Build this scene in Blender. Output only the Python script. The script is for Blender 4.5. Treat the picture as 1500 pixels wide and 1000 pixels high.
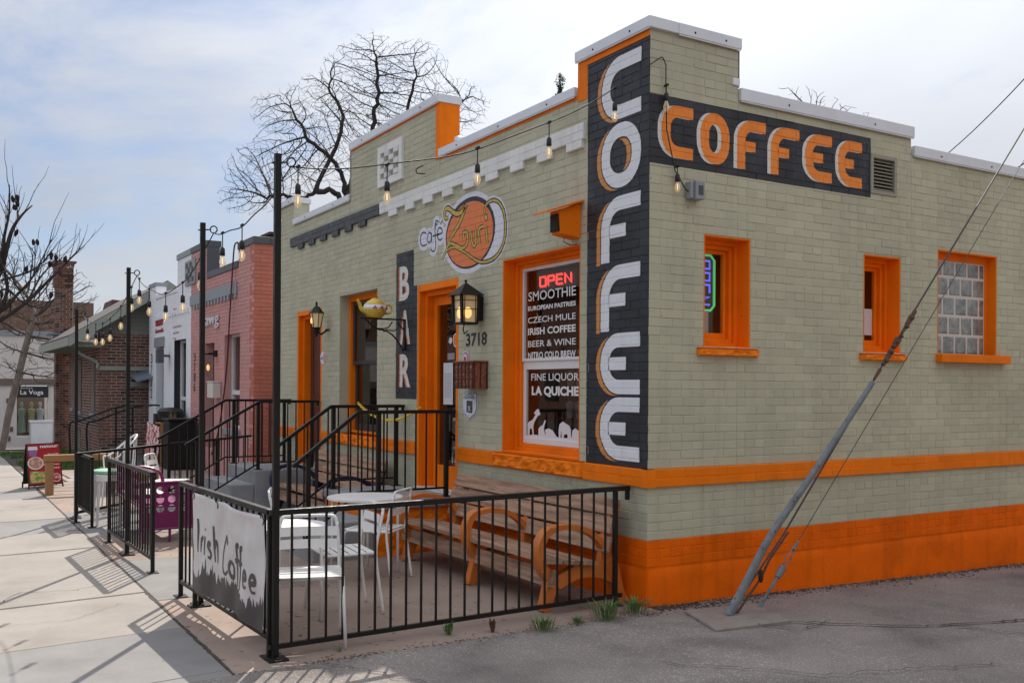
import bpy, bmesh, math, random
import numpy as np
from mathutils import Vector, Matrix, noise

# ------------------------------------------------------------------ camera, light
for o in list(bpy.data.objects): bpy.data.objects.remove(o)
S = bpy.context.scene
COL = S.collection
R = math.radians
cam_d = bpy.data.cameras.new('camera'); cam = bpy.data.objects.new('camera', cam_d); COL.objects.link(cam)
S.camera = cam
A, TH = R(31.27), R(0.323)
CAM = Vector((5.670, -4.639, 1.65))
fwd = Vector((-math.cos(A), math.sin(A), 0)); rgt = Vector((math.sin(A), math.cos(A), 0)); up = Vector((0, 0, 1))
ax = rgt*math.cos(TH) + up*math.sin(TH); ay = -rgt*math.sin(TH) + up*math.cos(TH)
m = Matrix((ax, ay, -fwd)).transposed().to_4x4(); m.translation = CAM
cam.matrix_world = m
cam_d.sensor_width = 36; cam_d.lens = 36*1416/1500; cam_d.shift_y = 66.8/1500
cam_d.clip_start = .05; cam_d.clip_end = 2000

SUN = Vector((-.75, .5, .90)).normalized()
sun_d = bpy.data.lights.new('sun', 'SUN'); sun_d.energy = 2.9; sun_d.angle = R(.5); sun_d.color = (1, .93, .83)
sun = bpy.data.objects.new('sun', sun_d); COL.objects.link(sun)
sun.rotation_euler = SUN.to_track_quat('Z', 'Y').to_euler()
W = bpy.data.worlds.new('World'); S.world = W; W.use_nodes = True
def build_world():
    nt = W.node_tree; N = nt.nodes; L = nt.links; N.clear()
    out = N.new('ShaderNodeOutputWorld'); bg = N.new('ShaderNodeBackground'); bg.inputs[1].default_value = .1
    L.new(bg.outputs[0], out.inputs[0])
    sky = N.new('ShaderNodeTexSky'); sky.sky_type = 'NISHITA'; sky.sun_disc = False
    sky.sun_elevation = math.asin(SUN.z); sky.sun_rotation = math.atan2(SUN.x, SUN.y)
    sky.air_density = 1.0; sky.dust_density = .7
    tc = N.new('ShaderNodeTexCoord')
    # cloud layer on a plane overhead: direction / (z + small)
    sep = N.new('ShaderNodeSeparateXYZ'); L.new(tc.outputs['Generated'], sep.inputs[0])
    def math_(op, a, b=None, clamp=False):
        n = N.new('ShaderNodeMath'); n.operation = op; n.use_clamp = clamp
        for i, v in enumerate((a, b)):
            if v is None: continue
            if isinstance(v, (int, float)): n.inputs[i].default_value = v
            else: L.new(v, n.inputs[i])
        return n.outputs[0]
    zz = math_('ADD', math_('MAXIMUM', sep.outputs[2], 0), .22)
    cx = math_('DIVIDE', sep.outputs[0], zz); cy = math_('DIVIDE', sep.outputs[1], zz)
    cmb = N.new('ShaderNodeCombineXYZ'); L.new(cx, cmb.inputs[0]); L.new(cy, cmb.inputs[1])
    mp = N.new('ShaderNodeMapping'); mp.inputs['Rotation'].default_value = (0, 0, R(35)); mp.inputs['Scale'].default_value = (1, 1.7, 1)
    mp.inputs['Location'].default_value = (-9, 5, 0)
    L.new(cmb.outputs[0], mp.inputs[0])
    n1 = N.new('ShaderNodeTexNoise'); n1.inputs['Scale'].default_value = .75; n1.inputs['Detail'].default_value = 9; n1.inputs['Roughness'].default_value = .58; n1.inputs['Distortion'].default_value = .35
    L.new(mp.outputs[0], n1.inputs[0])
    n2 = N.new('ShaderNodeTexNoise'); n2.inputs['Scale'].default_value = .38; n2.inputs['Detail'].default_value = 5; n2.inputs['Roughness'].default_value = .5
    L.new(mp.outputs[0], n2.inputs[0])
    mask = N.new('ShaderNodeMapRange'); mask.inputs[1].default_value = .33; mask.inputs[2].default_value = .56; mask.interpolation_type = 'SMOOTHSTEP'
    L.new(n1.outputs[0], mask.inputs[0])
    cov = math_('ADD', math_('MULTIPLY', mask.outputs[0], .84), .12, True)
    # cloud brightness: thin layer, brighter towards the sun
    dot = N.new('ShaderNodeVectorMath'); dot.operation = 'DOT_PRODUCT'; L.new(tc.outputs['Generated'], dot.inputs[0]); dot.inputs[1].default_value = tuple(SUN)
    glow = math_('POWER', math_('MAXIMUM', dot.outputs['Value'], 0), 7)
    vr = N.new('ShaderNodeMapRange'); vr.inputs[1].default_value = .3; vr.inputs[2].default_value = .7; vr.inputs[3].default_value = 2.7; vr.inputs[4].default_value = 4.7
    L.new(n2.outputs[0], vr.inputs[0])
    # overcast luminance rises from the horizon to the zenith (CIE: 1 + 2 sin h)
    fac = math_('DIVIDE', math_('ADD', math_('MULTIPLY', math_('MAXIMUM', sep.outputs[2], 0), 2.0), 1.0), 1.4)
    br = math_('ADD', math_('MULTIPLY', vr.outputs[0], fac), math_('MULTIPLY', glow, 1.5))
    cc = N.new('ShaderNodeCombineXYZ')
    L.new(math_('MULTIPLY', br, .955), cc.inputs[0]); L.new(math_('MULTIPLY', br, .99), cc.inputs[1]); L.new(math_('MULTIPLY', br, 1.06), cc.inputs[2])
    skm = N.new('ShaderNodeVectorMath'); skm.operation = 'MULTIPLY'; L.new(sky.outputs[0], skm.inputs[0]); skm.inputs[1].default_value = (.36, .42, .52)
    mix = N.new('ShaderNodeMix'); mix.data_type = 'VECTOR'
    L.new(cov, mix.inputs['Factor']); L.new(skm.outputs[0], mix.inputs[4]); L.new(cc.outputs[0], mix.inputs[5])
    L.new(mix.outputs[1], bg.inputs[0])
build_world()
S.view_settings.view_transform = 'Standard'; S.view_settings.look = 'None'
S.view_settings.exposure = 0.92; S.view_settings.gamma = 1
S.render.engine = 'CYCLES'

# ------------------------------------------------------------------ materials
MATS = {}
def mat(name, col, rough=.6, metal=0, var=0, vscale=3, bump=0, bscale=60, emit=None, estr=0, spec=.4, col2=None, c2scale=2, c2lo=.5, c2hi=.7, stretch=None, detail=6, coord='Object', wear=None, island=0, streak=0, blotch=None):
    if name in MATS: return MATS[name]
    M = bpy.data.materials.new(name); M.use_nodes = True; nt = M.node_tree; N = nt.nodes; L = nt.links
    b = N['Principled BSDF']; b.inputs['Roughness'].default_value = rough; b.inputs['Metallic'].default_value = metal
    b.inputs['Specular IOR Level'].default_value = spec
    b.inputs['Base Color'].default_value = (*col, 1)
    tc = N.new('ShaderNodeTexCoord'); src = None
    if coord == 'World':
        g = N.new('ShaderNodeNewGeometry'); src = g.outputs['Position']
    else: src = tc.outputs['Object']
    if stretch:
        mp = N.new('ShaderNodeMapping'); mp.inputs['Scale'].default_value = stretch; L.new(src, mp.inputs[0]); src = mp.outputs[0]
    def nz(sc, det=6, rg=.6):
        n = N.new('ShaderNodeTexNoise'); n.inputs['Scale'].default_value = sc; n.inputs['Detail'].default_value = det; n.inputs['Roughness'].default_value = rg
        L.new(src, n.inputs['Vector']); return n.outputs[0]
    def rng(v, a, b_, c, d):
        n = N.new('ShaderNodeMapRange'); n.inputs[1].default_value = a; n.inputs[2].default_value = b_; n.inputs[3].default_value = c; n.inputs[4].default_value = d
        L.new(v, n.inputs[0]); return n.outputs[0]
    def mixc(f, a, c):
        n = N.new('ShaderNodeMix'); n.data_type = 'RGBA'
        if isinstance(f, float): n.inputs[0].default_value = f
        else: L.new(f, n.inputs[0])
        for i, v in ((6, a), (7, c)):
            if isinstance(v, tuple): n.inputs[i].default_value = (*v, 1)
            else: L.new(v, n.inputs[i])
        return n.outputs[2]
    cur = None
    if col2 is not None:
        cur = mixc(rng(nz(c2scale, detail), c2lo, c2hi, 0, 1), tuple(col), tuple(col2))
    if wear is not None:      # small flecks: (colour, scale, threshold)
        base = cur if cur is not None else tuple(col)
        cur = mixc(rng(nz(wear[1], 4, .5), wear[2], wear[2]+.04, 0, 1), base, tuple(wear[0]))
    if var:
        h = N.new('ShaderNodeHueSaturation')
        if cur is not None: L.new(cur, h.inputs['Color'])
        else: h.inputs['Color'].default_value = (*col, 1)
        L.new(rng(nz(vscale), .3, .7, 1-var, 1+var), h.inputs['Value']); cur = h.outputs[0]
    def hsv(v):
        nonlocal cur
        h = N.new('ShaderNodeHueSaturation')
        if cur is not None: L.new(cur, h.inputs['Color'])
        else: h.inputs['Color'].default_value = (*col, 1)
        L.new(v, h.inputs['Value']); cur = h.outputs[0]
    if island:          # every brick took the paint a little differently
        g2 = N.new('ShaderNodeNewGeometry'); hsv(rng(g2.outputs['Random Per Island'], 0, 1, 1-island, 1+island))
        oi = N.new('ShaderNodeObjectInfo'); hsv(rng(oi.outputs['Random'], 0, 1, 1-island*.7, 1+island*.7))
    if streak:          # rain streaks: noise stretched along the height
        mp2 = N.new('ShaderNodeMapping'); mp2.inputs['Scale'].default_value = (9, 9, .55); L.new(src, mp2.inputs[0])
        n_ = N.new('ShaderNodeTexNoise'); n_.inputs['Scale'].default_value = 1; n_.inputs['Detail'].default_value = 5; L.new(mp2.outputs[0], n_.inputs['Vector'])
        hsv(rng(n_.outputs[0], .52, .75, 1, 1-streak))
    if blotch: hsv(rng(nz(blotch[0], 4, .55), .5, .68, 1, blotch[1]))
    if cur is not None: L.new(cur, b.inputs['Base Color'])
    if bump:
        bp = N.new('ShaderNodeBump'); bp.inputs['Strength'].default_value = min(1, bump); bp.inputs['Distance'].default_value = .004
        L.new(nz(bscale, 5), bp.inputs['Height']); L.new(bp.outputs[0], b.inputs['Normal'])
        L.new(rng(nz(vscale*2.3), .3, .7, max(0, rough-.1), min(1, rough+.12)), b.inputs['Roughness'])
    if emit is not None:
        b.inputs['Emission Color'].default_value = (*emit, 1); b.inputs['Emission Strength'].default_value = estr
    MATS[name] = M; return M
def glassmat(name, tint=(1, 1, 1), refl=1.45, dark=1.0):
    M = bpy.data.materials.new(name); M.use_nodes = True; nt = M.node_tree; N = nt.nodes; L = nt.links; N.clear()
    out = N.new('ShaderNodeOutputMaterial'); tr = N.new('ShaderNodeBsdfTransparent'); gl = N.new('ShaderNodeBsdfGlossy'); gl.inputs['Roughness'].default_value = .01
    tr.inputs[0].default_value = (*[t*dark for t in tint], 1)
    fr = N.new('ShaderNodeFresnel'); gm = N.new('ShaderNodeNewGeometry'); mr_ = N.new('ShaderNodeMapRange'); mr_.inputs[3].default_value = refl; mr_.inputs[4].default_value = 1/refl; L.new(gm.outputs['Backfacing'], mr_.inputs[0]); L.new(mr_.outputs[0], fr.inputs[0]); mx = N.new('ShaderNodeMixShader')
    bp = N.new('ShaderNodeBump'); bp.inputs['Strength'].default_value = .02; nz = N.new('ShaderNodeTexNoise'); nz.inputs['Scale'].default_value = 3
    tc = N.new('ShaderNodeTexCoord'); L.new(tc.outputs['Object'], nz.inputs[0]); L.new(nz.outputs[0], bp.inputs['Height']); L.new(bp.outputs[0], gl.inputs['Normal'])
    L.new(fr.outputs[0], mx.inputs[0]); L.new(tr.outputs[0], mx.inputs[1]); L.new(gl.outputs[0], mx.inputs[2]); L.new(mx.outputs[0], out.inputs[0])
    MATS[name] = M; return M

m_green = mat('sage_paint', (.475, .458, .335), .62, island=.06, streak=.10, var=.07, vscale=1.0, bump=.35, bscale=90, coord='World', spec=.25, col2=(.43, .41, .30), c2scale=.8, wear=((.22, .20, .15), 38, .685))
m_orange = mat('orange_paint', (.90, .20, .004), .6, island=.05, streak=.10, blotch=(2.5, .86), spec=.15, var=.07, vscale=1.5, bump=.4, bscale=80, coord='World', wear=((.45, .12, .02), 40, .7))
m_stucco = mat('orange_stucco', (.82, .135, .001), .75, island=.05, streak=.18, blotch=(1.7, .80), spec=.12, var=.12, vscale=1.3, bump=1, bscale=30, coord='World', wear=((.4, .10, .02), 25, .68))
m_rock = mat('orange_rockface', (.84, .20, .006), .6, spec=.15, var=.1, vscale=8, bump=.8, bscale=45, coord='World')
m_black = mat('blackboard_paint', (.019, .021, .028), .5, var=.3, blotch=(3, 1.5), wear=((.10, .105, .11), 48, .70), vscale=3, bump=.3, bscale=90, coord='World', spec=.45)
m_white = mat('letter_white', (.76, .775, .81), .55, var=.07, blotch=(5, .90), streak=.06, vscale=5, bump=.2, bscale=90, coord='World', wear=((.35, .36, .38), 60, .71))
m_shadow_o = mat('letter_orange', (.62, .25, .06), .5, var=.08, vscale=6, coord='World')
m_letter_o = mat('sign_orange', (.86, .25, .03), .55, var=.08, blotch=(5, .9), vscale=6, bump=.2, bscale=90, coord='World')
m_letter_sh = mat('sign_white_shadow', (.68, .66, .62), .5, coord='World')
m_slatepaint = mat('slate_grey_paint', (.05, .055, .062), .5, var=.15, vscale=4, bump=.3, coord='World')
m_frieze = mat('frieze_white', (.74, .74, .72), .55, island=.04, streak=.15, var=.07, vscale=3, bump=.3, bscale=80, coord='World', wear=((.3, .3, .27), 40, .7))
m_coping = mat('galvanised_coping', (.70, .72, .76), .45, metal=.15, var=.06, vscale=3, bump=.1, bscale=20, coord='World', stretch=(1, 1, 1))
m_frame_w = mat('white_frame', (.72, .72, .72), .4, var=.05)
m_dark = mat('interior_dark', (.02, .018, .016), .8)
m_room = mat('interior_wall', (.08, .05, .036), .8, var=.2)
m_metal = mat('black_metal', (.010, .0095, .009), .45, var=.2, vscale=8, bump=.1, bscale=50, spec=.3, wear=((.06, .035, .02), 30, .72))
m_chair = mat('white_powdercoat', (.74, .73, .71), .4, var=.05, vscale=6, wear=((.35, .25, .15), 40, .74))
m_wood = mat('weathered_wood', (.42, .265, .18), .75, var=.25, vscale=2, bump=.7, bscale=14, stretch=(1.2, 14, 14), col2=(.25, .145, .09), c2scale=1.6, c2lo=.42, c2hi=.6)
m_bench_o = mat('bench_orange', (.58, .165, .028), .5, var=.12, vscale=5, bump=.3, bscale=30, wear=((.35, .15, .08), 25, .68))
m_bench_b = mat('bench_blue', (.012, .012, .06), .4, var=.1)
m_gold = mat('logo_gold', (.56, .40, .06), .5, coord='World'); m_navy = mat('logo_navy', (.02, .018, .035), .5, coord='World')
m_logo_o = mat('logo_orange', (.74, .20, .055), .5, var=.06, vscale=6, coord='World', bump=.2)
m_logo_w = mat('logo_white', (.68, .69, .76), .5, coord='World')
m_conc = mat('concrete_step', (.27, .275, .28), .8, var=.15, vscale=2.5, bump=.5, bscale=50, coord='World', wear=((.12, .11, .10), 20, .68))
m_walk_a = mat('sidewalk_tan', (.30, .268, .238), .85, blotch=(2.2, .88), var=.12, vscale=1.1, bump=.5, bscale=110, coord='World', col2=(.25, .223, .197), c2scale=1.6, wear=((.20, .17, .14), 38, .66), detail=8)
m_walk_b = mat('sidewalk_grey', (.225, .215, .208), .85, blotch=(2.6, .86), var=.12, vscale=1.3, bump=.5, bscale=110, coord='World', col2=(.195, .186, .178), c2scale=2.2, wear=((.2, .18, .16), 45, .67), detail=8)
m_patio = mat('patio_stain', (.29, .215, .175), .8, var=.16, vscale=1.1, bump=.5, bscale=60, coord='World', col2=(.21, .16, .135), c2scale=1.2, wear=((.11, .085, .07), 13, .64), detail=9)
m_asph = mat('alley_aggregate', (.215, .185, .17), .9, var=.2, blotch=(1.4, .75), vscale=.9, bump=1, bscale=110, coord='World', col2=(.18, .153, .14), c2scale=.7, wear=((.36, .33, .30), 85, .58), detail=8)
m_dirt = mat('dirt', (.06, .048, .04), .95, var=.4, vscale=9, bump=1, bscale=40, coord='World')
m_grass = mat('grass_leaf', (.075, .13, .03), .7, var=.3, vscale=6)
m_leaf = mat('weed_leaf', (.09, .16, .045), .6, var=.3, vscale=20)
m_redbrick = mat('brown_brick', (.17, .078, .055), .8, island=.22, var=.2, vscale=2.2, bump=.4, bscale=50, coord='World', col2=(.20, .095, .07), c2scale=5)
m_brick_dark = mat('dark_brick', (.055, .033, .03), .8, var=.3, vscale=4, coord='World')
m_mortar = mat('pale_mortar', (.44, .385, .34), .9, var=.1, coord='World')
m_pink = mat('pink_paint', (.57, .295, .275), .6, island=.05, spec=.2, var=.06, vscale=1.2, bump=.3, coord='World')
m_pinkside = mat('red_paint', (.46, .155, .115), .6, island=.06, spec=.2, var=.06, vscale=1.2, bump=.3, coord='World')
m_whitewall = mat('white_wall_paint', (.80, .82, .86), .55, var=.04, vscale=1.2, bump=.3, coord='World')
m_slate = mat('slate_coping', (.09, .095, .105), .5, var=.15, vscale=3, coord='World')
m_bark = mat('bark', (.075, .058, .048), .9, var=.3, vscale=6, bump=.6, bscale=30)
m_bark_dk = mat('dark_bark', (.042, .034, .030), .9, var=.3, vscale=6, bump=.4, bscale=30)
m_trunk = mat('pale_bark', (.20, .165, .14), .9, var=.25, vscale=3, bump=1, bscale=14, coord='World')
m_trim = mat('sage_trim', (.29, .31, .27), .6, var=.08, coord='World')
m_roof = mat('shingle_roof', (.10, .085, .08), .85, var=.25, vscale=9, bump=.6, coord='World')
def bulbmat():
    M = bpy.data.materials.new('bulb_glass'); M.use_nodes = True; nt = M.node_tree; N = nt.nodes; L = nt.links; b = N['Principled BSDF']
    b.inputs['Base Color'].default_value = (.9, .82, .66, 1); b.inputs['Roughness'].default_value = .12; b.inputs['Emission Color'].default_value = (1, .66, .3, 1); b.inputs['Emission Strength'].default_value = .05
    tr = N.new('ShaderNodeBsdfTransparent'); tr.inputs[0].default_value = (1, .95, .86, 1); mx = N.new('ShaderNodeMixShader'); lw = N.new('ShaderNodeLayerWeight'); lw.inputs[0].default_value = .55
    ad = N.new('ShaderNodeMath'); ad.operation = 'MULTIPLY_ADD'; ad.inputs[1].default_value = .5; ad.inputs[2].default_value = .28; L.new(lw.outputs['Facing'], ad.inputs[0]); L.new(ad.outputs[0], mx.inputs[0]); L.new(tr.outputs[0], mx.inputs[1]); L.new(b.outputs[0], mx.inputs[2]); L.new(mx.outputs[0], N['Material Output'].inputs[0]); return M
m_bulb = bulbmat(); m_fil = mat('filament', (1, .7, .3), .5, emit=(1, .72, .4), estr=.7)
m_sock = mat('bulb_socket', (.012, .012, .012), .45)
m_lamp_glass = mat('lamp_glass', (.62, .52, .34), .4, emit=(1, .55, .2), estr=.06)
m_lamp_core = mat('lamp_core', (1, .75, .4), .4, emit=(1, .5, .12), estr=.55)
m_glass = glassmat('window_glass', (1, 1, 1), 1.5)
m_frost = mat('frosted_vinyl', (.70, .69, .72), .7)
m_textw = mat('vinyl_white', (.78, .78, .78), .5)
m_galv = mat('galvanised_steel', (.17, .19, .205), .6, metal=.3, var=.25, vscale=9, bump=.4, bscale=30, coord='World', wear=((.10, .085, .08), 25, .64))
m_rust = mat('rusty_iron', (.10, .055, .035), .8, var=.3, vscale=20)
m_cable = mat('steel_cable', (.06, .055, .055), .6)
m_purple = mat('purple_steel', (.19, .013, .095), .4, var=.1)
m_red = mat('sign_red', (.42, .02, .03), .5, var=.05)
m_box = mat('junction_grey', (.27, .29, .31), .5, var=.06)
m_yellow = mat('teapot_yellow', (.62, .44, .05), .3, var=.2, vscale=14, wear=((.35, .12, .03), 30, .62))
m_chain = mat('chain_yellow', (.75, .55, .04), .4)
m_copper = mat('copper_wood', (.23, .075, .045), .45, var=.35, vscale=10, wear=((.5, .22, .10), 60, .6))
m_vent = mat('vent_paint', (.30, .285, .22), .6)
m_grey_sign = mat('a_sign_dark', (.02, .02, .02), .6)
m_bluegrey = mat('blue_grey_metal', (.17, .22, .27), .4, var=.1)
m_glassblock = mat('glass_block', (.20, .22, .21), .12, var=.6, vscale=14, bump=1, bscale=18, spec=.9, coord='World')
m_grout = mat('block_grout', (.62, .56, .52), .8)
m_openred = mat('neon_red', (.8, .05, .04), .4, emit=(1, .06, .05), estr=.8)
m_neonb = mat('neon_blue', (.1, .1, .8), .4, emit=(.10, .16, 1), estr=.45); m_neong = mat('neon_green', (.1, .8, .2), .4, emit=(.08, .6, .2), estr=.25)
m_road = mat('road_asphalt', (.19, .185, .18), .9, var=.2, vscale=1, bump=.6, coord='World')
m_pod = mat('seed_pod', (.02, .014, .012), .8)
m_creamwall = mat('cream_stucco', (.62, .57, .53), .8, var=.08, vscale=.6, coord='World')
m_brownroof = mat('brown_brick_far', (.16, .10, .075), .9, var=.3, vscale=3, coord='World')
m_banner = mat('banner_vinyl', (.60, .575, .56), .55, var=.10, vscale=5, bump=.15, bscale=14, col2=(.60, .52, .53), c2scale=4, c2lo=.5, c2hi=.62)
m_banner_dk = mat('banner_dark', (.055, .05, .05), .5, var=.4, vscale=4)
m_kraft = mat('plywood', (.30, .16, .065), .7, var=.15)
m_redpat = mat('red_floral', (.50, .06, .05), .7, col2=(.7, .62, .62), c2scale=9, c2lo=.47, c2hi=.53)
m_mint = mat('mint_seat', (.32, .55, .42), .5)
m_leafgreen = mat('evergreen_leaf', (.05, .085, .03), .7, var=.4, vscale=9)

# ------------------------------------------------------------------ helpers
def root_loc(p):
    while p is not None and p.parent is not None: p = p.parent
    return Vector(p.location) if p is not None else Vector((0, 0, 0))
class MB:
    def __init__(s): s.v = []; s.f = []; s.m = []
    def add(s, vs, fs, mi=0):
        o = len(s.v); s.v += [tuple(v) for v in vs]; s.f += [tuple(i+o for i in f) for f in fs]; s.m += [mi]*len(fs); return s
    def box(s, x0, x1, y0, y1, z0, z1, mi=0):
        x0, x1 = sorted((x0, x1)); y0, y1 = sorted((y0, y1)); z0, z1 = sorted((z0, z1))
        return s.add([(x0,y0,z0),(x1,y0,z0),(x1,y1,z0),(x0,y1,z0),(x0,y0,z1),(x1,y0,z1),(x1,y1,z1),(x0,y1,z1)],
            [(0,3,2,1),(4,5,6,7),(0,1,5,4),(1,2,6,5),(2,3,7,6),(3,0,4,7)], mi)
    def bar(s, p, q, w, h=None, mi=0, upv=(0,0,1)):     # rectangular bar from p to q
        p = Vector(p); q = Vector(q); h = h or w; d = (q-p).normalized(); u = Vector(upv)
        if abs(d.dot(u)) > .98: u = Vector((1, 0, 0))
        a = d.cross(u).normalized()*w/2; b = a.cross(d).normalized()*h/2
        vs = [c+sa*a+sb*b for c in (p, q) for sa, sb in ((-1,-1),(1,-1),(1,1),(-1,1))]
        return s.add(vs, [(0,1,2,3),(7,6,5,4),(0,4,5,1),(1,5,6,2),(2,6,7,3),(3,7,4,0)], mi)
    def tube(s, pts, r, n=8, mi=0, closed=False, caps=True):
        pts = [Vector(p) for p in pts]; k = len(pts); rs = r if isinstance(r, (list, tuple)) else [r]*k
        prev = None; rings = []
        for i, p in enumerate(pts):
            if closed: t = pts[(i+1) % k]-pts[i-1]
            else: t = pts[min(i+1, k-1)]-pts[max(i-1, 0)]
            if t.length < 1e-9: t = Vector((0, 0, 1))
            t.normalize()
            if prev is None:
                a = t.cross(Vector((0, 0, 1)) if abs(t.z) < .9 else Vector((1, 0, 0))).normalized()
            else:
                a = prev-t*prev.dot(t); a.normalize()
            prev = a; b = t.cross(a)
            rings.append([p+(a*math.cos(2*math.pi*j/n)+b*math.sin(2*math.pi*j/n))*rs[i] for j in range(n)])
        vs = [v for rr in rings for v in rr]; fs = []
        for i in range(k if closed else k-1):
            j2 = (i+1) % k
            for j in range(n):
                fs.append((i*n+j, i*n+(j+1) % n, j2*n+(j+1) % n, j2*n+j))
        if caps and not closed: fs.append(tuple(range(n-1, -1, -1))); fs.append(tuple((k-1)*n+j for j in range(n)))
        return s.add(vs, fs, mi)
    def lathe(s, prof, c=(0,0,0), n=16, mi=0):          # prof: (r, z)
        c = Vector(c); vs = []; fs = []; k = len(prof)
        for r_, z in prof:
            for j in range(n): vs.append(c+Vector((r_*math.cos(2*math.pi*j/n), r_*math.sin(2*math.pi*j/n), z)))
        for i in range(k-1):
            for j in range(n): fs.append((i*n+j, i*n+(j+1) % n, (i+1)*n+(j+1) % n, (i+1)*n+j))
        fs.append(tuple(range(n-1, -1, -1))); fs.append(tuple((k-1)*n+j for j in range(n)))
        return s.add(vs, fs, mi)
    def prism(s, poly, ext, mi=0):                      # planar polygon + extrusion vector
        poly = [Vector(p) for p in poly]; e = Vector(ext); n = len(poly)
        nrm = Vector((0, 0, 0))
        for i in range(n): nrm += (poly[i]-poly[0]).cross(poly[(i+1) % n]-poly[0])
        if nrm.dot(e) > 0: poly = poly[::-1]
        return s.add(poly+[p+e for p in poly], [tuple(range(n)), tuple(range(2*n-1, n-1, -1))]+[(i, i+n, (i+1) % n+n, (i+1) % n) for i in range(n)], mi)
    def sphere(s, c, r, n=10, k=7, mi=0, sc=(1,1,1)):
        c = Vector(c); vs = []; fs = []
        for i in range(k+1):
            t = math.pi*i/k
            for j in range(n):
                a = 2*math.pi*j/n; vs.append(c+Vector((math.sin(t)*math.cos(a)*sc[0], math.sin(t)*math.sin(a)*sc[1], -math.cos(t)*sc[2]))*r)
        for i in range(k):
            for j in range(n): fs.append((i*n+j, i*n+(j+1) % n, (i+1)*n+(j+1) % n, (i+1)*n+j))
        return s.add(vs, fs, mi)
    def build(s, name, mats, parent=None, smooth=False, bevel=0, label=None, kind=None):
        if not isinstance(mats, (list, tuple)): mats = [mats]
        off = root_loc(parent)
        me = bpy.data.meshes.new(name)
        me.from_pydata([(a-off.x, b-off.y, c-off.z) for a, b, c in s.v], [], s.f)
        for q in mats: me.materials.append(q)
        if len(mats) > 1: me.polygons.foreach_set('material_index', s.m)
        if smooth: me.polygons.foreach_set('use_smooth', [True]*len(me.polygons))
        me.update()
        o = bpy.data.objects.new(name, me); COL.objects.link(o); o.parent = parent
        if bevel:
            b = o.modifiers.new('bevel', 'BEVEL'); b.width = bevel; b.segments = 2; b.limit_method = 'ANGLE'
        if smooth == 'angle':
            me.polygons.foreach_set('use_smooth', [True]*len(me.polygons))
            sm = o.modifiers.new('wn', 'EDGE_SPLIT'); sm.split_angle = R(40)
        if label: o['label'] = label
        if kind: o['kind'] = kind
        return o
def tag(o, label, cat, group=None):
    o['label'] = label; o['category'] = cat
    if group: o['group'] = group
    return o
def thing(name, label, cat, loc=(0,0,0), group=None):
    o = bpy.data.objects.new(name, None); COL.objects.link(o); o.location = loc; o.empty_display_size = .1
    return tag(o, label, cat, group)
def struct(o): o['kind'] = 'structure'; return o
def copy_tree(o, parent=None):
    c = o.copy(); COL.objects.link(c); c.parent = parent
    for ch in [x for x in o.children]: copy_tree(ch, c)
    return c
_tm = {}
def text_geo(body, bold=0.0, shear=0.0, spacing=1.0):
    k = (body, bold, shear, spacing)
    if k in _tm: return _tm[k]
    cu = bpy.data.curves.new('t', 'FONT'); cu.body = body; cu.size = 1; cu.offset = bold; cu.shear = shear; cu.space_character = spacing; cu.resolution_u = 3
    ob = bpy.data.objects.new('t', cu); COL.objects.link(ob)
    dg = bpy.context.evaluated_depsgraph_get(); dg.update(); me = bpy.data.meshes.new_from_object(ob.evaluated_get(dg))
    me.calc_loop_triangles()
    v = np.array([tuple(x.co)[:2] for x in me.vertices]); t = [tuple(x.vertices) for x in me.loop_triangles]
    COL.objects.unlink(ob); bpy.data.objects.remove(ob); bpy.data.curves.remove(cu); bpy.data.meshes.remove(me)
    mn = v.min(0); mx = v.max(0); v = (v-mn)/(mx-mn)
    _tm[k] = (v, t); return _tm[k]
def text_tris(body, u0, u1, v0, v1, **kw):              # triangles in 2D fitted to a box
    v, t = text_geo(body, **kw)
    P = [(u0+a*(u1-u0), v0+b*(v1-v0)) for a, b in v]
    out = []
    for a, b, c in t:
        A_, B_, C_ = P[a], P[b], P[c]
        ar = (B_[0]-A_[0])*(C_[1]-A_[1])-(B_[1]-A_[1])*(C_[0]-A_[0])
        if abs(ar) > 1e-12: out.append([A_, B_, C_] if ar > 0 else [A_, C_, B_])
    return out
def smooth_path(pts, sub=5, closed=False):              # Catmull-Rom
    pts = [Vector((*p, 0)) if len(p) == 2 else Vector(p) for p in pts]; out = []; n = len(pts)
    segs = n if closed else n-1
    for i in range(segs):
        p0 = pts[(i-1) % n] if (closed or i > 0) else pts[0]; p1 = pts[i]; p2 = pts[(i+1) % n]
        p3 = pts[(i+2) % n] if (closed or i+2 < n) else pts[-1]
        for k in range(sub):
            t = k/sub
            out.append(.5*((2*p1)+(-p0+p2)*t+(2*p0-5*p1+4*p2-p3)*t*t+(-p0+3*p1-3*p2+p3)*t*t*t))
    if not closed: out.append(pts[-1])
    return out
def stroke(pts, w, closed=False, taper=None):           # 2D strip of convex quads
    pts = [Vector((p[0], p[1])) for p in pts]; n = len(pts); L_ = []; R_ = []
    for i in range(n):
        a = pts[i-1] if (closed or i > 0) else pts[0]; b = pts[(i+1) % n] if (closed or i < n-1) else pts[-1]
        t = (b-a); t = t.normalized() if t.length > 1e-9 else Vector((1, 0)); nr = Vector((-t.y, t.x))
        ww = w if taper is None else w*taper(i/(n-1))
        # miter correction
        if (closed or 0 < i < n-1):
            d1 = (pts[i]-a); 
            if d1.length > 1e-9:
                c = abs(d1.normalized().dot(t)); ww = ww/max(c, .6)
        L_.append(pts[i]+nr*ww/2); R_.append(pts[i]-nr*ww/2)
    out = []
    for i in range(n if closed else n-1):
        j = (i+1) % n
        q = [R_[i], R_[j], L_[j], L_[i]]
        out.append([(p.x, p.y) for p in q])
    return out
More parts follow.
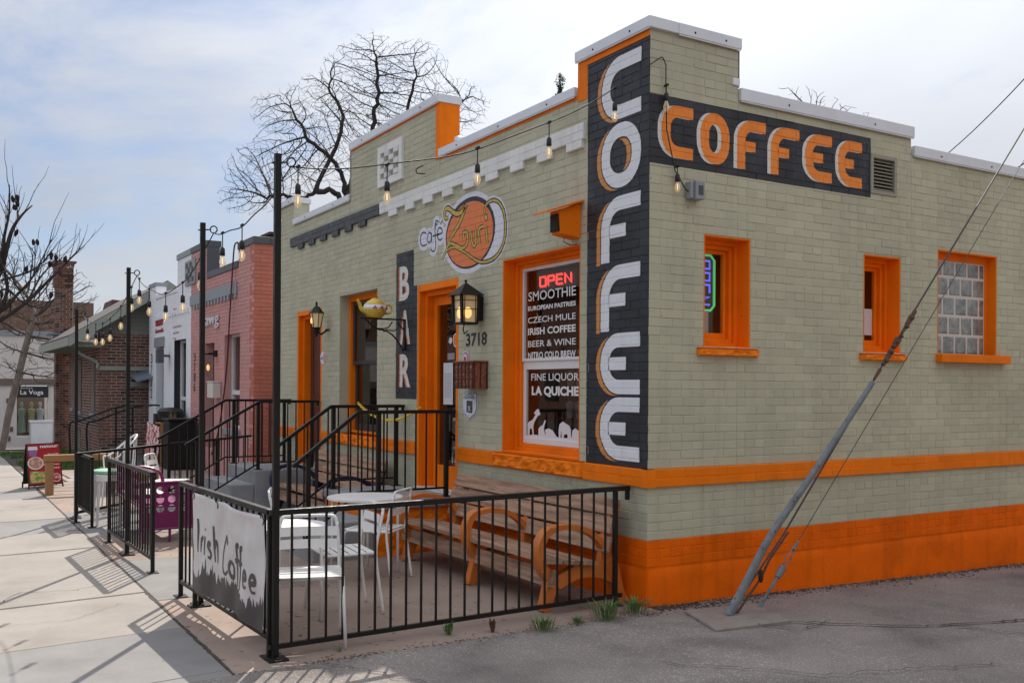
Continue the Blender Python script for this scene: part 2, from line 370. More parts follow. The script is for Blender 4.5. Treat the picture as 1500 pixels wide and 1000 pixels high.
def disc(c, r, n=40, rz=None):
    rz = rz or r
    ring = [(c[0]+r*math.cos(2*math.pi*i/n), c[1]+rz*math.sin(2*math.pi*i/n)) for i in range(n)]
    return [[ring[i], ring[(i+1) % n], c] for i in range(n)]
def ccw(p):
    a = sum(p[i][0]*p[(i+1) % len(p)][1]-p[(i+1) % len(p)][0]*p[i][1] for i in range(len(p)))
    return p if a > 0 else p[::-1]
def clip_rect(poly, u0, u1, v0, v1):
    for ax_, lim, sg in ((0, u0, 1), (0, u1, -1), (1, v0, 1), (1, v1, -1)):
        out = []; n = len(poly)
        for i in range(n):
            a = poly[i]; b = poly[(i+1) % n]; da = (a[ax_]-lim)*sg; db = (b[ax_]-lim)*sg
            if da >= 0: out.append(a)
            if (da >= 0) != (db >= 0):
                t = da/(da-db); out.append((a[0]+(b[0]-a[0])*t, a[1]+(b[1]-a[1])*t))
        poly = out
        if len(poly) < 3: return None
    return poly
def earclip(poly):
    poly = ccw(list(poly)); idx = list(range(len(poly))); tr = []
    def cr(a, b, c): return (b[0]-a[0])*(c[1]-a[1])-(b[1]-a[1])*(c[0]-a[0])
    g = 0
    while len(idx) > 3 and g < 5000:
        g += 1; done = False
        for k in range(len(idx)):
            i, j, l = idx[k-1], idx[k], idx[(k+1) % len(idx)]
            a, b, c = poly[i], poly[j], poly[l]
            if cr(a, b, c) <= 1e-12: continue
            if any(q not in (i, j, l) and cr(a, b, poly[q]) >= 0 and cr(b, c, poly[q]) >= 0 and cr(c, a, poly[q]) >= 0 for q in idx): continue
            tr.append([a, b, c]); idx.pop(k); done = True; break
        if not done: break
    if len(idx) == 3: tr.append([poly[i] for i in idx])
    return tr

# A wall plane: u runs along it, v is height, d is depth into the building
class Plane:
    def __init__(s, o, u, n): s.o = Vector(o); s.u = Vector(u); s.n = Vector(n)
    def P(s, u, v, d=0): return s.o+s.u*u+Vector((0, 0, v))-s.n*d
    def box(s, mb, u0, u1, v0, v1, d0, d1, mi=0):
        a = s.P(u0, v0, d0); b = s.P(u1, v1, d1)
        return mb.box(a.x, b.x, a.y, b.y, a.z, b.z, mi)
    def polys(s, mb, ps, d, mi=0, thick=0):
        for p in ps:
            p = ccw(p); mb.add([s.P(a, b, d) for a, b in p], [tuple(range(len(p)))], mi)
FRONT = Plane((0,0,0), (1,0,0), (0,-1,0)); SIDE = Plane((0,0,0), (0,1,0), (1,0,0))
CH = .0672            # brick course height
class BrickWall:
    """rects: areas (u0,u1,v0,v1) that carry bricks; openings cut out."""
    def __init__(s, plane, rects, openings, seed, pitch=.2225, ch=CH, joint=.0036, rise=.0034, bevel=.003, z0=0.0, header=6, proud=0.0, jit=.004):
        s.pl = plane; s.rise = rise; s.bev = bevel; s.proud = proud; s.j = joint
        s.rects = rects; s.openings = openings
        rd = random.Random(seed); s.bricks = []
        vmin = min(r[2] for r in rects); vmax = max(r[3] for r in rects)
        i = math.floor((vmin-z0)/ch+.001)
        while z0+i*ch < vmax-.012:
            a = z0+i*ch; b = a+ch; mid = (a+b)/2
            spans = []
            for (u0, u1, v0, v1) in rects:
                if v0 < mid < v1: spans.append((u0, u1, max(a, v0), min(b, v1)))
            for (o0, o1, p0, p1) in openings:
                if p0 < mid < p1:
                    ns = []
                    for (u0, u1, va, vb) in spans:
                        if o1 <= u0 or o0 >= u1: ns.append((u0, u1, va, vb)); continue
                        if o0 > u0: ns.append((u0, o0, va, vb))
                        if o1 < u1: ns.append((o1, u1, va, vb))
                    spans = ns
            pt = pitch*(.5 if header and i % header == 0 else 1)
            off = (pitch/2 if i % 2 else 0)+rd.uniform(-.015, .015)
            for (u0, u1, va, vb) in spans:
                k = math.floor((u0-off)/pt); xs = [u0]
                while True:
                    k += 1; x = off+k*pt+rd.uniform(-jit, jit)
                    if x >= u1-.03: break
                    if x > u0+.03: xs.append(x)
                xs.append(u1)
                for x0, x1 in zip(xs, xs[1:]):
                    jj = joint/2
                    s.bricks.append((x0+jj+rd.uniform(0,.001), x1-jj-rd.uniform(0,.001), va+jj+rd.uniform(-.0006,.0012), vb-jj-rd.uniform(-.0006,.0012), rise+rd.uniform(-.0016, .0016)))
            i += 1
    def surfs(s, b):
        u0, u1, v0, v1, h = b; e = s.bev
        return [(u0+e, u1-e, v0+e, v1-e, h, 0, 0),
                (u0+e, u1-e, v0, v0+e, -h/e*v0, 0, h/e), (u0+e, u1-e, v1-e, v1, h/e*v1, 0, -h/e),
                (u0, u0+e, v0, v1, -h/e*u0, h/e, 0), (u1-e, u1, v0, v1, h/e*u1, -h/e, 0)]
    def brick_geo(s, mb, b, mi=0):
        u0, u1, v0, v1, h = b; e = s.bev; base = s.rise-s.proud; P = s.pl.P
        # front face + four bevels, running down to the joint plane and 1 cm into the wall
        q = [(u0,v0),(u1,v0),(u1,v1),(u0,v1)]; w = [(u0+e,v0+e),(u1-e,v0+e),(u1-e,v1-e),(u0+e,v1-e)]
        vs = [P(a, c, base+.008) for a, c in q]+[P(a, c, base) for a, c in q]+[P(a, c, base-h) for a, c in w]
        fs = [(8,9,10,11)]+[(4+i, 4+(i+1) % 4, 8+(i+1) % 4, 8+i) for i in range(4)]+[(i, (i+1) % 4, 4+(i+1) % 4, 4+i) for i in range(4)]
        mb.add(vs, fs, mi)
    def decal(s, polys, eps, mb, mi=0, joints=True):
        base = s.rise-s.proud
        for p in polys:
            p = ccw([tuple(q) for q in p])
            a0 = min(q[0] for q in p); a1 = max(q[0] for q in p); b0 = min(q[1] for q in p); b1 = max(q[1] for q in p)
            if joints:
                c = p
                mb.add([s.pl.P(x, y, base-eps) for x, y in c], [tuple(range(len(c)))], mi)
            for b in s.bricks:
                if b[0] > a1 or b[1] < a0 or b[2] > b1 or b[3] < b0: continue
                for (x0, x1, y0, y1, ca, cu, cv) in s.surfs(b):
                    if x0 > a1 or x1 < a0 or y0 > b1 or y1 < b0: continue
                    c = clip_rect(p, x0, x1, y0, y1)
                    if c: mb.add([s.pl.P(x, y, base-eps-max(0, ca+cu*x+cv*y)) for x, y in c], [tuple(range(len(c)))], mi)
    def core(s, mb, thick, matfn=lambda u, v: 0, extra_v=(), back=True):
        us = sorted({r[i] for r in list(s.rects)+list(s.openings) for i in (0, 1)}); vs = sorted({r[i] for r in list(s.rects)+list(s.openings) for i in (2, 3)}|set(extra_v))
        def filled(i, j):
            if i < 0 or j < 0 or i >= len(us)-1 or j >= len(vs)-1: return False
            u = (us[i]+us[i+1])/2; v = (vs[j]+vs[j+1])/2
            return any(r[0] < u < r[1] and r[2] < v < r[3] for r in s.rects) and not any(r[0] < u < r[1] and r[2] < v < r[3] for r in s.openings)
        d0 = s.rise-s.proud; d1 = thick; P = s.pl.P
        for i in range(len(us)-1):
            for j in range(len(vs)-1):
                if not filled(i, j): continue
                a, b, c, d = us[i], us[i+1], vs[j], vs[j+1]; mi = matfn((a+b)/2, (c+d)/2)
                mb.add([P(a,c,d0),P(b,c,d0),P(b,d,d0),P(a,d,d0)], [(0,1,2,3)], mi)
                if back: mb.add([P(a,c,d1),P(b,c,d1),P(b,d,d1),P(a,d,d1)], [(3,2,1,0)], mi)
                if not filled(i-1, j): mb.add([P(a,c,d0),P(a,d,d0),P(a,d,d1),P(a,c,d1)], [(0,1,2,3)], mi)
                if not filled(i+1, j): mb.add([P(b,c,d0),P(b,c,d1),P(b,d,d1),P(b,d,d0)], [(0,1,2,3)], mi)
                if not filled(i, j-1): mb.add([P(a,c,d0),P(a,c,d1),P(b,c,d1),P(b,c,d0)], [(0,1,2,3)], mi)
                if not filled(i, j+1): mb.add([P(a,d,d0),P(b,d,d0),P(b,d,d1),P(a,d,d1)], [(0,1,2,3)], mi)

# ------------------------------------------------------------------ ground
def gz(x, y):
    z = 0.0
    if x < -20: z -= (min(-x, 60)-20)*.055
    if x > -.2 and y > 0: z -= .022*min(y, 12)
    return z
g = MB()
xs = [-700,-200,-60,-50,-40,-30,-26,-23,-20,-12,-6,0.4,1.5,3,6,12,40,200,700]; ys = [-700,-200,-60,-12,-7.6,-5.3,-3,-1,0,1.5,3,5,8,12,40,200,700]
for i, x in enumerate(xs):
    for j, y in enumerate(ys): g.v.append((x, y, gz(x, y)-.05))
for i in range(len(xs)-1):
    for j in range(len(ys)-1):
        n = len(ys); g.f.append((i*n+j, (i+1)*n+j, (i+1)*n+j+1, i*n+j+1)); g.m.append(0)
struct(g.build('ground', m_dirt))
# alley: aggregate asphalt beside the cafe, gently falling away, with a tooled joint line
al = MB(); AX = [.13, .3, 1.0, 1.9, 3, 5, 9]; AY = [-5.3, -3.2, -1.5, -.3, .8, 2, 3.2, 5, 8, 14]
rnd = random.Random(4)
def edge_x(y): return .16 if y < 0 else -.02
pts = {}
for j, y in enumerate(AY):
    for i, x in enumerate(AX):
        xx = x if i else edge_x(y)
        pts[i, j] = len(al.v); al.v.append((xx, y, gz(xx, y)+.006+(.012 if i > 1 else 0)*noise.noise(Vector((x, y, 0)))))
for i in range(len(AX)-1):
    for j in range(len(AY)-1): al.f.append((pts[i,j], pts[i+1,j], pts[i+1,j+1], pts[i,j+1])); al.m.append(0)
alley = struct(al.build('alley', m_asph))
def crack(name, pts, w, m_, z=.011, parent=None, seed=1, amp=.02):
    rd = random.Random(seed); P = []
    for a, b in zip(pts, pts[1:]):
        k = max(2, int(math.dist(a, b)/.05))
        for t in range(k): P.append((a[0]+(b[0]-a[0])*t/k+rd.uniform(-amp, amp), a[1]+(b[1]-a[1])*t/k+rd.uniform(-amp, amp)))
    P.append(pts[-1]); mb = MB()
    for q in stroke(P, w, taper=lambda t: .5+abs(math.sin(t*37))*.9): mb.add([(x, y, gz(x, y)+z) for x, y in q], [(0,1,2,3)])
    return mb.build(name, m_, parent)
m_crack = mat('crack_dark', (.055, .047, .042), .95)
crack('pavement_crack', [(.86, .62), (1.35, 1.35), (1.62, 2.5), (1.72, 3.6), (1.7, 6)], .016, m_crack, .02, alley, 3)
crack('pavement_crack', [(.80, .30), (1.05, .55), (.95, .9)], .010, m_crack, .02, alley, 5)
crack('pavement_crack', [(1.45, 1.6), (2.6, 2.3), (4.2, 2.6)], .008, m_crack, .02, alley, 6)
crack('pavement_crack', [(.2, -2.6), (1.0, -2.2), (1.9, -2.5)], .006, m_crack, .02, alley, 7, .03)
crack('pavement_crack', [(1.2, -.9), (1.9, -.2), (2.2, .9), (3.2, 1.4)], .006, m_crack, .02, alley, 8, .03)
crack('pavement_crack', [(.9, 1.4), (1.8, 1.7)], .006, m_crack, .02, alley, 18, .03)
# patio strip (stained concrete pieces) between sidewalk and buildings
def slab(mb, poly, z0, z1, mi=0, b=.006):
    poly = ccw(poly); c = (sum(p[0] for p in poly)/len(poly), sum(p[1] for p in poly)/len(poly)); n = len(poly)
    inn = []
    for p in poly:
        d = Vector((c[0]-p[0], c[1]-p[1])); d.normalize(); inn.append((p[0]+d.x*b*1.4, p[1]+d.y*b*1.4))
    vs = [(x, y, z0) for x, y in poly]+[(x, y, z1-b) for x, y in poly]+[(x, y, z1) for x, y in inn]
    mb.add(vs, [(i, (i+1) % n, n+(i+1) % n, n+i) for i in range(n)]+[(n+i, n+(i+1) % n, 2*n+(i+1) % n, 2*n+i) for i in range(n)]+[tuple(range(2*n, 3*n))], mi)
patio_root = bpy.data.objects.new('patio', None); COL.objects.link(patio_root); struct(patio_root)
SEAM = -3.125
pj = [.155, -2.05, -3.95, -5.6, -8.0, -10.2]
for k, (a, b) in enumerate(zip(pj, pj[1:])):
    ye = .02
    if k == 1: ye = -2.25; mb = MB(); slab(mb, [(b+.004, ye+.006), (a-.004, ye+.006), (a-.004, .02), (b+.004, .02)], -.06, .004); mb.build('slab', m_patio, patio_root)
    mb = MB(); slab(mb, [(b+.004, SEAM+.012), (a-.004, SEAM+.012), (a-.004, ye), (b+.004, ye)], -.06, .003+.002*(k % 2))
    mb.build('slab', [m_patio, m_walk_b, m_patio, m_walk_b, m_patio][k], patio_root)
rd = random.Random(8)
x = -10.205
while x > -14.5:         # reddish flagstones in front of the pink shop
    y = SEAM+.012
    w_ = rd.uniform(.45, .7)
    while y < 0:
        h_ = rd.uniform(.4, .75); y1 = min(y+h_, .02)
        mb = MB(); j_ = lambda: rd.uniform(-.03, .0)
        slab(mb, [(x-w_+.025, y+.012), (x-.01+j_(), y+.012+rd.uniform(0,.03)), (x-.012, y1-.012), (x-w_+.02-j_()*.5, y1-.02)], -.05, .005)
        mb.build('flagstone', rd.choice([m_patio, m_patio, m_walk_a]), patio_root); y = y1
    x -= w_
# sidewalk panels
side_root = bpy.data.objects.new('sidewalk', None); COL.objects.link(side_root); struct(side_root)
jx = [3.9, 2.6, 1.35, .03, -1.13, -2.42, -3.62, -4.9, -6.15, -7.4, -8.6, -9.9, -11.1, -12.4, -13.6, -14.9, -16.1, -17.4, -18.6, -19.8]
for k, (a, b) in enumerate(zip(jx, jx[1:])):
    for r_, (ya, yb) in enumerate(((SEAM, -4.45), (-4.45, -5.75))):
        mb = MB(); sh = -.13
        slab(mb, [(a-.005, ya-.006), (b+.005, ya-.006), (b+.005+sh*-1, yb+.006), (a-.005+sh*-1, yb+.006)], -.06, .004+rd.uniform(-.003, .004))
        o = mb.build('slab', m_walk_b if (k in (0, 1, 2, 3, 8, 11) and r_ == 0) or (r_ and k % 3 == 0) else m_walk_a, side_root)
crack('pavement_crack', [(-3.0, -3.2), (-2.75, -3.6), (-2.85, -4.0), (-2.2, -4.3)], .004, m_crack, .010, side_root, 9, .02)
crack('pavement_crack', [(-2.1, -3.35), (-1.7, -3.75), (-1.75, -4.3)], .003, m_crack, .010, side_root, 10, .015)
mb = MB()
for a, b in ((-2.42, -2.9), (-3.62, -3.4)): pass
# road with kerb, beyond the sidewalk
mb = MB(); mb.box(-20, 60, -6.35, -6.2, -.2, .0); struct(mb.build('kerb', m_walk_b))
mb = MB(); mb.add([(-300, -18, -.14+gz(-300,0)), (60, -18, -.14), (60, -6.35, -.14), (-20, -6.35, -.14)], [(0,1,2,3)])
struct(mb.build('road', m_road))
mb = MB(); mb.add([(-48, -60, -1.62), (-42, -60, -1.3), (-42, 60, -1.3), (-48, 60, -1.62)], [(0,1,2,3)]); 
mb.v = [(x, y, gz(x, y)+.01) for x, y, z in mb.v]; struct(mb.build('road', m_walk_b))
# dirt and litter along the wall foot and patio edge
rd = random.Random(21)
mb = MB()
def lump(mb, x, y, z, s):
    vs = [(x+s*rd.uniform(.5,1)*math.cos(a), y+s*rd.uniform(.5,1)*math.sin(a), z) for a in (0,1.25,2.5,3.8,5.0)]+[(x+rd.uniform(-.3,.3)*s, y, z+s*rd.uniform(.3,.7))]
    mb.add(vs, [(i, (i+1) % 5, 5) for i in range(5)])
for k in range(4200):
    y = rd.uniform(.02, 6.2); w_ = .13+.10*noise.noise(Vector((y*1.3, 3, 0)))+(.16 if .3 < y < .95 else 0)
    x = abs(rd.gauss(0, w_*.55)); lump(mb, x+.0, y, gz(x, y)+.002, rd.uniform(.006, .022)*(1.5 if rd.random() < .06 else 1))
for k in range(2600):
    y = rd.uniform(-3.1, 0); q_ = noise.noise(Vector((y*2.3, 1, 5)))
    if rd.random() > .45+q_*1.4: continue
    x = .165+.03*noise.noise(Vector((y*4, 7, 1)))+rd.gauss(0, .022+.03*max(0, q_))*(1+max(0, y+1)); lump(mb, x, y, .003, rd.uniform(.003, .011))
o = mb.build('dirt_debris', m_dirt, None, kind='stuff')
mb = MB()
for k in range(330):
    y = rd.uniform(.02, 6); x = abs(rd.gauss(0, .13)); lump(mb, x+.02, y, gz(x, y)+.004, rd.uniform(.004, .013))
for k in range(80): lump(mb, rd.uniform(.1, .5), rd.uniform(-2.9, .3), .01, rd.uniform(.004, .010))
lf = MB()
for k in range(420):          # dry leaves and scraps along the wall
    y = rd.uniform(.05, 6) if k % 3 else rd.uniform(-2.9, 1.0); x = abs(rd.gauss(0, .16))+.02 if y > 0 else .2+rd.gauss(0, .05)
    s_ = rd.uniform(.007, .020); a = rd.uniform(0, 6.28); c_, sn = math.cos(a)*s_, math.sin(a)*s_; z = gz(x, y)+.022
    lf.add([(x-c_, y-sn, z), (x+sn*.5, y-c_*.5, z+rd.uniform(0, .012)), (x+c_, y+sn, z+rd.uniform(0, .008)), (x-sn*.5, y+c_*.5, z+rd.uniform(0, .012))], [(0,1,2,3)])
lf.build('dry_leaves', mat('dry_leaf', (.16, .10, .055), .9, var=.4, vscale=9, coord='World'), None, kind='stuff')
mb.build('pale_pebbles', mat('pebble', (.32, .28, .25), .9), None, kind='stuff')
# seam dirt between patio and sidewalk
crack('seam_dirt', [(.15, SEAM), (-20, SEAM-.02)], .02, m_dirt, .004, side_root, 12, .006)

# ------------------------------------------------------------------ the cafe
cafe = thing('cafe_building', 'sage green painted brick corner cafe with orange trim and COFFEE painted on both walls', 'building')
T_ = .24
op_front = [(-2.15, -.89, 1.045, 2.842), (-3.99, -3.03, .54, 2.765), (-6.33, -5.10, 1.045, 2.826), (-8.01, -6.99, .50, 2.735)]
op_side = [(.551, 1.05, 1.968, 2.852), (2.423, 2.926, 1.965, 2.84), (3.463, 4.395, 1.985, 2.963), (2.505, 2.843, 3.392, 3.725)]
tops_f = [(-8.87, -8.2, 4.355), (-8.2, -5.96, 4.022), (-5.96, -3.48, 4.660), (-3.48, -.93, 4.075), (-.93, 0, 4.350)]
tops_s = [(0, .905, 4.350), (.905, 3.065, 3.945), (3.065, 7.0, 3.785)]
B0 = .2976
z0c = .5-CH*8
fw = BrickWall(FRONT, [(a, b, B0, t) for a, b, t in tops_f], op_front, 11, z0=z0c)
sw = BrickWall(SIDE, [(a, b, B0, t) for a, b, t in tops_s], op_side, 12, z0=z0c)
foot_f = [(a, min(b, -fw.rise), -.3, t) for a, b, t in tops_f]; foot_s = [(a, b, -.3, t) for a, b, t in [(T_, .905, 4.35)]+tops_s[1:]+[(7.0, 12, 3.785)]]
mb = MB(); fw.rects = foot_f; fw.core(mb, T_, lambda u, v: 1 if v < .5 else 0, (.5, B0))
sw.rects = foot_s; sw.core(mb, T_, lambda u, v: 1 if v < .5 else 0, (.5, B0))
# rear and left walls, unseen from the street
mb.box(-8.87, -8.63, T_, 12, -.3, 3.6); mb.box(-8.63, -T_, 11.76, 12, -.3, 3.6)
mb.build('wall', [m_green, m_stucco], cafe)
# bricks: split by colour
allb = [(fw, b) for b in fw.bricks]+[(sw, b) for b in sw.bricks]
def painted(w, b):
    u = (b[0]+b[1])/2; v = (b[2]+b[3])/2
    if w is fw: return u > -.80 or (-5.1 < u < -4.0 and v < 3.2 and u > -4.56) or (3.6 < v < 3.85) or (-4 < u < -2.05 and 2.8 < v < 3.6)
    return (v > 3.34 and v < 3.87 and u < 2.52)
def dist(w, b):
    p = w.pl.P((b[0]+b[1])/2, (b[2]+b[3])/2); d = (p-CAM)
    return d.length
cand = sorted([k for k, (w, b) in enumerate(allb) if not painted(w, b) and not (.895 < (b[2]+b[3])/2 < 1.04)], key=lambda k: dist(*allb[k]))
single = set(cand[:300])
rest = {0: MB(), 1: MB()}; lib = {}
for k, (w, b) in enumerate(allb):
    v = (b[2]+b[3])/2
    if .895 < v < 1.04: continue                 # covered by the projecting band
    om = 1 if v < .5 else 0
    if k in single:
        L_ = round((b[1]-b[0])/.003)*.003; key = (w is fw, L_, round(b[3]-b[2], 3), om)
        cu, cv = (b[0]+b[1])/2, v
        if key not in lib:
            t = MB(); w.brick_geo(t, (-L_/2, L_/2, -(b[3]-b[2])/2, (b[3]-b[2])/2, w.rise), 0)
            me = bpy.data.meshes.new('brick'); me.from_pydata(t.v, [], t.f); me.materials.append(m_stucco if om else m_green); lib[key] = me
        o = bpy.data.objects.new('brick', lib[key]); COL.objects.link(o); o.parent = cafe; o.location = w.pl.P(cu, cv, w.rise-b[4])
    else: w.brick_geo(rest[om], b)
rest[0].build('brick_courses', m_green, cafe, kind='stuff'); rest[1].build('brick_courses', m_stucco, cafe, kind='stuff')
# stucco foundation below the bricks
mb = MB()
def lumpy(mb, pl, u0, u1, v0, v1, nu, nv, d, amp, sc, seed=0, wrap=.03, mi=0):
    o = len(mb.v); 
    for j in range(nv+1):
        for i in range(nu+1):
            u = u0+(u1-u0)*i/nu; v = v0+(v1-v0)*j/nv
            e = min(1, min(i, nu-i, j, nv-j)/1.0)
            n_ = noise.fractal(Vector((u*sc+seed, v*sc*1.2, seed*3.1)), 1, 2, 4)
            mb.v.append(tuple(pl.P(u, v, d-amp*n_*e+(0 if e else wrap))))
    for j in range(nv):
        for i in range(nu):
            a = o+j*(nu+1)+i; mb.f.append((a, a+1, a+nu+2, a+nu+1)); mb.m.append(mi)
lumpy(mb, FRONT, -8.87, 0.004, -.25, B0-.004, 220, 12, -.004, .008, 2.2, 1, .01)
lumpy(mb, SIDE, -.004, 8, -.35, B0-.004, 220, 14, -.004, .008, 2.2, 5, .01)
mb.build('stucco_foundation', m_stucco, cafe, smooth=True)
# projecting two-course band
bz0, bz1 = .9015, 1.0365
bf = BrickWall(FRONT, [(-8.87, -8.02, bz0, bz1), (-6.98, -6.46, bz0, bz1), (-5.04, -4.0, bz0, bz1), (-3.02, -2.26, bz0, bz1), (-.815, .028, bz0, bz1)], [], 31, proud=.028, z0=bz0, ch=.0675, header=0)
bs = BrickWall(SIDE, [(-.028, 7.0, bz0, bz1)], [], 32, proud=.028, z0=bz0, ch=.0675, header=0)
for w_ in (bf, bs):
    for r_ in list(w_.rects):
        keep = w_.rects; w_.rects = [r_]; mb = MB(); w_.core(mb, .05); mb.build('band', m_orange, cafe); w_.rects = keep
for w in (bf, bs):
    for b in w.bricks:
        t = MB(); w.brick_geo(t, b); t.build('brick', m_orange, cafe, kind='stuff') if False else None
mb = MB()
for w in (bf, bs):
    for b in w.bricks: w.brick_geo(mb, b)
mb.build('band_bricks', m_orange, cafe, kind='stuff')
# frieze with dentils
mbc = MB(); mbb = MB()
def frieze(u0, u1, mi, seed):
    r = [(u0, u1, 3.694, 3.8284)]; k = -12
    while k < 12:
        a = -4.733+.458*k; k += 1
        if a > u0-.01 and a+.229 < u1+.02: r.append((a, a+.229, 3.6268, 3.694))
    w = BrickWall(FRONT, r, [], seed, proud=.03, z0=3.6268, header=0)
    w.core(mbc, .02, lambda u, v: mi)
    for b in w.bricks: w.brick_geo(mbb, b, mi)
frieze(-8.276, -5.0, 0, 41); frieze(-4.99, -.815, 1, 42)
mbc.build('frieze', [m_slatepaint, m_frieze], cafe); mbb.build('frieze_bricks', [m_slatepaint, m_frieze], cafe, kind='stuff')
# checker ornament
mb = MB()
cx0, cx1, cz0, cz1 = -5.05, -4.365, 4.01, 4.49; t = .085
for r in ((cx0, cx1, cz1-t, cz1), (cx0, cx1, cz0, cz0+t), (cx0, cx0+t, cz0+t, cz1-t), (cx1-t, cx1, cz0+t, cz1-t)): FRONT.box(mb, *r, -.03, .01)
mb.build('checker_frame', m_frieze, cafe, bevel=.003)
mb = MB(); nx, nz = 4, 5; sx = (cx1-cx0-2*t)/nx; sz = (cz1-cz0-2*t)/nz
for i in range(nx):
    for j in range(nz):
        if (i+j) % 2: FRONT.box(mb, cx0+t+i*sx+.003, cx0+t+(i+1)*sx-.003, cz0+t+j*sz+.003, cz0+t+(j+1)*sz-.003, -.04, .01)
mb.build('checker_blocks', m_frieze, cafe)
# small iron hook left in the frieze
mb = MB(); mb.tube(smooth_path([(-3.75, -.03, 3.95), (-3.75, -.12, 3.94), (-3.70, -.16, 3.97), (-3.62, -.12, 4.0)], 4), .006, 5); mb.build('iron_hook', m_metal, cafe)
# copings
def coping(pl, u0, u1, z, h=.078, d0=-.028, d1=T_+.02, e0=0, e1=0):
    mb = MB(); pl.box(mb, u0-e0, u1+e1, z, z+h, d0, d1); pl.box(mb, u0-e0+.004, u1+e1-.004, z-.012, z, d0+.004, d0+.012)
    o = mb.build('coping', m_coping, cafe, bevel=.006)
    s_ = MB(); n = max(2, int((u1-u0)/.75))
    for i in range(n):
        u = u0+(i+.5)*(u1-u0)/n; s_.sphere(pl.P(u, z+h*.42, d0), .009, 6, 4)
    s_.build('screw', m_metal, o)
coping(FRONT, -8.87, -8.2, 4.355, e0=.02, e1=.02); coping(FRONT, -8.178, -5.975, 4.022); coping(FRONT, -5.96, -3.48, 4.660, .09, e0=.02, e1=.02)
coping(FRONT, -3.458, -.952, 4.075); coping(FRONT, -.93, .026, 4.350, .085, e0=.02)
coping(SIDE, T_+.022, .905, 4.350, .085, e1=.012); coping(SIDE, .912, 3.065, 3.945, .10, e1=.012); coping(SIDE, 3.08, 6.99, 3.785, .092)
mb = MB(); FRONT.box(mb, -5.985, -5.962, 4.022, 4.655, -.006, T_)
mb.build('flashing', m_vent, cafe)
mb = MB()
SIDE.box(mb, .907, .914, 4.05, 4.345, -.003, T_); mb.build('flashing', m_vent, cafe)
mb = MB(); SIDE.box(mb, .84, .915, 4.06, 4.12, -.012, .01); mb.build('downpipe_bracket', m_coping, cafe, bevel=.008)
# orange parapet trims
mb = MB()
for r in ((-.93, -.005, 4.293, 4.345), (-3.478, -.935, 4.043, 4.072), (-5.955, -3.56, 4.635, 4.657), (-3.556, -3.474, 4.06, 4.657), (-.93, -.80, 4.02, 4.29)): FRONT.box(mb, *r, -.006, .02)
mb.box(-3.4795, -3.472, .002, T_, 4.15, 4.657)
mb.box(-.938, -.931, .002, T_, 4.15, 4.345)
mb.build('parapet_trim', m_orange, cafe)
# roof slab and interior
mb = MB(); mb.box(-8.63, -T_, T_, 11.76, 3.42, 3.5); mb.build('roof', m_roof, cafe)
mb = MB(); mb.box(-8.6, -.26, T_+.01, 11.7, .45, .52); mb.box(-8.6, -.26, 3.2, 3.25, .52, 3.4)
mb.box(-6.7, -6.6, T_+.02, 3.2, .52, 3.4); mb.box(-8.6, -.26, .3, 11, 3.38, 3.41)
mb.build('interior', m_room, cafe)
mb = MB()                                       # shelves with cups and bottles inside the front window
mb.box(-2.7, -.5, 1.0, 1.3, 1.30, 1.33); mb.box(-2.7, -.5, 1.0, 1.3, 1.62, 1.65); mb.box(-2.9, -.4, 1.25, 1.33, .52, 2.5)
mb.build('shelf', m_room, cafe)
mb = MB(); rd = random.Random(5)
for z in (1.33, 1.65):
    for k in range(13):
        x = -2.6+k*.16; mb.lathe([(.035, 0), (.05, .10), (.05, .16), (.02, .18)], (x, 1.1, z), 10)
mb.build('glassware', mat('cup', (.5, .52, .52), .3), cafe)

# ---- painted panels, letters, logo (thin coats that follow every brick)
L0 = .0006
def paint(w, polys, layer, name, m_, parent=cafe, label=None):
    mb = MB(); w.decal(polys, L0*layer, mb); return mb.build(name, m_, parent, label=label)
rect = lambda u0, u1, v0, v1: [[(u0, v0), (u1, v0), (u1, v1), (u0, v1)]]
def arc(cx, cy, r, a0, a1, n=8, ry=None):
    ry = ry or r
    return [(cx+r*math.cos(R(a0+(a1-a0)*i/n)), cy+ry*math.sin(R(a0+(a1-a0)*i/n))) for i in range(n+1)]
def letter(ch, u0, u1, v0, v1, w, g=0):
    h = w/2; r = min(.42*(u1-u0), .4*(v1-v0)) if ch != 'O' else (u1-u0)*.42
    r = max(r-h*.2, .02); e = g
    if ch == 'O': r = (u1-u0-w)/2*.93
    W_ = w+2*g; ps = []
    a, b, c, d = u0+h, u1-h, v0+h, v1-h
    if ch == 'C': ps = stroke([(u1+e, d)]+arc(a+r, d-r, r, 90, 180)+arc(a+r, c+r, r, 180, 270)+[(u1+e, c)], W_)
    elif ch == 'E':
        ps = stroke([(u1+e, d)]+arc(a+r, d-r, r, 90, 180)+arc(a+r, c+r, r, 180, 270)+[(u1+e, c)], W_)
        ps += stroke([(a+h*.9, (v0+v1)/2), (u0+.66*(u1-u0)+e, (v0+v1)/2)], W_*.9)
    elif ch == 'F':
        ps = stroke([(u1+e, d)]+arc(a+r, d-r, r, 90, 180)+[(a, v0-e)], W_)
        m_ = v0+.47*(v1-v0); ps += stroke([(a+h*.9, m_), (u0+.64*(u1-u0)+e, m_)], W_*.9)
    elif ch == 'O':
        ry = min(r*1.25, (v1-v0-w)/2*.93)
        ps = stroke(arc(a+r, d-ry, r, 90, 180, 8, ry)+arc(a+r, c+ry, r, 180, 270, 8, ry)+arc(b-r, c+ry, r, 270, 360, 8, ry)+arc(b-r, d-ry, r, 0, 90, 8, ry), W_, closed=True)
    return ps
paint(fw, rect(-.793, -.001, 1.037, 4.30), 1, 'painted_panel', m_black)
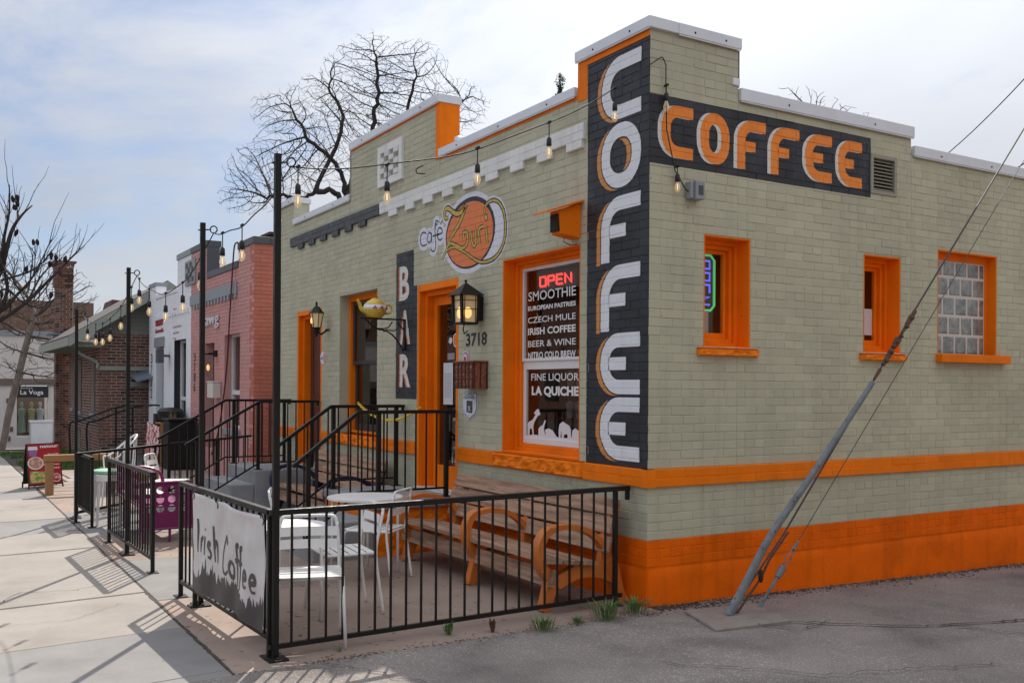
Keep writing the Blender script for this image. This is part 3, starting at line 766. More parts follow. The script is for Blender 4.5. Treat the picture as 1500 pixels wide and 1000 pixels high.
vz = [('C', 3.752, 4.245), ('O', 3.215, 3.72), ('F', 2.64, 3.15), ('F', 2.095, 2.612), ('E', 1.60, 2.078), ('E', 1.085, 1.575)]
for ch, a, b in vz:
    lo = paint(fw, letter(ch, -.60-.062, -.10-.062, a-.012, b-.012, .112), 2, 'letter_shadow', m_shadow_o)
    l1 = paint(fw, letter(ch, -.60, -.10, a, b, .112, .012), 3, 'letter_edge', m_black)
    l2 = paint(fw, letter(ch, -.60, -.10, a, b, .112), 4, 'letter', m_white)
paint(sw, rect(.001, 2.505, 3.342, 3.867), 1, 'painted_panel', m_black)
for ch, a, b in (('C', .115, .43), ('O', .505, .81), ('F', .895, 1.21), ('F', 1.27, 1.60), ('E', 1.675, 2.00), ('E', 2.08, 2.385)):
    paint(sw, letter(ch, a-.038, b-.038, 3.405, 3.802, .088), 2, 'letter_shadow', m_letter_sh)
    paint(sw, letter(ch, a, b, 3.407, 3.806, .088), 4, 'letter', m_letter_o)
paint(fw, rect(-4.552, -4.085, 1.512, 3.172)+rect(-4.085, -3.995, 1.512, 2.77), 1, 'painted_panel', m_black)
for t_, (p, q) in (('B', ((-4.453, 2.625), (-4.202, 3.013))), ('A', ((-4.437, 2.125), (-4.165, 2.513))), ('R', ((-4.430, 1.641), (-4.159, 2.016)))):
    paint(fw, text_tris(t_, p[0]-.03, q[0]-.03, p[1], q[1], bold=.025), 2, 'letter_shadow', m_logo_o)
    paint(fw, text_tris(t_, p[0], q[0], p[1], q[1], bold=.02), 3, 'letter', m_letter_sh)
paint(fw, text_tris('3718', -2.863, -2.437, 2.052, 2.185, bold=.035), 2, 'house_number', m_black)
# cafe logo
Lp = lambda pts: [p for p in pts]
cen = (-2.79, 3.185)
blob = MB()
lg_white = disc((-2.780, 3.185), .40, 48, .385)
def lay(polys, layer, name, m_): return paint(fw, polys, layer, name, m_)
ocx = (-3.318+-2.292)/2; orx = (-2.292--3.318)/2; ocz, orz = 3.185, .355
swash = [(-2.470, 3.289), (-2.496, 3.332), (-2.488, 3.391), (-2.428, 3.429), (-2.326, 3.434), (-2.225, 3.396), (-2.151, 3.322), (-2.109, 3.232), (-2.100, 3.131), (-2.115, 3.042), (-2.163, 2.964), (-2.237, 2.906), (-2.354, 2.868), (-2.508, 2.861), (-2.632, 2.886), (-2.759, 2.939), (-2.871, 2.992), (-3.022, 3.050), (-3.158, 3.084), (-3.247, 3.072), (-3.306, 3.056)]
zpath = [(-3.261, 3.405), (-3.321, 3.405), (-3.351, 3.451), (-3.332, 3.495), (-3.262, 3.502), (-3.162, 3.450), (-3.065, 3.413), (-2.951, 3.423), (-2.889, 3.467), (-2.950, 3.382), (-3.025, 3.303), (-3.140, 3.228), (-3.238, 3.158), (-3.297, 3.073), (-3.386, 2.991)]
epath = [(-2.919, 3.149), (-2.929, 3.195), (-2.864, 3.200), (-2.835, 3.143), (-2.862, 3.075), (-2.946, 3.051), (-3.061, 3.086), (-3.198, 3.130), (-3.257, 3.115)]
up_ = [(-2.768, 3.205), (-2.752, 3.097), (-2.710, 3.043), (-2.674, 3.070), (-2.681, 3.202)]
rp_ = [(-2.599, 3.053), (-2.609, 3.183), (-2.583, 3.206), (-2.521, 3.213)]
ip_ = [(-2.467, 3.199), (-2.441, 3.032)]
sp = lambda p: [(q.x, q.y) for q in smooth_path(p, 5)]
for nm, c_, rr, rz in (('a', (ocx, ocz), orx+.045, orz+.05), ): lay(disc(c_, rr, 48, rz), 1, 'logo_backing', m_logo_w)
lay(stroke(sp(swash[2:18]), .085), 1.3, 'logo_backing', m_logo_w)
lay(stroke(sp(zpath), .10), 1.6, 'logo_backing', m_logo_w)
for k, (x_, y_, r_) in enumerate(((165, 610, 62), (205, 650, 62), (250, 560, 75), (300, 450, 60), (275, 700, 62), (330, 520, 70), (365, 600, 75), (300, 620, 80))):
    pass
caf = [[(-3.779, 3.303), (-3.834, 3.330), (-3.900, 3.310), (-3.921, 3.254), (-3.887, 3.196), (-3.810, 3.182), (-3.767, 3.196)],
       [(-3.650, 3.286), (-3.704, 3.308), (-3.746, 3.270), (-3.739, 3.221), (-3.692, 3.201), (-3.654, 3.230), (-3.650, 3.301), (-3.638, 3.194)],
       [(-3.494, 3.393), (-3.536, 3.415), (-3.563, 3.379), (-3.561, 3.256), (-3.547, 3.150), (-3.574, 3.101), (-3.622, 3.097), (-3.659, 3.121)], [(-3.618, 3.258), (-3.472, 3.258)],
       [(-3.507, 3.263), (-3.400, 3.267), (-3.417, 3.311), (-3.473, 3.328), (-3.511, 3.287), (-3.502, 3.229), (-3.450, 3.194), (-3.395, 3.211)], [(-3.442, 3.362), (-3.397, 3.388)]]
for k, c_ in enumerate(caf): lay(stroke(sp(c_), .105), 1.0+.12*k, 'logo_backing', m_logo_w)
for k, c_ in enumerate(([(-3.866, 3.252), (-3.339, 3.245)], [(-3.567, 3.360), (-3.574, 3.106)], [(-3.671, 3.251), (-3.627, 3.160)])): lay(stroke(c_, .14), 1.75+.1*k, 'logo_backing', m_logo_w)
lay(disc((ocx, ocz), orx, 48, orz), 2.2, 'logo_ring', m_navy)
lay(disc((ocx-.008, ocz-.012), orx-.03, 48, orz-.032), 2.8, 'logo_disc', m_logo_o)
# crescent between disc edge and swash
cres = [(-2.317, 3.415), (-2.242, 3.382), (-2.175, 3.309), (-2.141, 3.220), (-2.132, 3.135), (-2.148, 3.054), (-2.196, 2.977), (-2.278, 2.919), (-2.388, 2.885), (-2.491, 2.888), (-2.406, 2.942), (-2.330, 3.018), (-2.286, 3.123), (-2.290, 3.225), (-2.333, 3.324), (-2.402, 3.407)]
lay(earclip(cres), 3.2, 'logo_crescent', m_logo_w)
for k, (pth, w_) in enumerate(((swash, .020), (zpath, .034), (epath, .028), (up_, .026), (rp_, .026), (ip_, .026))):
    f_ = (lambda t: .8+.9*math.sin(math.pi*min(1, t*1.15))*0.5) if k < 2 else None
    lay(stroke(sp(pth), w_+.022, taper=f_), 3.5+.12*k, 'logo_stroke', m_navy)
    lay(stroke(sp(pth), w_, taper=f_), 4.3+.12*k, 'logo_stroke', m_gold)
lay(disc((-2.465, 3.288), .033, 16), 4.2, 'logo_stroke', m_navy); lay(disc((-2.465, 3.288), .024, 16), 5.2, 'logo_stroke', m_gold)
for c_ in caf: lay(stroke(sp(c_), .016), 3.0, 'logo_script', m_navy)

# ---- sills
def rock_sill(pl, u0, u1, v0, v1, proud, name='sill', rough=True, lab=None):
    mb = MB()
    if rough:
        nu = int((u1-u0)/.018); lumpy(mb, pl, u0, u1, v0, v1-.006, nu, 8, -proud, .028, 9, u0*3, .03)
        mb.add([pl.P(u0, v1, -proud+.012), pl.P(u1, v1, -proud+.012), pl.P(u1, v1, T_*.9), pl.P(u0, v1, T_*.9)], [(0,1,2,3)])
        mb.add([pl.P(u0, v1-.006, -proud+.03), pl.P(u1, v1-.006, -proud+.03), pl.P(u1, v1, -proud+.012), pl.P(u0, v1, -proud+.012)], [(0,1,2,3)])
        pl.box(mb, u0, u1, v0, v1-.008, -proud+.03, .03)
    else: pl.box(mb, u0, u1, v0, v1, -proud, T_*.9)
    return mb.build(name, m_rock if rough else m_orange, cafe, bevel=0 if rough else .006)
rock_sill(FRONT, -2.255, -.818, .90, 1.045, .05); rock_sill(FRONT, -6.455, -5.045, .90, 1.045, .05)
rock_sill(SIDE, .48, 1.118, 1.903, 1.966, .045); rock_sill(SIDE, 2.368, 2.972, 1.903, 1.964, .045)
rock_sill(SIDE, 3.437, 4.53, 1.905, 1.985, .07, rough=False)

# ---- windows and doors
def ring(mb, pl, u0, u1, v0, v1, w, d0, d1, mi=0, bottom=None, top=None):
    b = w if bottom is None else bottom; t = w if top is None else top
    pl.box(mb, u0, u0+w, v0, v1, d0, d1, mi); pl.box(mb, u1-w, u1, v0, v1, d0, d1, mi)
    if t: pl.box(mb, u0+w, u1-w, v1-t, v1, d0, d1, mi)
    if b: pl.box(mb, u0+w, u1-w, v0, v0+b, d0, d1, mi)
def pane(pl, u0, u1, v0, v1, d, parent, m_=None):
    mb = MB(); pl.box(mb, u0, u1, v0, v1, d, d+.004); return mb.build('pane', m_ or m_glass, parent)
def unit(pl, op, name, frame_m, jamb_m=None, label=None):
    mb = MB(); u0, u1, v0, v1 = op
    if jamb_m: ring(mb, pl, u0+.002, u1-.002, v0+.002, v1-.002, .012, .002, .16, 1, bottom=.012)
    a = .014 if jamb_m else .002
    ring(mb, pl, u0+a, u1-a, v0+.012, v1-a, .035, .13, .235, 0); ring(mb, pl, u0+a+.035, u1-a-.035, v0+.047, v1-a-.035, .032, .16, .238, 0)
    return mb.build(name, [frame_m, jamb_m or frame_m], cafe, bevel=.004, label=label)
# big front window with white sashes
w1 = unit(FRONT, op_front[0], 'window', m_orange, m_orange, 'large orange framed window covered in white menu lettering')
a, b, c, d = -2.15+.082, -.89-.082, 1.045+.08, 2.842-.082
mr = 1.86
mb = MB(); ring(mb, FRONT, a, b, mr+.03, d, .028, .17, .2); ring(mb, FRONT, a, b, c, mr+.03, .045, .185, .215, bottom=.055, top=.075)
mb.build('sash', m_frame_w, w1, bevel=.003)
pane(FRONT, a+.02, b-.02, mr+.05, d-.02, .188, w1); pane(FRONT, a+.03, b-.03, c+.04, mr-.02, .2, w1)
def wintext(body, p0, p1, d, m_, parent, bold=0, shear=0, name='lettering'):
    mb = MB()
    for t in text_tris(body, p0[0], p1[0], p0[1], p1[1], bold=bold, shear=shear): mb.add([FRONT.P(u, v, d) for u, v in t], [(0,1,2)])
    return mb.build(name, m_, parent)
D_ = .1855
for body, p_, q_, dd, bold in (('SMOOTHIE', (-1.987, 2.450), (-1.215, 2.536), D_, .008), ('EUROPEAN PASTRIES', (-1.993, 2.361), (-1.214, 2.404), D_, .03),
        ('CZECH MULE', (-1.992, 2.245), (-1.215, 2.301), D_, .008), ('IRISH COFFEE', (-1.991, 2.135), (-1.214, 2.200), D_, .03),
        ('BEER & WINE', (-1.989, 2.023), (-1.213, 2.081), D_, .008), ('NITRO COLD BREW', (-1.988, 1.914), (-1.212, 1.976), D_, .022),
        ('FINE LIQUOR', (-1.949, 1.699), (-1.181, 1.777), .198, .008), ('LA QUICHE', (-1.940, 1.561), (-1.183, 1.660), .198, .045)):
    wintext(body, p_, q_, dd, m_textw, w1, bold)
# frosted animal frieze along the bottom of the lower pane
mb = MB()
for k, pl_ in enumerate(([(-2.010, 1.182), (-2.005, 1.265), (-2.011, 1.310), (-1.982, 1.330), (-1.928, 1.345), (-1.870, 1.397), (-1.905, 1.409), (-1.847, 1.448), (-1.818, 1.449), (-1.789, 1.399), (-1.835, 1.385), (-1.893, 1.327), (-1.910, 1.282), (-1.897, 1.187), (-1.915, 1.186), (-1.933, 1.262), (-1.969, 1.267), (-1.980, 1.183)],
    [(-1.821, 1.191), (-1.822, 1.266), (-1.787, 1.293), (-1.747, 1.307), (-1.719, 1.351), (-1.697, 1.346), (-1.724, 1.295), (-1.730, 1.270), (-1.695, 1.197)], [(-1.695, 1.197), (-1.707, 1.264), (-1.651, 1.279), (-1.584, 1.263), (-1.517, 1.205)],
    [(-1.484, 1.194), (-1.490, 1.267), (-1.475, 1.323), (-1.421, 1.349), (-1.378, 1.332), (-1.325, 1.316), (-1.298, 1.287), (-1.292, 1.204), (-1.345, 1.201), (-1.351, 1.237), (-1.398, 1.235), (-1.409, 1.198), (-1.441, 1.202), (-1.442, 1.269), (-1.463, 1.201)],
    [(-1.287, 1.198), (-1.272, 1.276), (-1.231, 1.296), (-1.159, 1.269), (-1.158, 1.198)],
    [(-2.064, 1.115), (-2.059, 1.205), (-1.998, 1.198), (-1.927, 1.211), (-1.856, 1.211), (-1.787, 1.208), (-1.673, 1.222), (-1.583, 1.220), (-1.495, 1.206), (-1.366, 1.203), (-1.261, 1.214), (-1.153, 1.210), (-1.152, 1.128)])):
    for t in earclip(pl_): mb.add([FRONT.P(u, v, .1985-.0003*k) for u, v in t], [(0,1,2)])
mb.build('frosted_animals', m_frost, w1)
# main door
def door(op, name, leaf_m, lab, glass=True, frame=m_orange):
    u0, u1, v0, v1 = op
    mb = MB(); ring(mb, FRONT, u0+.002, u1-.002, v0, v1-.002, .05, .0, .12, 0, bottom=0, top=.075)
    ring(mb, FRONT, u0+.052, u1-.052, v0, v1-.077, .045, .07, .22, 0, bottom=0, top=.05)
    fr = mb.build('door_frame', frame, cafe, bevel=.006)
    a, b, c, d = u0+.10, u1-.10, v0+.02, v1-.13
    mb = MB()
    if glass:
        ring(mb, FRONT, a, b, c, d, .085, .15, .195, 0, bottom=.24, top=.10)
        dr = mb.build('door', leaf_m, cafe, bevel=.004, label=lab)
        pane(FRONT, a+.08, b-.08, c+.23, d-.09, .172, dr)
    else:
        FRONT.box(mb, a, b, c, d, .17, .2); dr = mb.build('door', leaf_m, cafe, bevel=.004, label=lab)
        mb = MB()
        for r in ((a+.1, b-.1, c+.15, c+.85), (a+.1, b-.1, c+.98, d-.12)): ring(mb, FRONT, *r, .03, .16, .172)
        mb.build('panel_moulding', leaf_m, dr)
    mb = MB(); mb.tube([FRONT.P(b-.045, 1.45, .15), FRONT.P(b-.045, 1.45, .10), FRONT.P(b-.045, 1.62, .10), FRONT.P(b-.045, 1.62, .15)], .008, 6); mb.build('handle', m_metal, dr)
    mb = MB(); FRONT.box(mb, u0, u1, v0-.03, v0+.018, -.03, T_); mb.build('threshold', m_coping, fr)
    return dr
dr1 = door(op_front[1], 'door', m_orange, 'orange glazed front door')
brownm = mat('door_brown', (.10, .03, .018), .5)
dr2 = door(op_front[3], 'door', brownm, 'brown door in a deep orange frame', glass=False)
# stickers on the main door
def sticker(poly, d, m_, parent, name='sticker', th=.0015):
    mb = MB(); mb.prism([FRONT.P(u, v, d) for u, v in ccw(poly)], -FRONT.n*-th*-1 if False else FRONT.n*th); return mb.build(name, m_, parent)
def rr(u0, u1, v0, v1): return [(u0, v0), (u1, v0), (u1, v1), (u0, v1)]
m_paper = mat('paper', (.62, .64, .68), .7); m_stick_dk = mat('sticker_dark', (.06, .07, .075), .5)
p = (-3.675, 1.459); q = (-3.458, 1.907)
sticker(rr(p[0], q[0], p[1], q[1]), .168, m_paper, dr1, 'paper_notice')
mb = MB()
for k in range(14):
    z = q[1]-.12-.012*k*1.6; mb.add([FRONT.P(p[0]+.02, z, .166), FRONT.P(q[0]-.03, z, .166), FRONT.P(q[0]-.03, z+.006, .166), FRONT.P(p[0]+.02, z+.006, .166)], [(0,1,2,3)])
mb.build('print', m_box, dr1)
c = (-3.399, 2.144); sticker([(c[0]+.065*math.cos(t*.4), c[1]+.075*math.sin(t*.4)) for t in range(16)], .169, m_logo_w, dr1); sticker([(c[0]+.052*math.cos(t*.4), c[1]+.062*math.sin(t*.4)) for t in range(16)], .167, m_logo_o, dr1)
c2 = (c[0]-.12, c[1]-.0); sticker([(c2[0]+.04*math.cos(t*.5)*(1+.2*math.sin(t*2)), c2[1]+.035*math.sin(t*.5)) for t in range(12)], .169, m_logo_w, dr1)
p = (-3.584, 1.939); sticker(rr(p[0], p[0]+.16, p[1]-.0, p[1]+.07), .169, m_box, dr1)
for (px0, m_) in (((-3.588, 0.902), m_red),):
    sticker(rr(px0[0]-.02, px0[0]+.02, px0[1]-.1, px0[1]+.2), .169, m_, dr1)
for body, p, s_ in (('OPEN', (-3.451, 1.289), .10), ('QR', (-3.387, 1.118), .0)):
    if s_: wintext(body, p, (p[0]+s_, p[1]+.03), .169, m_textw, dr1)
p = (-3.522, 0.709)
for t_ in stroke([(p[0], p[1]+.0), (p[0]+.04, p[1]+.08), (p[0], p[1]+.16), (p[0]-.04, p[1]+.08)], .006, closed=True):
    mb = MB(); mb.add([FRONT.P(u, v, .169) for u, v in t_], [(0,1,2,3)]); mb.build('sticker_outline', m_kraft, dr1)
p = (-3.416, 0.971); sticker(rr(p[0]-.03, p[0]+.04, p[1]-.02, p[1]+.1), .169, m_stick_dk, dr1); wintext('TIPS', (p[0]-.02, p[1]+.02), (p[0]+.03, p[1]+.04), .1665, m_textw, dr1); wintext('@', (p[0]-.02, p[1]+.05), (p[0]+.03, p[1]+.08), .1665, m_textw, dr1) if False else None
# window between the doors: orange casing with dark double-hung sashes
m_darkframe = mat('dark_sash', (.03, .034, .04), .4)
mb = MB(); u0, u1, v0, v1 = op_front[2]
ring(mb, FRONT, u0+.002, u1-.002, v0, v1-.002, .055, .13, .235, 0, bottom=.03, top=.07)
w2 = mb.build('window', m_orange, cafe, bevel=.004, label='tall dark sash window with an orange casing')
mb = MB(); a, b, c, d = u0+.06, u1-.06, v0+.03, v1-.075; ring(mb, FRONT, a, b, 1.93, d, .05, .165, .2, top=.05); ring(mb, FRONT, a, b, c, 1.98, .055, .2, .235, bottom=.09)
mb.build('sash', m_darkframe, w2, bevel=.003); pane(FRONT, a+.045, b-.045, 1.97, d-.045, .182, w2); pane(FRONT, a+.05, b-.05, c+.08, 1.93, .216, w2)
# side windows
for op, lb in ((op_side[0], 'narrow orange side window with a neon sign inside'), (op_side[1], 'narrow orange side window half covered by a white blind')):
    w = unit(SIDE, op, 'window', m_orange, m_orange, lb); u0, u1, v0, v1 = op
    mb = MB(); ring(mb, SIDE, u0+.082, u1-.082, v0+.08, v1-.082, .03, .195, .23, bottom=.05); mb.build('sash', m_orange, w, bevel=.003)
    pane(SIDE, u0+.11, u1-.11, v0+.12, v1-.11, .212, w)
    if op is op_side[1]:
        mb = MB(); SIDE.box(mb, u0+.115, u1-.115, v0+.18, v0+.42, .22, .224); mb.build('blind', m_frost, w)
    else:
        mb = MB(); SIDE.box(mb, u0+.115, u0+.25, v0+.125, v0+.30, .22, .224); mb.build('curtain', m_box, w)
# glass block window
u0, u1, v0, v1 = op_side[2]
mb = MB(); ring(mb, SIDE, u0+.002, u1-.002, v0+.002, v1-.002, .012, .002, .14, bottom=0); ring(mb, SIDE, u0+.014, u1-.014, v0, v1-.014, .025, .10, .16, bottom=0, top=.06)
w3 = mb.build('window', m_orange, cafe, bevel=.003, label='orange framed glass block window')
mb = MB(); a, b, c, d = u0+.04, u1-.04, v0+.002, v1-.075; SIDE.box(mb, a, b, c, d, .1105, .16); mb.build('grout', m_grout, w3)
rows = [(c, .185), (c+.187, .185), (c+.374, .185), (c+.561, .185), (c+.748, d-c-.748)]
for k, (z, h) in enumerate(rows):
    x = a-(.1 if k % 2 else 0)
    while x < b-.02:
        x0, x1 = max(a, x)+.005, min(b, x+.19)-.005
        if x1-x0 > .03:
            mb = MB(); g_ = .02; z0_, z1_ = z+.005, z+h-.005
            q1 = [(x0,z0_),(x1,z0_),(x1,z1_),(x0,z1_)]; q2 = [(x0+g_,z0_+g_),(x1-g_,z0_+g_),(x1-g_,z1_-g_),(x0+g_,z1_-g_)]
            mb.add([SIDE.P(u, v, .122) for u, v in q1]+[SIDE.P(u, v, .112) for u, v in q1]+[SIDE.P(u, v, .108) for u, v in q2],
                   [(i, (i+1) % 4, 4+(i+1) % 4, 4+i) for i in range(4)]+[(4+i, 4+(i+1) % 4, 8+(i+1) % 4, 8+i) for i in range(4)]+[(8,9,10,11)])
            mb.build('glass_block', m_glassblock, w3)
        x += .19
# wall vent with louvres
u0, u1, v0, v1 = op_side[3]
mb = MB(); ring(mb, SIDE, u0-.006, u1+.012, v0-.01, v1+.01, .035, -.012, .05); vt = mb.build('vent', m_vent, cafe, bevel=.003)
mb = MB(); SIDE.box(mb, u0, u1, v0, v1, .10, .12); mb.build('duct', m_dark, vt)
for k in range(9):
    z = v0+.035+k*.031; mb = MB(); mb.add([SIDE.P(u0+.03, z, .0), SIDE.P(u1-.025, z, .0), SIDE.P(u1-.025, z+.026, .035), SIDE.P(u0+.03, z+.026, .035), SIDE.P(u0+.03, z-.004, .004), SIDE.P(u1-.025, z-.004, .004), SIDE.P(u1-.025, z+.022, .039), SIDE.P(u0+.03, z+.022, .039)], [(0,1,2,3),(7,6,5,4),(0,4,5,1),(3,2,6,7)])
    mb.build('louvre', m_vent, vt)

# ------------------------------------------------------------------ stoops and railings
def stoop(x0, x1, label, zt=.54, painted=False):
    t = thing('entrance_stoop', label, 'steps', ((x0+x1)/2, -.5, 0))
    mb = MB(); mb.box(x0, x1, -.93, -.012, zt-.09 if painted else -.04, zt); mb.build('landing', m_conc, t, bevel=.015)
    if painted:
        mb = MB(); mb.box(x0+.02, x1-.04, -.91, -.012, -.04, zt-.092); SP = Plane((x1-.035, 0, 0), (0,1,0), (1,0,0)); lumpy(mb, SP, -.92, -.02, -.02, zt-.095, 40, 20, 0, .03, 7, 4, .03); mb.build('painted_base', m_rock, t)
    for k in (1, 2):
        mb = MB(); mb.box(x0, x1, -.93-.31*k, -.932-.31*(k-1), -.04, zt-.18*k); mb.build('step', m_conc, t, bevel=.015)
    return t
stoop(-4.38, -2.98, 'concrete stoop with an orange painted base in front of the orange glazed cafe door', painted=True)
stoop(-8.32, -6.95, 'concrete stoop of two steps below the narrow orange door nearest the pink shop')
_bal = {}
def balusters(parent, pts, w=.014):                    # vertical bars (x, y, z0, z1)
    for x, y, z0, z1 in pts:
        h = round(z1-z0, 2); key = (w, h)
        if key not in _bal:
            mb = MB(); mb.box(-w/2, w/2, -w/2, w/2, 0, h); me = bpy.data.meshes.new('baluster'); me.from_pydata(mb.v, [], mb.f); me.materials.append(m_metal); _bal[key] = me
        o = bpy.data.objects.new('baluster', _bal[key]); COL.objects.link(o); o.parent = parent
        rl = root_loc(parent); o.location = (x-rl.x, y-rl.y, z0-rl.z+(z1-z0-h)/2)
def stair_rail(x, yk, zk, ye, ze, label, zf=.54, foot=None):
    t = thing('stair_railing', label, 'railing', (x, -.8, zf))
    mb = MB(); mb.bar((x, -.02, zk), (x, yk, zk), .04, .035); mb.bar((x, yk, zk), (x, ye, ze), .04, .035); mb.bar((x, -.04, zk), (x, -.04, zk-.06), .03)
    mb.build('handrail', m_metal, t, bevel=.004)
    mb = MB(); mb.bar((x, -.10, zf+.09), (x, yk, zf+.09), .02, .02); mb.bar((x, yk, zf+.09), (x, ye-.0, ze-zk+zf+.09), .02, .02); mb.build('lower_rail', m_metal, t)
    for y, zb in ((-.12, zf), (-.86, zf), (ye+.15, max(0, zf-.36))):
        zt = zk if y > yk else zk+(ze-zk)*(y-yk)/(ye-yk)
        mb = MB(); mb.box(x-.02, x+.02, y-.02, y+.02, zb, zt-.005); mb.box(x-.05, x+.05, y-.05, y+.05, zb, zb+.008); mb.build('post', m_metal, t)
    P_ = []; y = -.23
    while y > ye+.03:
        if abs(y+.86) > .04 and abs(y-ye-.15) > .04:
            zt = zk if y > yk else zk+(ze-zk)*(y-yk)/(ye-yk); P_.append((x, y, zt-(zk-zf-.09), zt-.01))
        y -= .115
    balusters(t, P_)
    return t
stair_rail(-3.05, -1.07, 1.40, -1.72, .90, 'black stair railing between the orange cafe door and the wooden bench')
stair_rail(-4.27, -.89, 1.43, -1.50, 1.00, 'black stair railing between the orange cafe door and the blue framed bench')
stair_rail(-7.03, -.84, 1.44, -1.80, .885, 'black stair railing on the blue bench side of the far concrete stoop')
stair_rail(-8.22, -.98, 1.44, -1.90, .91, 'black stair railing on the pink shop side of the far concrete stoop')

# patio fence panels
def fence(p0, p1, zt, zb, posts, label, spacing=.112, hw=.045, ext=0, group=None, off=0):
    p0 = Vector((*p0, 0)); p1 = Vector((*p1, 0)); d = (p1-p0); Ln = d.length; d.normalize()
    t = thing('patio_fence', label, 'fence', tuple((p0+p1)/2))
    mb = MB(); a = p0+Vector((0,0,zt)); b = p1+d*ext+Vector((0,0,zt)); mb.bar(a, b, hw, .035); 
    if ext: mb.bar(b-d*.015, b-d*.015-Vector((0,0,.09)), .03)
    mb.build('top_rail', m_metal, t, bevel=.004)
    mb = MB(); mb.bar(p0+Vector((0,0,zb)), p1+Vector((0,0,zb)), .028, .028); mb.build('bottom_rail', m_metal, t)
    for s_ in posts:
        c = p0+d*s_; mb = MB(); mb.bar(c+Vector((0,0,.0)), c+Vector((0,0,zt-.02)), .032, .032, upv=(1,0,0)); mb.box(c.x-.06, c.x+.06, c.y-.045, c.y+.045, .003, .012); mb.build('post', m_metal, t, bevel=.003)
    P_ = []; s_ = spacing*.8+off
    while s_ < Ln-.04:
        if all(abs(s_-q) > .04 for q in posts): c = p0+d*s_; P_.append((c.x, c.y, zb+.012, zt-.015))
        s_ += spacing
    balusters(t, P_, .013)
    return t
fence((-.06, -2.86), (-.185, -.10), .885, .075, [2.70], 'black patio fence running from the corner pole to the cafe wall beside the wooden bench', ext=.07, off=.05)
fence((-.10, -2.845), (-2.12, -2.925), .885, .125, [.0, 1.62, 2.02], 'black sidewalk fence carrying the Irish Coffee banner')
fence((-3.21, -2.925), (-5.16, -2.985), .87, .13, [0, 1.08, 1.95], 'black sidewalk fence in front of the purple bench', spacing=.105)
fence((-6.37, -2.985), (-7.47, -3.01), .80, .16, [0, 1.10], 'short black sidewalk fence beside the white bar stool', spacing=.055)
t = fence((-6.898, -3.091), (-10.25, -.03), .82, .12, [0, 1.7, 3.4], 'black divider fence between the cafe patio and the pink shop patio', spacing=.16)
# poles
def pole(x, y, h, w, label):
    t = thing('light_pole', label, 'pole', (x, y, 0), 'black poles that carry the string lights')
    mb = MB(); mb.box(x-w/2, x+w/2, y-w/2, y+w/2, .012, h); mb.build('post', m_metal, t, bevel=.003)
    mb = MB(); mb.box(x-.085, x+.085, y-.06, y+.06, .003, .014)
    for sx in (-1, 1): mb.lathe([(.012, .014), (.012, .024)], (x+sx*.062, y, 0), 6)
    mb.build('foot_plate', m_metal, t)
    mb = MB(); z = h-.055; e = Vector((x, y, z))
    q = e+Vector((.042, .070, .004)); mb.tube([e-Vector((.02,.03,0)), e, q-Vector((.012,.020,0))], .005, 6)
    c = q; mb.tube([c+rgt*.026*math.cos(t_)+Vector((0,0,.026*math.sin(t_))) for t_ in np.linspace(0, 6.28, 14)[:-1]], .005, 6, closed=True)
    mb.build('eye_bolt', m_metal, t)
    return q-Vector((0,0,.026))
P4 = pole(-.057, -2.825, 3.05, .038, 'tallest nearest black light pole at the corner of the banner fence')
P3 = pole(-1.74, -2.862, 2.87, .036, 'black light pole rising behind the far part of the Irish Coffee banner fence')
P2 = pole(-4.30, -2.952, 2.79, .036, 'black light pole rising in the middle of the fence by the purple bench')
P1 = pole(-7.30, -3.045, 2.58, .036, 'furthest black light pole behind the short fence near the brown house')

# ------------------------------------------------------------------ string lights
st = thing('string_lights', 'black festoon of clear bulbs strung from the painted corner along the four poles', 'string lights', (-.06, -2.9, 2.5))
cab = MB()
def drop(p, L_=.10):
    p = Vector(p); s_ = MB(); s_.tube([p, p-Vector((0,0,L_))], .004, 5); s_.lathe([(.006, 0), (.017, -.012), (.019, -.06), (.016, -.065)][::-1], p-Vector((0,0,L_)), 8)
    s_.tube([p-Vector((.02,0,-.003)), p+Vector((.02,0,.003))], .010, 6)
    so = s_.build('socket', m_sock, st, smooth='angle')
    b_ = MB(); q = p-Vector((0,0,L_+.065)); b_.lathe([(.004, -.080), (.015, -.071), (.0235, -.053), (.023, -.038), (.014, -.015), (.011, 0)], q, 10)
    bb_ = b_.build('bulb', m_bulb, so, smooth=True)
    s2_ = MB(); s2_.tube([q-Vector((0,0,.015)), q-Vector((0,0,.058))], .0035, 5); s2_.build('filament', m_fil, so)
def span(a, b, sag, ts, seg=24):
    a = Vector(a); b = Vector(b); pts = []
    for i in range(seg+1):
        t = i/seg; p = a.lerp(b, t); p.z -= sag*4*t*(1-t)+.008*math.sin(t*19); pts.append(p)
    cab.tube(pts, .0045, 6)
    for t in ts:
        p = a.lerp(b, t); p.z -= sag*4*t*(1-t); drop(p)
hook = Vector((.03, .10, 4.135))
span(P4, hook+Vector((0,-.02,0)), .25, (.015, .22, .45, .65, .85), 30)
cab.tube([hook+Vector((0,-.02,0)), hook, hook+Vector((0,.03,-.05)), (.03,.13,3.95), (.03,.14,3.6), (.035,.22,3.3), (.04,.32,3.17), (.04,.36,3.15)], .0045, 6)
drop((.03, .135, 3.93), .05); drop((.035, .245, 3.33), .05)
span(P3, P4, .12, (.14, .42, .86)); span(P2, P3, .30, (.04, .20, .44, .66, .86)); span(P1, P2, .26, (.10, .28, .42, .56, .75, .92))
cab.build('cable', m_sock, st, smooth=True)
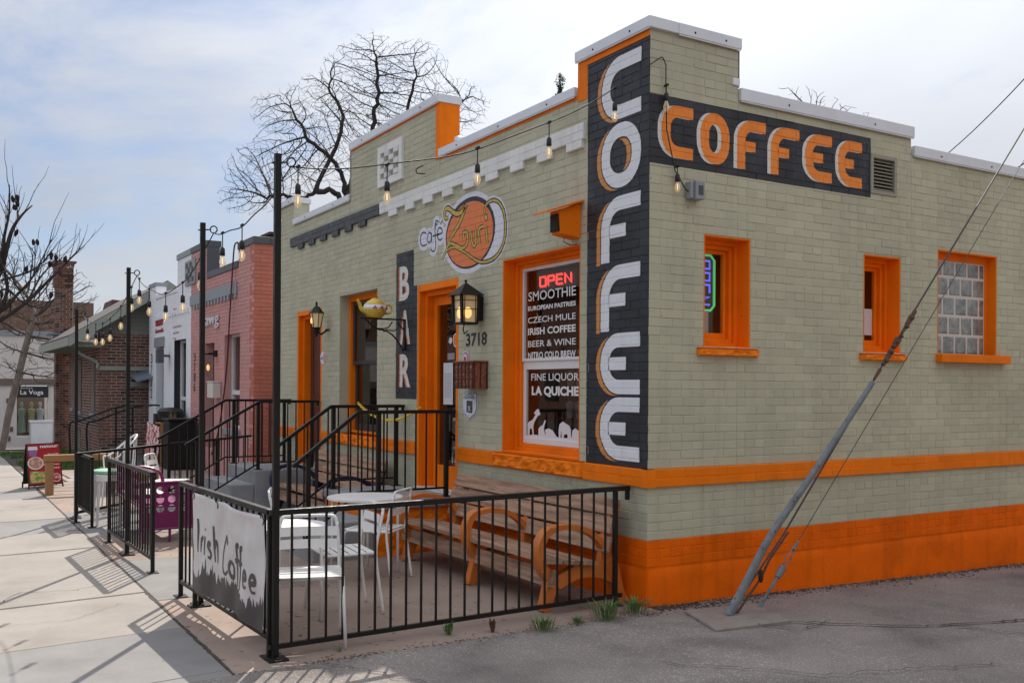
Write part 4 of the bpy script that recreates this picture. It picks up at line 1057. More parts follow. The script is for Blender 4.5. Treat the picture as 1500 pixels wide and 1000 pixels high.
# ------------------------------------------------------------------ things on the cafe walls
jb = thing('junction_box', 'small grey electrical box on the green side wall below the COFFEE sign', 'electrical box', (.0, .41, 3.16))
mb = MB(); SIDE.box(mb, .35, .38, 3.10, 3.23, -.07, -.002); SIDE.box(mb, .385, .475, 3.095, 3.235, -.09, -.002); mb.build('housing', m_box, jb, bevel=.006)
mb = MB(); SIDE.box(mb, .41, .455, 3.13, 3.20, -.094, -.091); mb.build('cover', m_stick_dk, jb)

def lantern(x, z, s, label, big):
    y = -.14*s if not big else -.17
    t = thing('wall_lantern', label, 'lamp', (x, 0, z))
    mb = MB()
    if big:      # square craftsman lantern
        a = .095; h = .26
        mb.add([(x-a-.04, y-a-.04, z+h), (x+a+.04, y-a-.04, z+h), (x+a+.04, y+a+.04, z+h), (x-a-.04, y+a+.04, z+h), (x, y, z+h+.13)], [(0,1,4),(1,2,4),(2,3,4),(3,0,4),(3,2,1,0)])
        mb.sphere((x, y, z+h+.14), .015, 8, 5); 
        for sx in (-1, 1):
            for sy in (-1, 1): mb.bar((x+sx*a*.86, y+sy*a*.86, z), (x+sx*a, y+sy*a, z+h), .022)
        mb.box(x-a*.95, x+a*.95, y-a*.95, y+a*.95, z-.02, z); mb.box(x-.05, x+.05, y+a, -.003, z+.02, z+.26)
        for k in (.33, .66):
            for sy in (-1, 1): mb.bar((x-a, y+sy*a*.93, z+h*k+.04), (x+a, y+sy*a*.93, z+h*k+.04), .006)
            mb.bar((x+a*.93, y-a, z+h*k+.04), (x+a*.93, y+a, z+h*k+.04), .006)
        for sx in (-.33, .33): mb.bar((x+sx*a*1.9, y-a*.9, z), (x+sx*a*1.9, y-a, z+h), .006); mb.bar((x+a*.9, y+sx*a*1.9, z), (x+a, y+sx*a*1.9, z+h), .006)
        mb.tube([(x-.03, y, z-.02), (x-.05, y, z-.06), (x-.12, y+.05, z-.10), (x-.14, y+.1, z-.07)], .006, 6)
        mb.build('frame', m_metal, t)
        g_ = MB(); g_.box(x-a*.84, x+a*.84, y-a*.84, y+a*.84, z+.002, z+h-.002); g_.build('shade', m_lamp_glass, t)
        c = MB(); c.sphere((x+.02, y-a*.80, z+.09), .045, 10, 7, sc=(1,.35,1.3)); c.sphere((x+a*.80, y-.02, z+.09), .045, 10, 7, sc=(.35,1,1.3)); c.build('light_bulb', m_lamp_core, t)
    else:
        mb.lathe([(.075*s, .16*s), (.085*s, .15*s), (.03*s, .22*s), (.012*s, .23*s), (.012*s, .27*s), (.002, .28*s)], (x, y, z), 6)
        for k in range(6):
            an = k*math.pi/3; mb.bar((x+.045*s*math.cos(an), y+.045*s*math.sin(an), z), (x+.075*s*math.cos(an), y+.075*s*math.sin(an), z+.155*s), .008)
        mb.lathe([(.012, -.10*s), (.02*s, -.06*s), (.03*s, -.03*s), (.048*s, -.005), (.048*s, .002)], (x, y, z), 8)
        mb.tube([(x, y, z-.04*s), (x, y*.6, z-.07*s), (x, -.02, z-.02*s)], .012*s, 6); mb.lathe([(.035*s, 0), (.035*s, .01)], (x, -.01, z-.02*s), 8)
        mb.build('frame', m_metal, t)
        g_ = MB(); g_.lathe([(.040*s, .002), (.068*s, .15*s)], (x, y, z), 6); g_.build('shade', m_lamp_glass, t)
        c = MB(); c.sphere((x, y-.055*s, z+.07*s), .022*s, 8, 6, sc=(1, .5, 1.5)); c.build('light_bulb', m_lamp_core, t)
lantern(-2.56, 2.272, 1, 'large black four sided lantern with a glowing cream shade beside the orange glazed door', True)
lantern(-6.72, 2.43, 1.25, 'small black carriage lantern beside the narrow orange door', False)

# carved wooden mailbox, decal above it, shield sign below
mbx = thing('mailbox', 'carved copper brown wooden mailbox on the wall under the number 3718', 'mailbox', (-2.61, 0, 1.63))
mb = MB(); mb.box(-2.80, -2.42, -.16, -.002, 1.632, 1.885); body = mb.build('body', m_copper, mbx, bevel=.004)
mb = MB(); mb.box(-2.82, -2.405, -.175, -.002, 1.887, 1.902); mb.build('lid', m_copper, mbx, bevel=.004)
mb = MB()
for k in range(6): mb.box(-2.798+k*.073, -2.788+k*.073, -.168, -.16, 1.635, 1.883)
for k in range(4): mb.box(-2.80, -2.42, -.166, -.16, 1.65+k*.07, 1.66+k*.07)
for k in range(3):
    y = -.158+k*.07; mb.box(-2.42, -2.412, y, y+.01, 1.635, 1.883)
    
mb.build('carved_ribs', mat('carving_dark', (.06, .018, .012), .5), mbx)
mb = MB(); rd = random.Random(2)
for k in range(5):
    for j in range(3): mb.sphere((-2.758+k*.073, -.163, 1.69+j*.07), .013, 8, 5, sc=(1,.5,1.4))
for j in range(3): mb.sphere((-2.417, -.125, 1.69+j*.07), .014, 8, 5, sc=(.5,1,1.4)); mb.sphere((-2.417, -.045, 1.69+j*.07), .014, 8, 5, sc=(.5,1,1.4))
mb.build('carved_knobs', m_copper, mbx)
def flat_sign(name, label, cat, layers, texts=(), loc=None):
    t = thing(name, label, cat, loc)
    for k, (poly, m_, nm) in enumerate(layers):
        mb = MB()
        for tr in [poly]: mb.prism([FRONT.P(u, v, -.003-.002*k) for u, v in ccw(tr)], FRONT.n*.0025)
        mb.build(nm, m_, t)
    for body_, p, q, m_, bold in texts:
        mb = MB()
        for tr in text_tris(body_, p[0], q[0], p[1], q[1], bold=bold): mb.add([FRONT.P(u, v, -.0035-.0026*len(layers)) for u, v in tr], [(0,1,2)])
        mb.build('lettering', m_, t)
    return t
sx, sz = -2.765, 1.47
shp = [(-.155,.135),(-.12,.125),(-.08,.15),(-.04,.135),(0,.125),(.04,.135),(.08,.15),(.12,.125),(.155,.135),(.15,.08),(.16,.02),(.15,-.05),(.11,-.10),(.05,-.125),(0,-.155),(-.05,-.125),(-.11,-.10),(-.15,-.05),(-.16,.02),(-.15,.08)]
S1 = [(sx+a, sz+b) for a, b in shp]; S2 = [(sx+a*.93, sz+b*.93) for a, b in shp]; S3 = [(sx+a*.87, sz+b*.87) for a, b in shp]
flat_sign('pickup_sign', 'white shield shaped order pickup sign below the carved mailbox', 'sign', [(S1, m_paper, 'plate'), (S2, m_stick_dk, 'outline'), (S3, m_paper, 'face'),
   ([(sx-.06, sz-.07), (sx+.05, sz-.08), (sx+.06, sz-.07), (sx+.06, sz+.04), (sx-.05, sz+.045), (sx-.06, sz+.03)], m_stick_dk, 'bag_mark')],
   [('ONLINE ORDER', (sx-.10, sz+.092), (sx+.10, sz+.112), m_stick_dk, .0), ('PICKUP HERE', (sx-.11, sz+.062), (sx+.11, sz+.086), m_stick_dk, .01), ('X', (sx-.03, sz-.06), (sx+.03, sz-.01), m_paper, .03)], (sx, 0, sz))
flat_sign('arched_decal', 'small pink and white arched decal just above the carved mailbox', 'sign', [([(-2.93,1.905),(-2.80,1.905)]+[(-2.865+.065*math.cos(R(a)), 1.96+.05*math.sin(R(a))) for a in range(0, 181, 30)], m_paper, 'plate'), ([(-2.915,1.915),(-2.815,1.915)]+[(-2.865+.05*math.cos(R(a)), 1.955+.042*math.sin(R(a))) for a in range(0, 181, 30)], m_red, 'arch'), ([(-2.905,1.915),(-2.825,1.915)]+[(-2.865+.04*math.cos(R(a)), 1.95+.034*math.sin(R(a))) for a in range(0, 181, 30)], m_paper, 'inner'), ([(-2.885,1.915),(-2.845,1.915),(-2.845,1.95),(-2.885,1.95)], m_red, 'mark')], (), (-2.865, 0, 1.93))
c = (-6.927, 2.034)
flat_sign('cafe_decal', 'small white cafe sticker on the wall right of the narrow orange door', 'sign', [([(c[0]+.11*math.cos(a*.45), c[1]+.09*math.sin(a*.45)) for a in range(14)], m_paper, 'plate'), ([(c[0]+.05+.05*math.cos(a*.45), c[1]+.06*math.sin(a*.45)) for a in range(14)], m_pink, 'mark')], (('cafe', (c[0]-.10, c[1]-.02), (c[0]+.0, c[1]+.02), m_stick_dk, 0),), (c[0], 0, c[1]))

# orange speaker hood above the big window
bh = thing('wall_box', 'orange wooden box with a sloping lid mounted above the big menu window', 'wall box', (-1.0, 0, 2.9))
mb = MB()
prof = [(-.002, 2.885), (-.20, 2.91), (-.22, 3.10), (-.002, 3.175)]
mb.prism([(-1.02, y, z) for y, z in prof], (.14, 0, 0)); mb.build('box_body', m_orange, bh, bevel=.004)
mb = MB(); mb.prism([(-1.06, -.002, 3.20), (-1.06, -.36, 3.075), (-1.06, -.36, 3.06), (-1.06, -.002, 3.18)], (.22, 0, 0)); mb.build('lid', m_orange, bh, bevel=.003)
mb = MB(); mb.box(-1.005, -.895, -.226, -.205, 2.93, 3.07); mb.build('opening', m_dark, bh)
mb = MB(); mb.tube([(-.98,-.1,2.90),(-.99,-.1,2.86),(-.95,-.05,2.83),(-.93,-.002,2.84)], .004, 5); mb.build('wire', m_sock, bh)

# teapot sign on an iron bracket
bx = -4.30
br = thing('iron_bracket', 'black scrolled iron bracket holding the yellow teapot beside the BAR sign', 'bracket', (bx, 0, 2.3))
mb = MB(); zt = 2.405
mb.box(bx-.02, bx+.02, -.56, -.005, zt-.012, zt+.004); mb.box(bx-.02, bx+.02, -.02, -.003, 2.06, zt); 
mb.build('arm', m_metal, br, bevel=.002)
mb = MB(); cv = smooth_path([(bx, -.49, zt-.01), (bx, -.44, zt-.05), (bx, -.36, zt-.11), (bx, -.26, zt-.13), (bx, -.17, zt-.17), (bx, -.09, zt-.25), (bx, -.03, zt-.34)], 4); mb.tube(cv, .009, 6)
cv = smooth_path([(bx, -.42, zt-.02), (bx, -.40, zt-.08), (bx, -.34, zt-.11), (bx, -.22, zt-.10), (bx, -.16, zt-.03)], 4); mb.tube(cv, .007, 6)
cv = smooth_path([(bx, -.24, zt-.12), (bx, -.14, zt-.13), (bx, -.08, zt-.08), (bx, -.10, zt-.03), (bx, -.02, zt-.12)], 4); mb.tube(cv, .007, 6)
for q in ((bx,-.26,zt-.135),(bx,-.41,zt-.075),(bx,-.03,zt-.34),(bx,-.03,2.06)): mb.sphere(q, .014, 8, 5)
mb.build('scroll', m_metal, br)
tp = thing('teapot', 'yellow hand painted teapot standing on the black iron bracket', 'teapot', (bx, -.39, zt+.004))
ty, tz = -.37, zt+.006
mb = MB(); mb.lathe([(.07, 0), (.085, .01), (.12, .05), (.13, .10), (.115, .15), (.08, .185), (.06, .195), (.055, .20), (.03, .215), (.002, .22)], (bx, ty, tz), 20); mb.build('body', m_yellow, tp, smooth=True)
mb = MB(); mb.lathe([(.125, .075), (.1315, .10), (.124, .135)], (bx, ty, tz+.003), 20); mb.build('white_belt', m_logo_w, tp, smooth=True)
mb = MB()
for k, a in enumerate((-.4, .2, .9)):
    for s_ in ((0,.012),(.016,-.006),(-.016,-.006)):
        an = a+s_[0]*6; mb.sphere((bx+.133*math.cos(an), ty+.133*math.sin(an), tz+.105+s_[1]), .011, 6, 4, sc=(.5,1,1))
mb.build('flower', m_red, tp)
mb = MB(); mb.tube(smooth_path([(bx, ty-.10, tz+.06), (bx, ty-.16, tz+.09), (bx, ty-.185, tz+.15), (bx, ty-.21, tz+.19)], 4), [.032,.03,.028,.026,.024,.022,.021,.02,.02,.019,.018,.017,.018], 8); mb.build('spout', m_yellow, tp, smooth=True)
mb = MB(); mb.tube(smooth_path([(bx, ty+.12, tz+.05), (bx, ty+.18, tz+.06), (bx, ty+.20, tz+.11), (bx, ty+.17, tz+.15), (bx, ty+.11, tz+.14)], 4), .012, 8); mb.build('handle', m_yellow, tp, smooth=True)

# neon signs inside the windows
on = thing('neon_sign', 'red OPEN neon sign inside the large orange menu window', 'neon sign', (-1.4, .26, 2.6))
mb = MB(); dn = .25
p0 = (-1.904, 2.589); p1 = (-1.355, 2.674)
def glyph(ch, x0, x1, z0, z1):
    xm = (x0+x1)/2; zm = (z0+z1)/2
    return {'O': [[(x0,z0),(x0,z1),(x1,z1),(x1,z0),(x0,z0)]], 'P': [[(x0,z0),(x0,z1),(x1,z1),(x1,zm),(x0,zm)]], 'E': [[(x1,z1),(x0,z1),(x0,z0),(x1,z0)],[(x0,zm),(x1-.01,zm)]], 'N': [[(x0,z0),(x0,z1),(x1,z0),(x1,z1)]]}[ch]
wd = (p1[0]-p0[0]); zA, zB = p0[1], p1[1]
for k, ch in enumerate('OPEN'):
    for pth in glyph(ch, p0[0]+k*wd/4+.012, p0[0]+(k+1)*wd/4-.03, zA, zB):
        mb.tube([(a, dn, b) for a, b in pth], .006, 6); mb.tube([(a+.014, dn, b-.012) for a, b in pth], .004, 5)
mb.build('tube_letters', m_openred, on)
mb = MB(); mb.box(p0[0]-.03, p1[0]+.03, dn+.02, dn+.035, zA-.03, zB+.03); mb.build('backing', m_dark, on)
n2 = thing('neon_sign', 'vertical blue OPEN neon sign with a green border in the narrow side window', 'neon sign', (-.3, .7, 2.4))
mb = MB(); X0 = -.255; ya, yb, za, zb = .46, .895, 2.285, 2.735
rrp = [(ya, zb), (yb-.04, zb), (yb, zb-.04), (yb, za+.04), (yb-.04, za), (ya, za)]
mb.tube([(X0, a, b) for a, b in rrp], .011, 6); mb.build('border_tube', m_neong, n2)
mb = MB(); hh = (zb-za-.06)/4
for k, ch in enumerate('OPEN'):
    zt_ = zb-.035-k*hh
    for pth in glyph(ch, .012, hh-.022, 0, 1):      # rotated: letter width runs down, height runs across
        mb.tube([(X0, yb-.05-(1-b)*.17 if b <= 1 else 0, zt_-a) for a, b in pth], .009, 6)
mb.build('tube_letters', m_neonb, n2)
mb = MB(); mb.box(X0-.04, X0-.03, ya, yb+.02, za-.02, zb+.02); mb.build('backing', m_dark, n2)

# roof furniture
rv = thing('roof_vent', 'shiny crumpled metal roof vent behind the low end of the side parapet', 'roof vent', (-.8, 4.6, 3.5))
mb = MB(); cx_, cy_ = -.75, 5.31
mb.lathe([(.10, 0), (.10, .5)], (cx_, cy_, 3.5), 12); mb.build('pipe', m_coping, rv)
mb = MB(); mb.lathe([(.24, .48), (.20, .56), (.10, .64), (.02, .66)], (cx_, cy_, 3.5), 8); mb.build('cap', m_bluegrey, rv)
rp = thing('roof_pipe', 'small metal vent cap on the parapet coping by the orange return', 'roof vent', (-3.26, .12, 4.153))
mb = MB(); mb.lathe([(.04, 0), (.04, .06)], (-3.26, .12, 4.153), 10); mb.build('pipe', m_metal, rp)
mb = MB(); mb.lathe([(.05, .06), (.05, .10), (.04, .105)], (-3.26, .12, 4.153), 10); mb.build('cap', m_coping, rp)

# ------------------------------------------------------------------ guy wires at the wall foot
gp = (.52, .30)
slabm = MB(); slab(slabm, [(.26,.14),(.80,-.06),(.86,.60),(.34,.76)], -.05, .022, 0, .008)
o = slabm.build('anchor_slab', mat('slab_concrete', (.24,.205,.18), .9, var=.2, vscale=4, bump=.6, bscale=90, coord='World', wear=((.12,.1,.09), 25, .64))); tag(o, 'small concrete slab around the guy wire foot at the corner of the orange wall', 'concrete slab')
A0 = Vector((.545, .302, .02)); A1 = Vector((.545, 1.852, 1.703)); A2 = Vector((.545, 2.378, 2.302)); A3 = Vector((.545, 3.924, 4.025)); dirv = (A3-A1).normalized(); A4 = A3+dirv*6
gg = thing('guy_wire', 'thick guy wire with a long galvanised steel guard leaning over the side wall', 'guy wire', tuple(A0))
mb = MB(); pts = [A0, A0.lerp(A1, .13)+Vector((0,-.02,.015)), A0.lerp(A1, .3)+Vector((0,-.045,.04)), A0.lerp(A1, .6)+Vector((0,-.02,.02)), A1]
pts = smooth_path(pts, 4)
n = len(pts)
for i in range(n-1):                 # half-round channel
    a, b = Vector(pts[i]), Vector(pts[i+1]); wd0 = .037-.015*i/(n-1); wd1 = .037-.015*(i+1)/(n-1)
    t_ = (b-a).normalized(); nrm = Vector((1,0,0)); sd = t_.cross(nrm).normalized()
    ring_ = []
    for c_, w_ in ((a, wd0), (b, wd1)):
        for k in range(7):
            an = math.pi*k/6; ring_.append(c_+sd*w_*math.cos(an)+nrm*w_*.8*math.sin(an))
    mb.add(ring_, [(k, k+1, 8+k, 7+k) for k in range(6)])
o = mb.build('guard', m_galv, gg); sm_ = o.modifiers.new('s', 'SOLIDIFY'); sm_.thickness = .004
mb = MB(); mb.tube([A0+Vector((-.02,.03,0)), A0.lerp(A1,.35)+Vector((-.015,.03,-.05)), A1, A2, A4], .0075, 6); mb.build('cable', m_cable, gg)
mb = MB(); q = A0.lerp(A1, .15)+Vector((-.01,.06,-.05)); mb.tube([A0+Vector((-.01,.09,0)), q+Vector((0,.03,.02)), q+Vector((0,.13,.16)), A0.lerp(A1,.36)+Vector((0,.05,-.05))], .009, 6)
for t_ in (.42, .5): mb.sphere(A0.lerp(A1, .15)+Vector((0,.09,.0)), .02, 8, 5, sc=(1,1,2.6))
mb.build('anchor_eye', m_rust, gg)
mb = MB()
for f0, f1, w_ in ((.02, .09, .016), (.12, .22, .024), (.24, .30, .030), (.34, .50, .018), (.40, .46, .026)):
    mb.tube([A1+dirv*(f0*1.6), A1+dirv*(f1*1.6)], [w_*.7, w_], 7)
for f0 in (.14, .20, .27, .31, .38, .44): mb.sphere(A1+dirv*(f0*1.6)+Vector((.02,0,.01)), .02, 7, 5)
mb.build('clamp', m_rust, gg)
B0_ = Vector((.47, .684, .01)); B1 = Vector((.47, 1.064, .443)); d2 = (Vector((.47, 4.052, 3.775))-B1).normalized()
g2 = thing('guy_wire', 'thin guy wire on a slender anchor rod right of the galvanised guard', 'guy wire', tuple(B0_))
mb = MB(); mb.tube([B0_, B0_.lerp(B1, .55)], .013, 8); mb.tube([B0_.lerp(B1,.5), B0_.lerp(B1,.66)], [.022,.03], 8); mb.build('anchor_rod', m_galv, g2)
mb = MB(); c0 = B0_.lerp(B1, .62); mb.tube([c0, c0.lerp(B1,.5)+Vector((0,-.02,.02)), B1], .005, 6); mb.tube([c0, c0.lerp(B1,.5)+Vector((0,.02,-.02)), B1], .005, 6); mb.tube([B1-d2*.03, B1+d2*.06], [.016, .007], 8); mb.build('strand_vise', m_galv, g2)
mb = MB(); mb.tube([B1, B1+d2*12], .0035, 5); mb.build('cable', m_cable, g2)
# service wires over the roof
def wire(p, q, r, label, sag=.1):
    p = Vector(p); q = Vector(q); mb = MB(); mb.tube([p.lerp(q, i/16)-Vector((0,0,sag*4*(i/16)*(1-i/16))) for i in range(17)], r, 5)
    o = mb.build('overhead_wire', m_cable); tag(o, label, 'wire'); return o
_w = lambda px_, D: None
wire((-8.0, 15.2, 7.0), (-3.6, 12.2, 7.9), .012, 'thin overhead wire rising to the right above the side parapet')
wire((-1.4, 6.6, 4.2), (1.5, 5.6, 5.1), .010, 'short overhead wire meeting the metal roof vent', .02)
# ------------------------------------------------------------------ banner
bn = thing('banner', 'white vinyl Irish Coffee banner with a ragged black lower edge tied to the sidewalk fence', 'banner', (-.85, -2.93, .2))
def bq(x, z, off=0):        # banner surface: hangs on the street side of the fence
    t = (-x-.10)/2.02
    y = -2.845-.08*t-.032-off + .012*math.sin(x*5.1+z*2)+.009*math.sin(x*13-z*7)+.010*noise.noise(Vector((x*4, z*6, 2)))
    return (x, y, z)
bx0, bx1 = -1.625, -.13
def ztop(x): return .868-.012*abs(math.sin((x-bx0)*4.4))-.012*((x-bx0)/1.45)
def zbot(x): return .158+.004*math.sin(x*6)
mb = MB(); nx, nz = 60, 24; ids = []
for j in range(nz+1):
    for i in range(nx+1):
        x = bx0+(bx1-bx0)*i/nx; z = zbot(x)+(ztop(x)-zbot(x))*j/nz; mb.v.append(bq(x, z))
for j in range(nz):
    for i in range(nx): a = j*(nx+1)+i; mb.f.append((a, a+1, a+nx+2, a+nx+1)); mb.m.append(0)
o = mb.build('vinyl_sheet', m_banner, bn, smooth=True); sm_ = o.modifiers.new('s', 'SOLIDIFY'); sm_.thickness = .001
# ragged black lower part
rd = random.Random(77); mb = MB(); n = 150; tops = []
v_ = 0
for i in range(n+1):
    x = bx0+(bx1-bx0)*i/n; t = i/n
    base = .275+.02*math.sin(t*5)+.02*t
    v_ = .65*v_+rd.uniform(-.03, .045); tops.append(base+max(-.04, min(.10, v_))+(.05 if rd.random() < .06 else 0))
for i in range(n):
    x0 = bx0+(bx1-bx0)*i/n; x1 = bx0+(bx1-bx0)*(i+1)/n
    K = 6
    for k in range(K):
        z00 = zbot(x0)+.002+(tops[i]-zbot(x0))*k/K; z01 = zbot(x0)+.002+(tops[i]-zbot(x0))*(k+1)/K; z10 = zbot(x1)+.002+(tops[i+1]-zbot(x1))*k/K; z11 = zbot(x1)+.002+(tops[i+1]-zbot(x1))*(k+1)/K
        mb.add([bq(x0,z00,.0015), bq(x1,z10,.0015), bq(x1,z11,.0015), bq(x0,z01,.0015)], [(0,1,2,3)])
mb.build('dark_silhouette', m_banner_dk, bn, smooth=True)
# hand lettering as strokes (wide brush): the word runs left to right
BL = {
 'I': [[(.1,1),(.16,.0)]], 'r': [[(.1,.62),(.15,.0)], [(.12,.42),(.3,.62),(.45,.55)]], 'i': [[(.2,.6),(.22,0)], [(.2,.85),(.21,.80)]],
 's': [[(.5,.55),(.3,.62),(.15,.48),(.45,.25),(.35,.03),(.1,.06)]], 'h': [[(.15,1.05),(.13,0)], [(.14,.4),(.3,.6),(.45,.5),(.46,0)]],
 'C': [[(.75,.85),(.5,1.0),(.2,.75),(.1,.4),(.25,.08),(.5,0),(.7,.12)]], 'o': [[(.3,.6),(.1,.35),(.25,.02),(.5,.05),(.55,.4),(.38,.6),(.28,.58)]],
 'f': [[(.5,.98),(.3,.95),(.25,.6),(.24,-.1)], [(.05,.55),(.5,.6)]], 'e': [[(.12,.32),(.5,.38),(.45,.58),(.25,.6),(.1,.35),(.22,.05),(.5,.06)]]}
mb = MB()
for k, (ch, u, wd, zb_, zt_) in enumerate((('I', .05, .06, .44, .68), ('r', .12, .10, .45, .62), ('i', .205, .08, .44, .66), ('s', .29, .13, .43, .61), ('h', .41, .14, .42, .66), ('C', .62, .20, .39, .635), ('o', .80, .16, .39, .56), ('f', .93, .14, .37, .62), ('f', 1.00, .14, .36, .61), ('e', 1.105, .15, .37, .54), ('e', 1.25, .15, .36, .54))):
    for pth in BL[ch]:
        pts = [(bx0+.03+u+a*wd*1.25, zb_+b*(zt_-zb_)) for a, b in pth]
        pts = [(q.x, q.y) for q in smooth_path(pts, 5)] if len(pts) > 2 else [(pts[0][0]+(pts[1][0]-pts[0][0])*t/5, pts[0][1]+(pts[1][1]-pts[0][1])*t/5) for t in range(6)]
        for q in stroke(pts, .033, taper=lambda t: .75+.35*math.sin(t*3+1)): mb.add([bq(a, b, .0025) for a, b in q], [(0,1,2,3)])
mb.build('lettering', m_banner_dk, bn)
mb = MB()
for x in (bx0+.55, bx0+.02, bx1-.02): mb.tube([bq(x-.02, ztop(x)-.01, .004), bq(x, ztop(x)+.03, .01), bq(x+.03, ztop(x)-.02, .005), bq(x+.01, ztop(x)-.05, .004)], .0035, 5)
mb.build('tie', m_sock, bn)

# ------------------------------------------------------------------ furniture
def local(t, ang, c):       # place prototype root
    t.location = c; t.rotation_euler = (0, 0, ang); return t
def slat_chair(label, pos, face, group='white metal slat chairs on the cafe patio', proto=None):
    ang = math.atan2(face[1], face[0])-math.pi/2       # prototype faces +Y
    if proto is None:
        t = thing('metal_chair', label, 'chair', (0, 0, 0), group)
        for sx in (-.2, .2):
            mb = MB(); mb.tube(smooth_path([(sx*1.08, -.25, .0), (sx*1.03, -.215, .25), (sx, -.195, .45), (sx*.98, -.225, .62), (sx*.93, -.25, .73)], 4), .011, 8); mb.build('leg', m_chair, t, smooth=True)
            mb = MB(); mb.tube([(sx*1.08, .22, 0), (sx, .185, .42), (sx, .16, .44), (sx, -.19, .44)], .011, 8); mb.build('leg', m_chair, t, smooth=True)
        mb = MB(); mb.tube(smooth_path([(-.186, -.25, .725), (-.17, -.255, .765), (-.12, -.262, .775), (.12, -.262, .775), (.17, -.255, .765), (.186, -.25, .725)], 4), .011, 8)
        mb.tube([(-.2, .16, .43), (.2, .16, .43)], .010, 6); mb.tube([(-.2, -.19, .43), (.2, -.19, .43)], .010, 6); mb.build('frame', m_chair, t, smooth=True)
        for k in range(6):
            y = -.16+k*.066; mb = MB(); mb.box(-.2, .2, y-.026, y+.026, .446, .452); mb.build('seat_slat', m_chair, t, bevel=.002)
        for z0_, z1_, y0 in ((.565, .625, -.218), (.645, .705, -.238)):
            mb = MB(); P_ = []
            for k in range(9):
                x = -.19+k*.0475; P_.append((x, y0-.022*(1-(x/.19)**2)+.02))
            for (xa, ya), (xb, yb) in zip(P_, P_[1:]):
                mb.add([(xa, ya, z0_), (xb, yb, z0_), (xb, yb-.012, z1_), (xa, ya-.012, z1_)], [(0,1,2,3)])
            o = mb.build('back_slat', m_chair, t); s_ = o.modifiers.new('s', 'SOLIDIFY'); s_.thickness = .003
    else:
        t = copy_tree(proto); t['label'] = label
    return local(t, ang, (pos[0], pos[1], .006))
ch0 = slat_chair('white slat chair nearest the corner pole, between the pole and the near round table', (-.325, -2.515), (.95, -.30))
slat_chair('white slat chair in the middle, turned side on between the two round tables', (-1.03, -2.02), (-.10, -1), proto=ch0)
slat_chair('white slat chair closest to the wooden bench, pushed up to the far round table', (-1.96, -1.36), (-.74, -.67), proto=ch0)
slat_chair('white slat chair with its back to the sidewalk, behind the near round table', (-2.18, -1.93), (.35, .93), proto=ch0)
def table(label, c, r, h):
    t = thing('round_table', label, 'table', (c[0], c[1], .006), 'round white metal tables on the cafe patio')
    mb = MB(); mb.lathe([(r-.02, h-.022), (r, h-.020), (r+.003, h-.010), (r, h), (r-.025, h+.001)], (c[0], c[1], 0), 40); mb.lathe([(.03, h), (.032, h+.003), (.028, h+.004)], (c[0], c[1], 0), 16); mb.build('tabletop', m_chair, t, smooth='angle')
    for k in range(4):
        an = math.pi/4+k*math.pi/2+.3; e = Vector((math.cos(an), math.sin(an), 0)); b_ = Vector((c[0], c[1], 0))
        mb = MB(); mb.tube([b_+e*(r*.86)+Vector((0,0,h-.02)), b_+e*(r*.88)+Vector((0,0,.006))], .012, 8); mb.build('leg', m_chair, t, smooth=True)
    return t
table('round white metal table nearest the corner pole', (-.93, -2.48), .29, .68); table('round white metal table further in, in front of the stoop railing', (-2.30, -1.31), .33, .68)

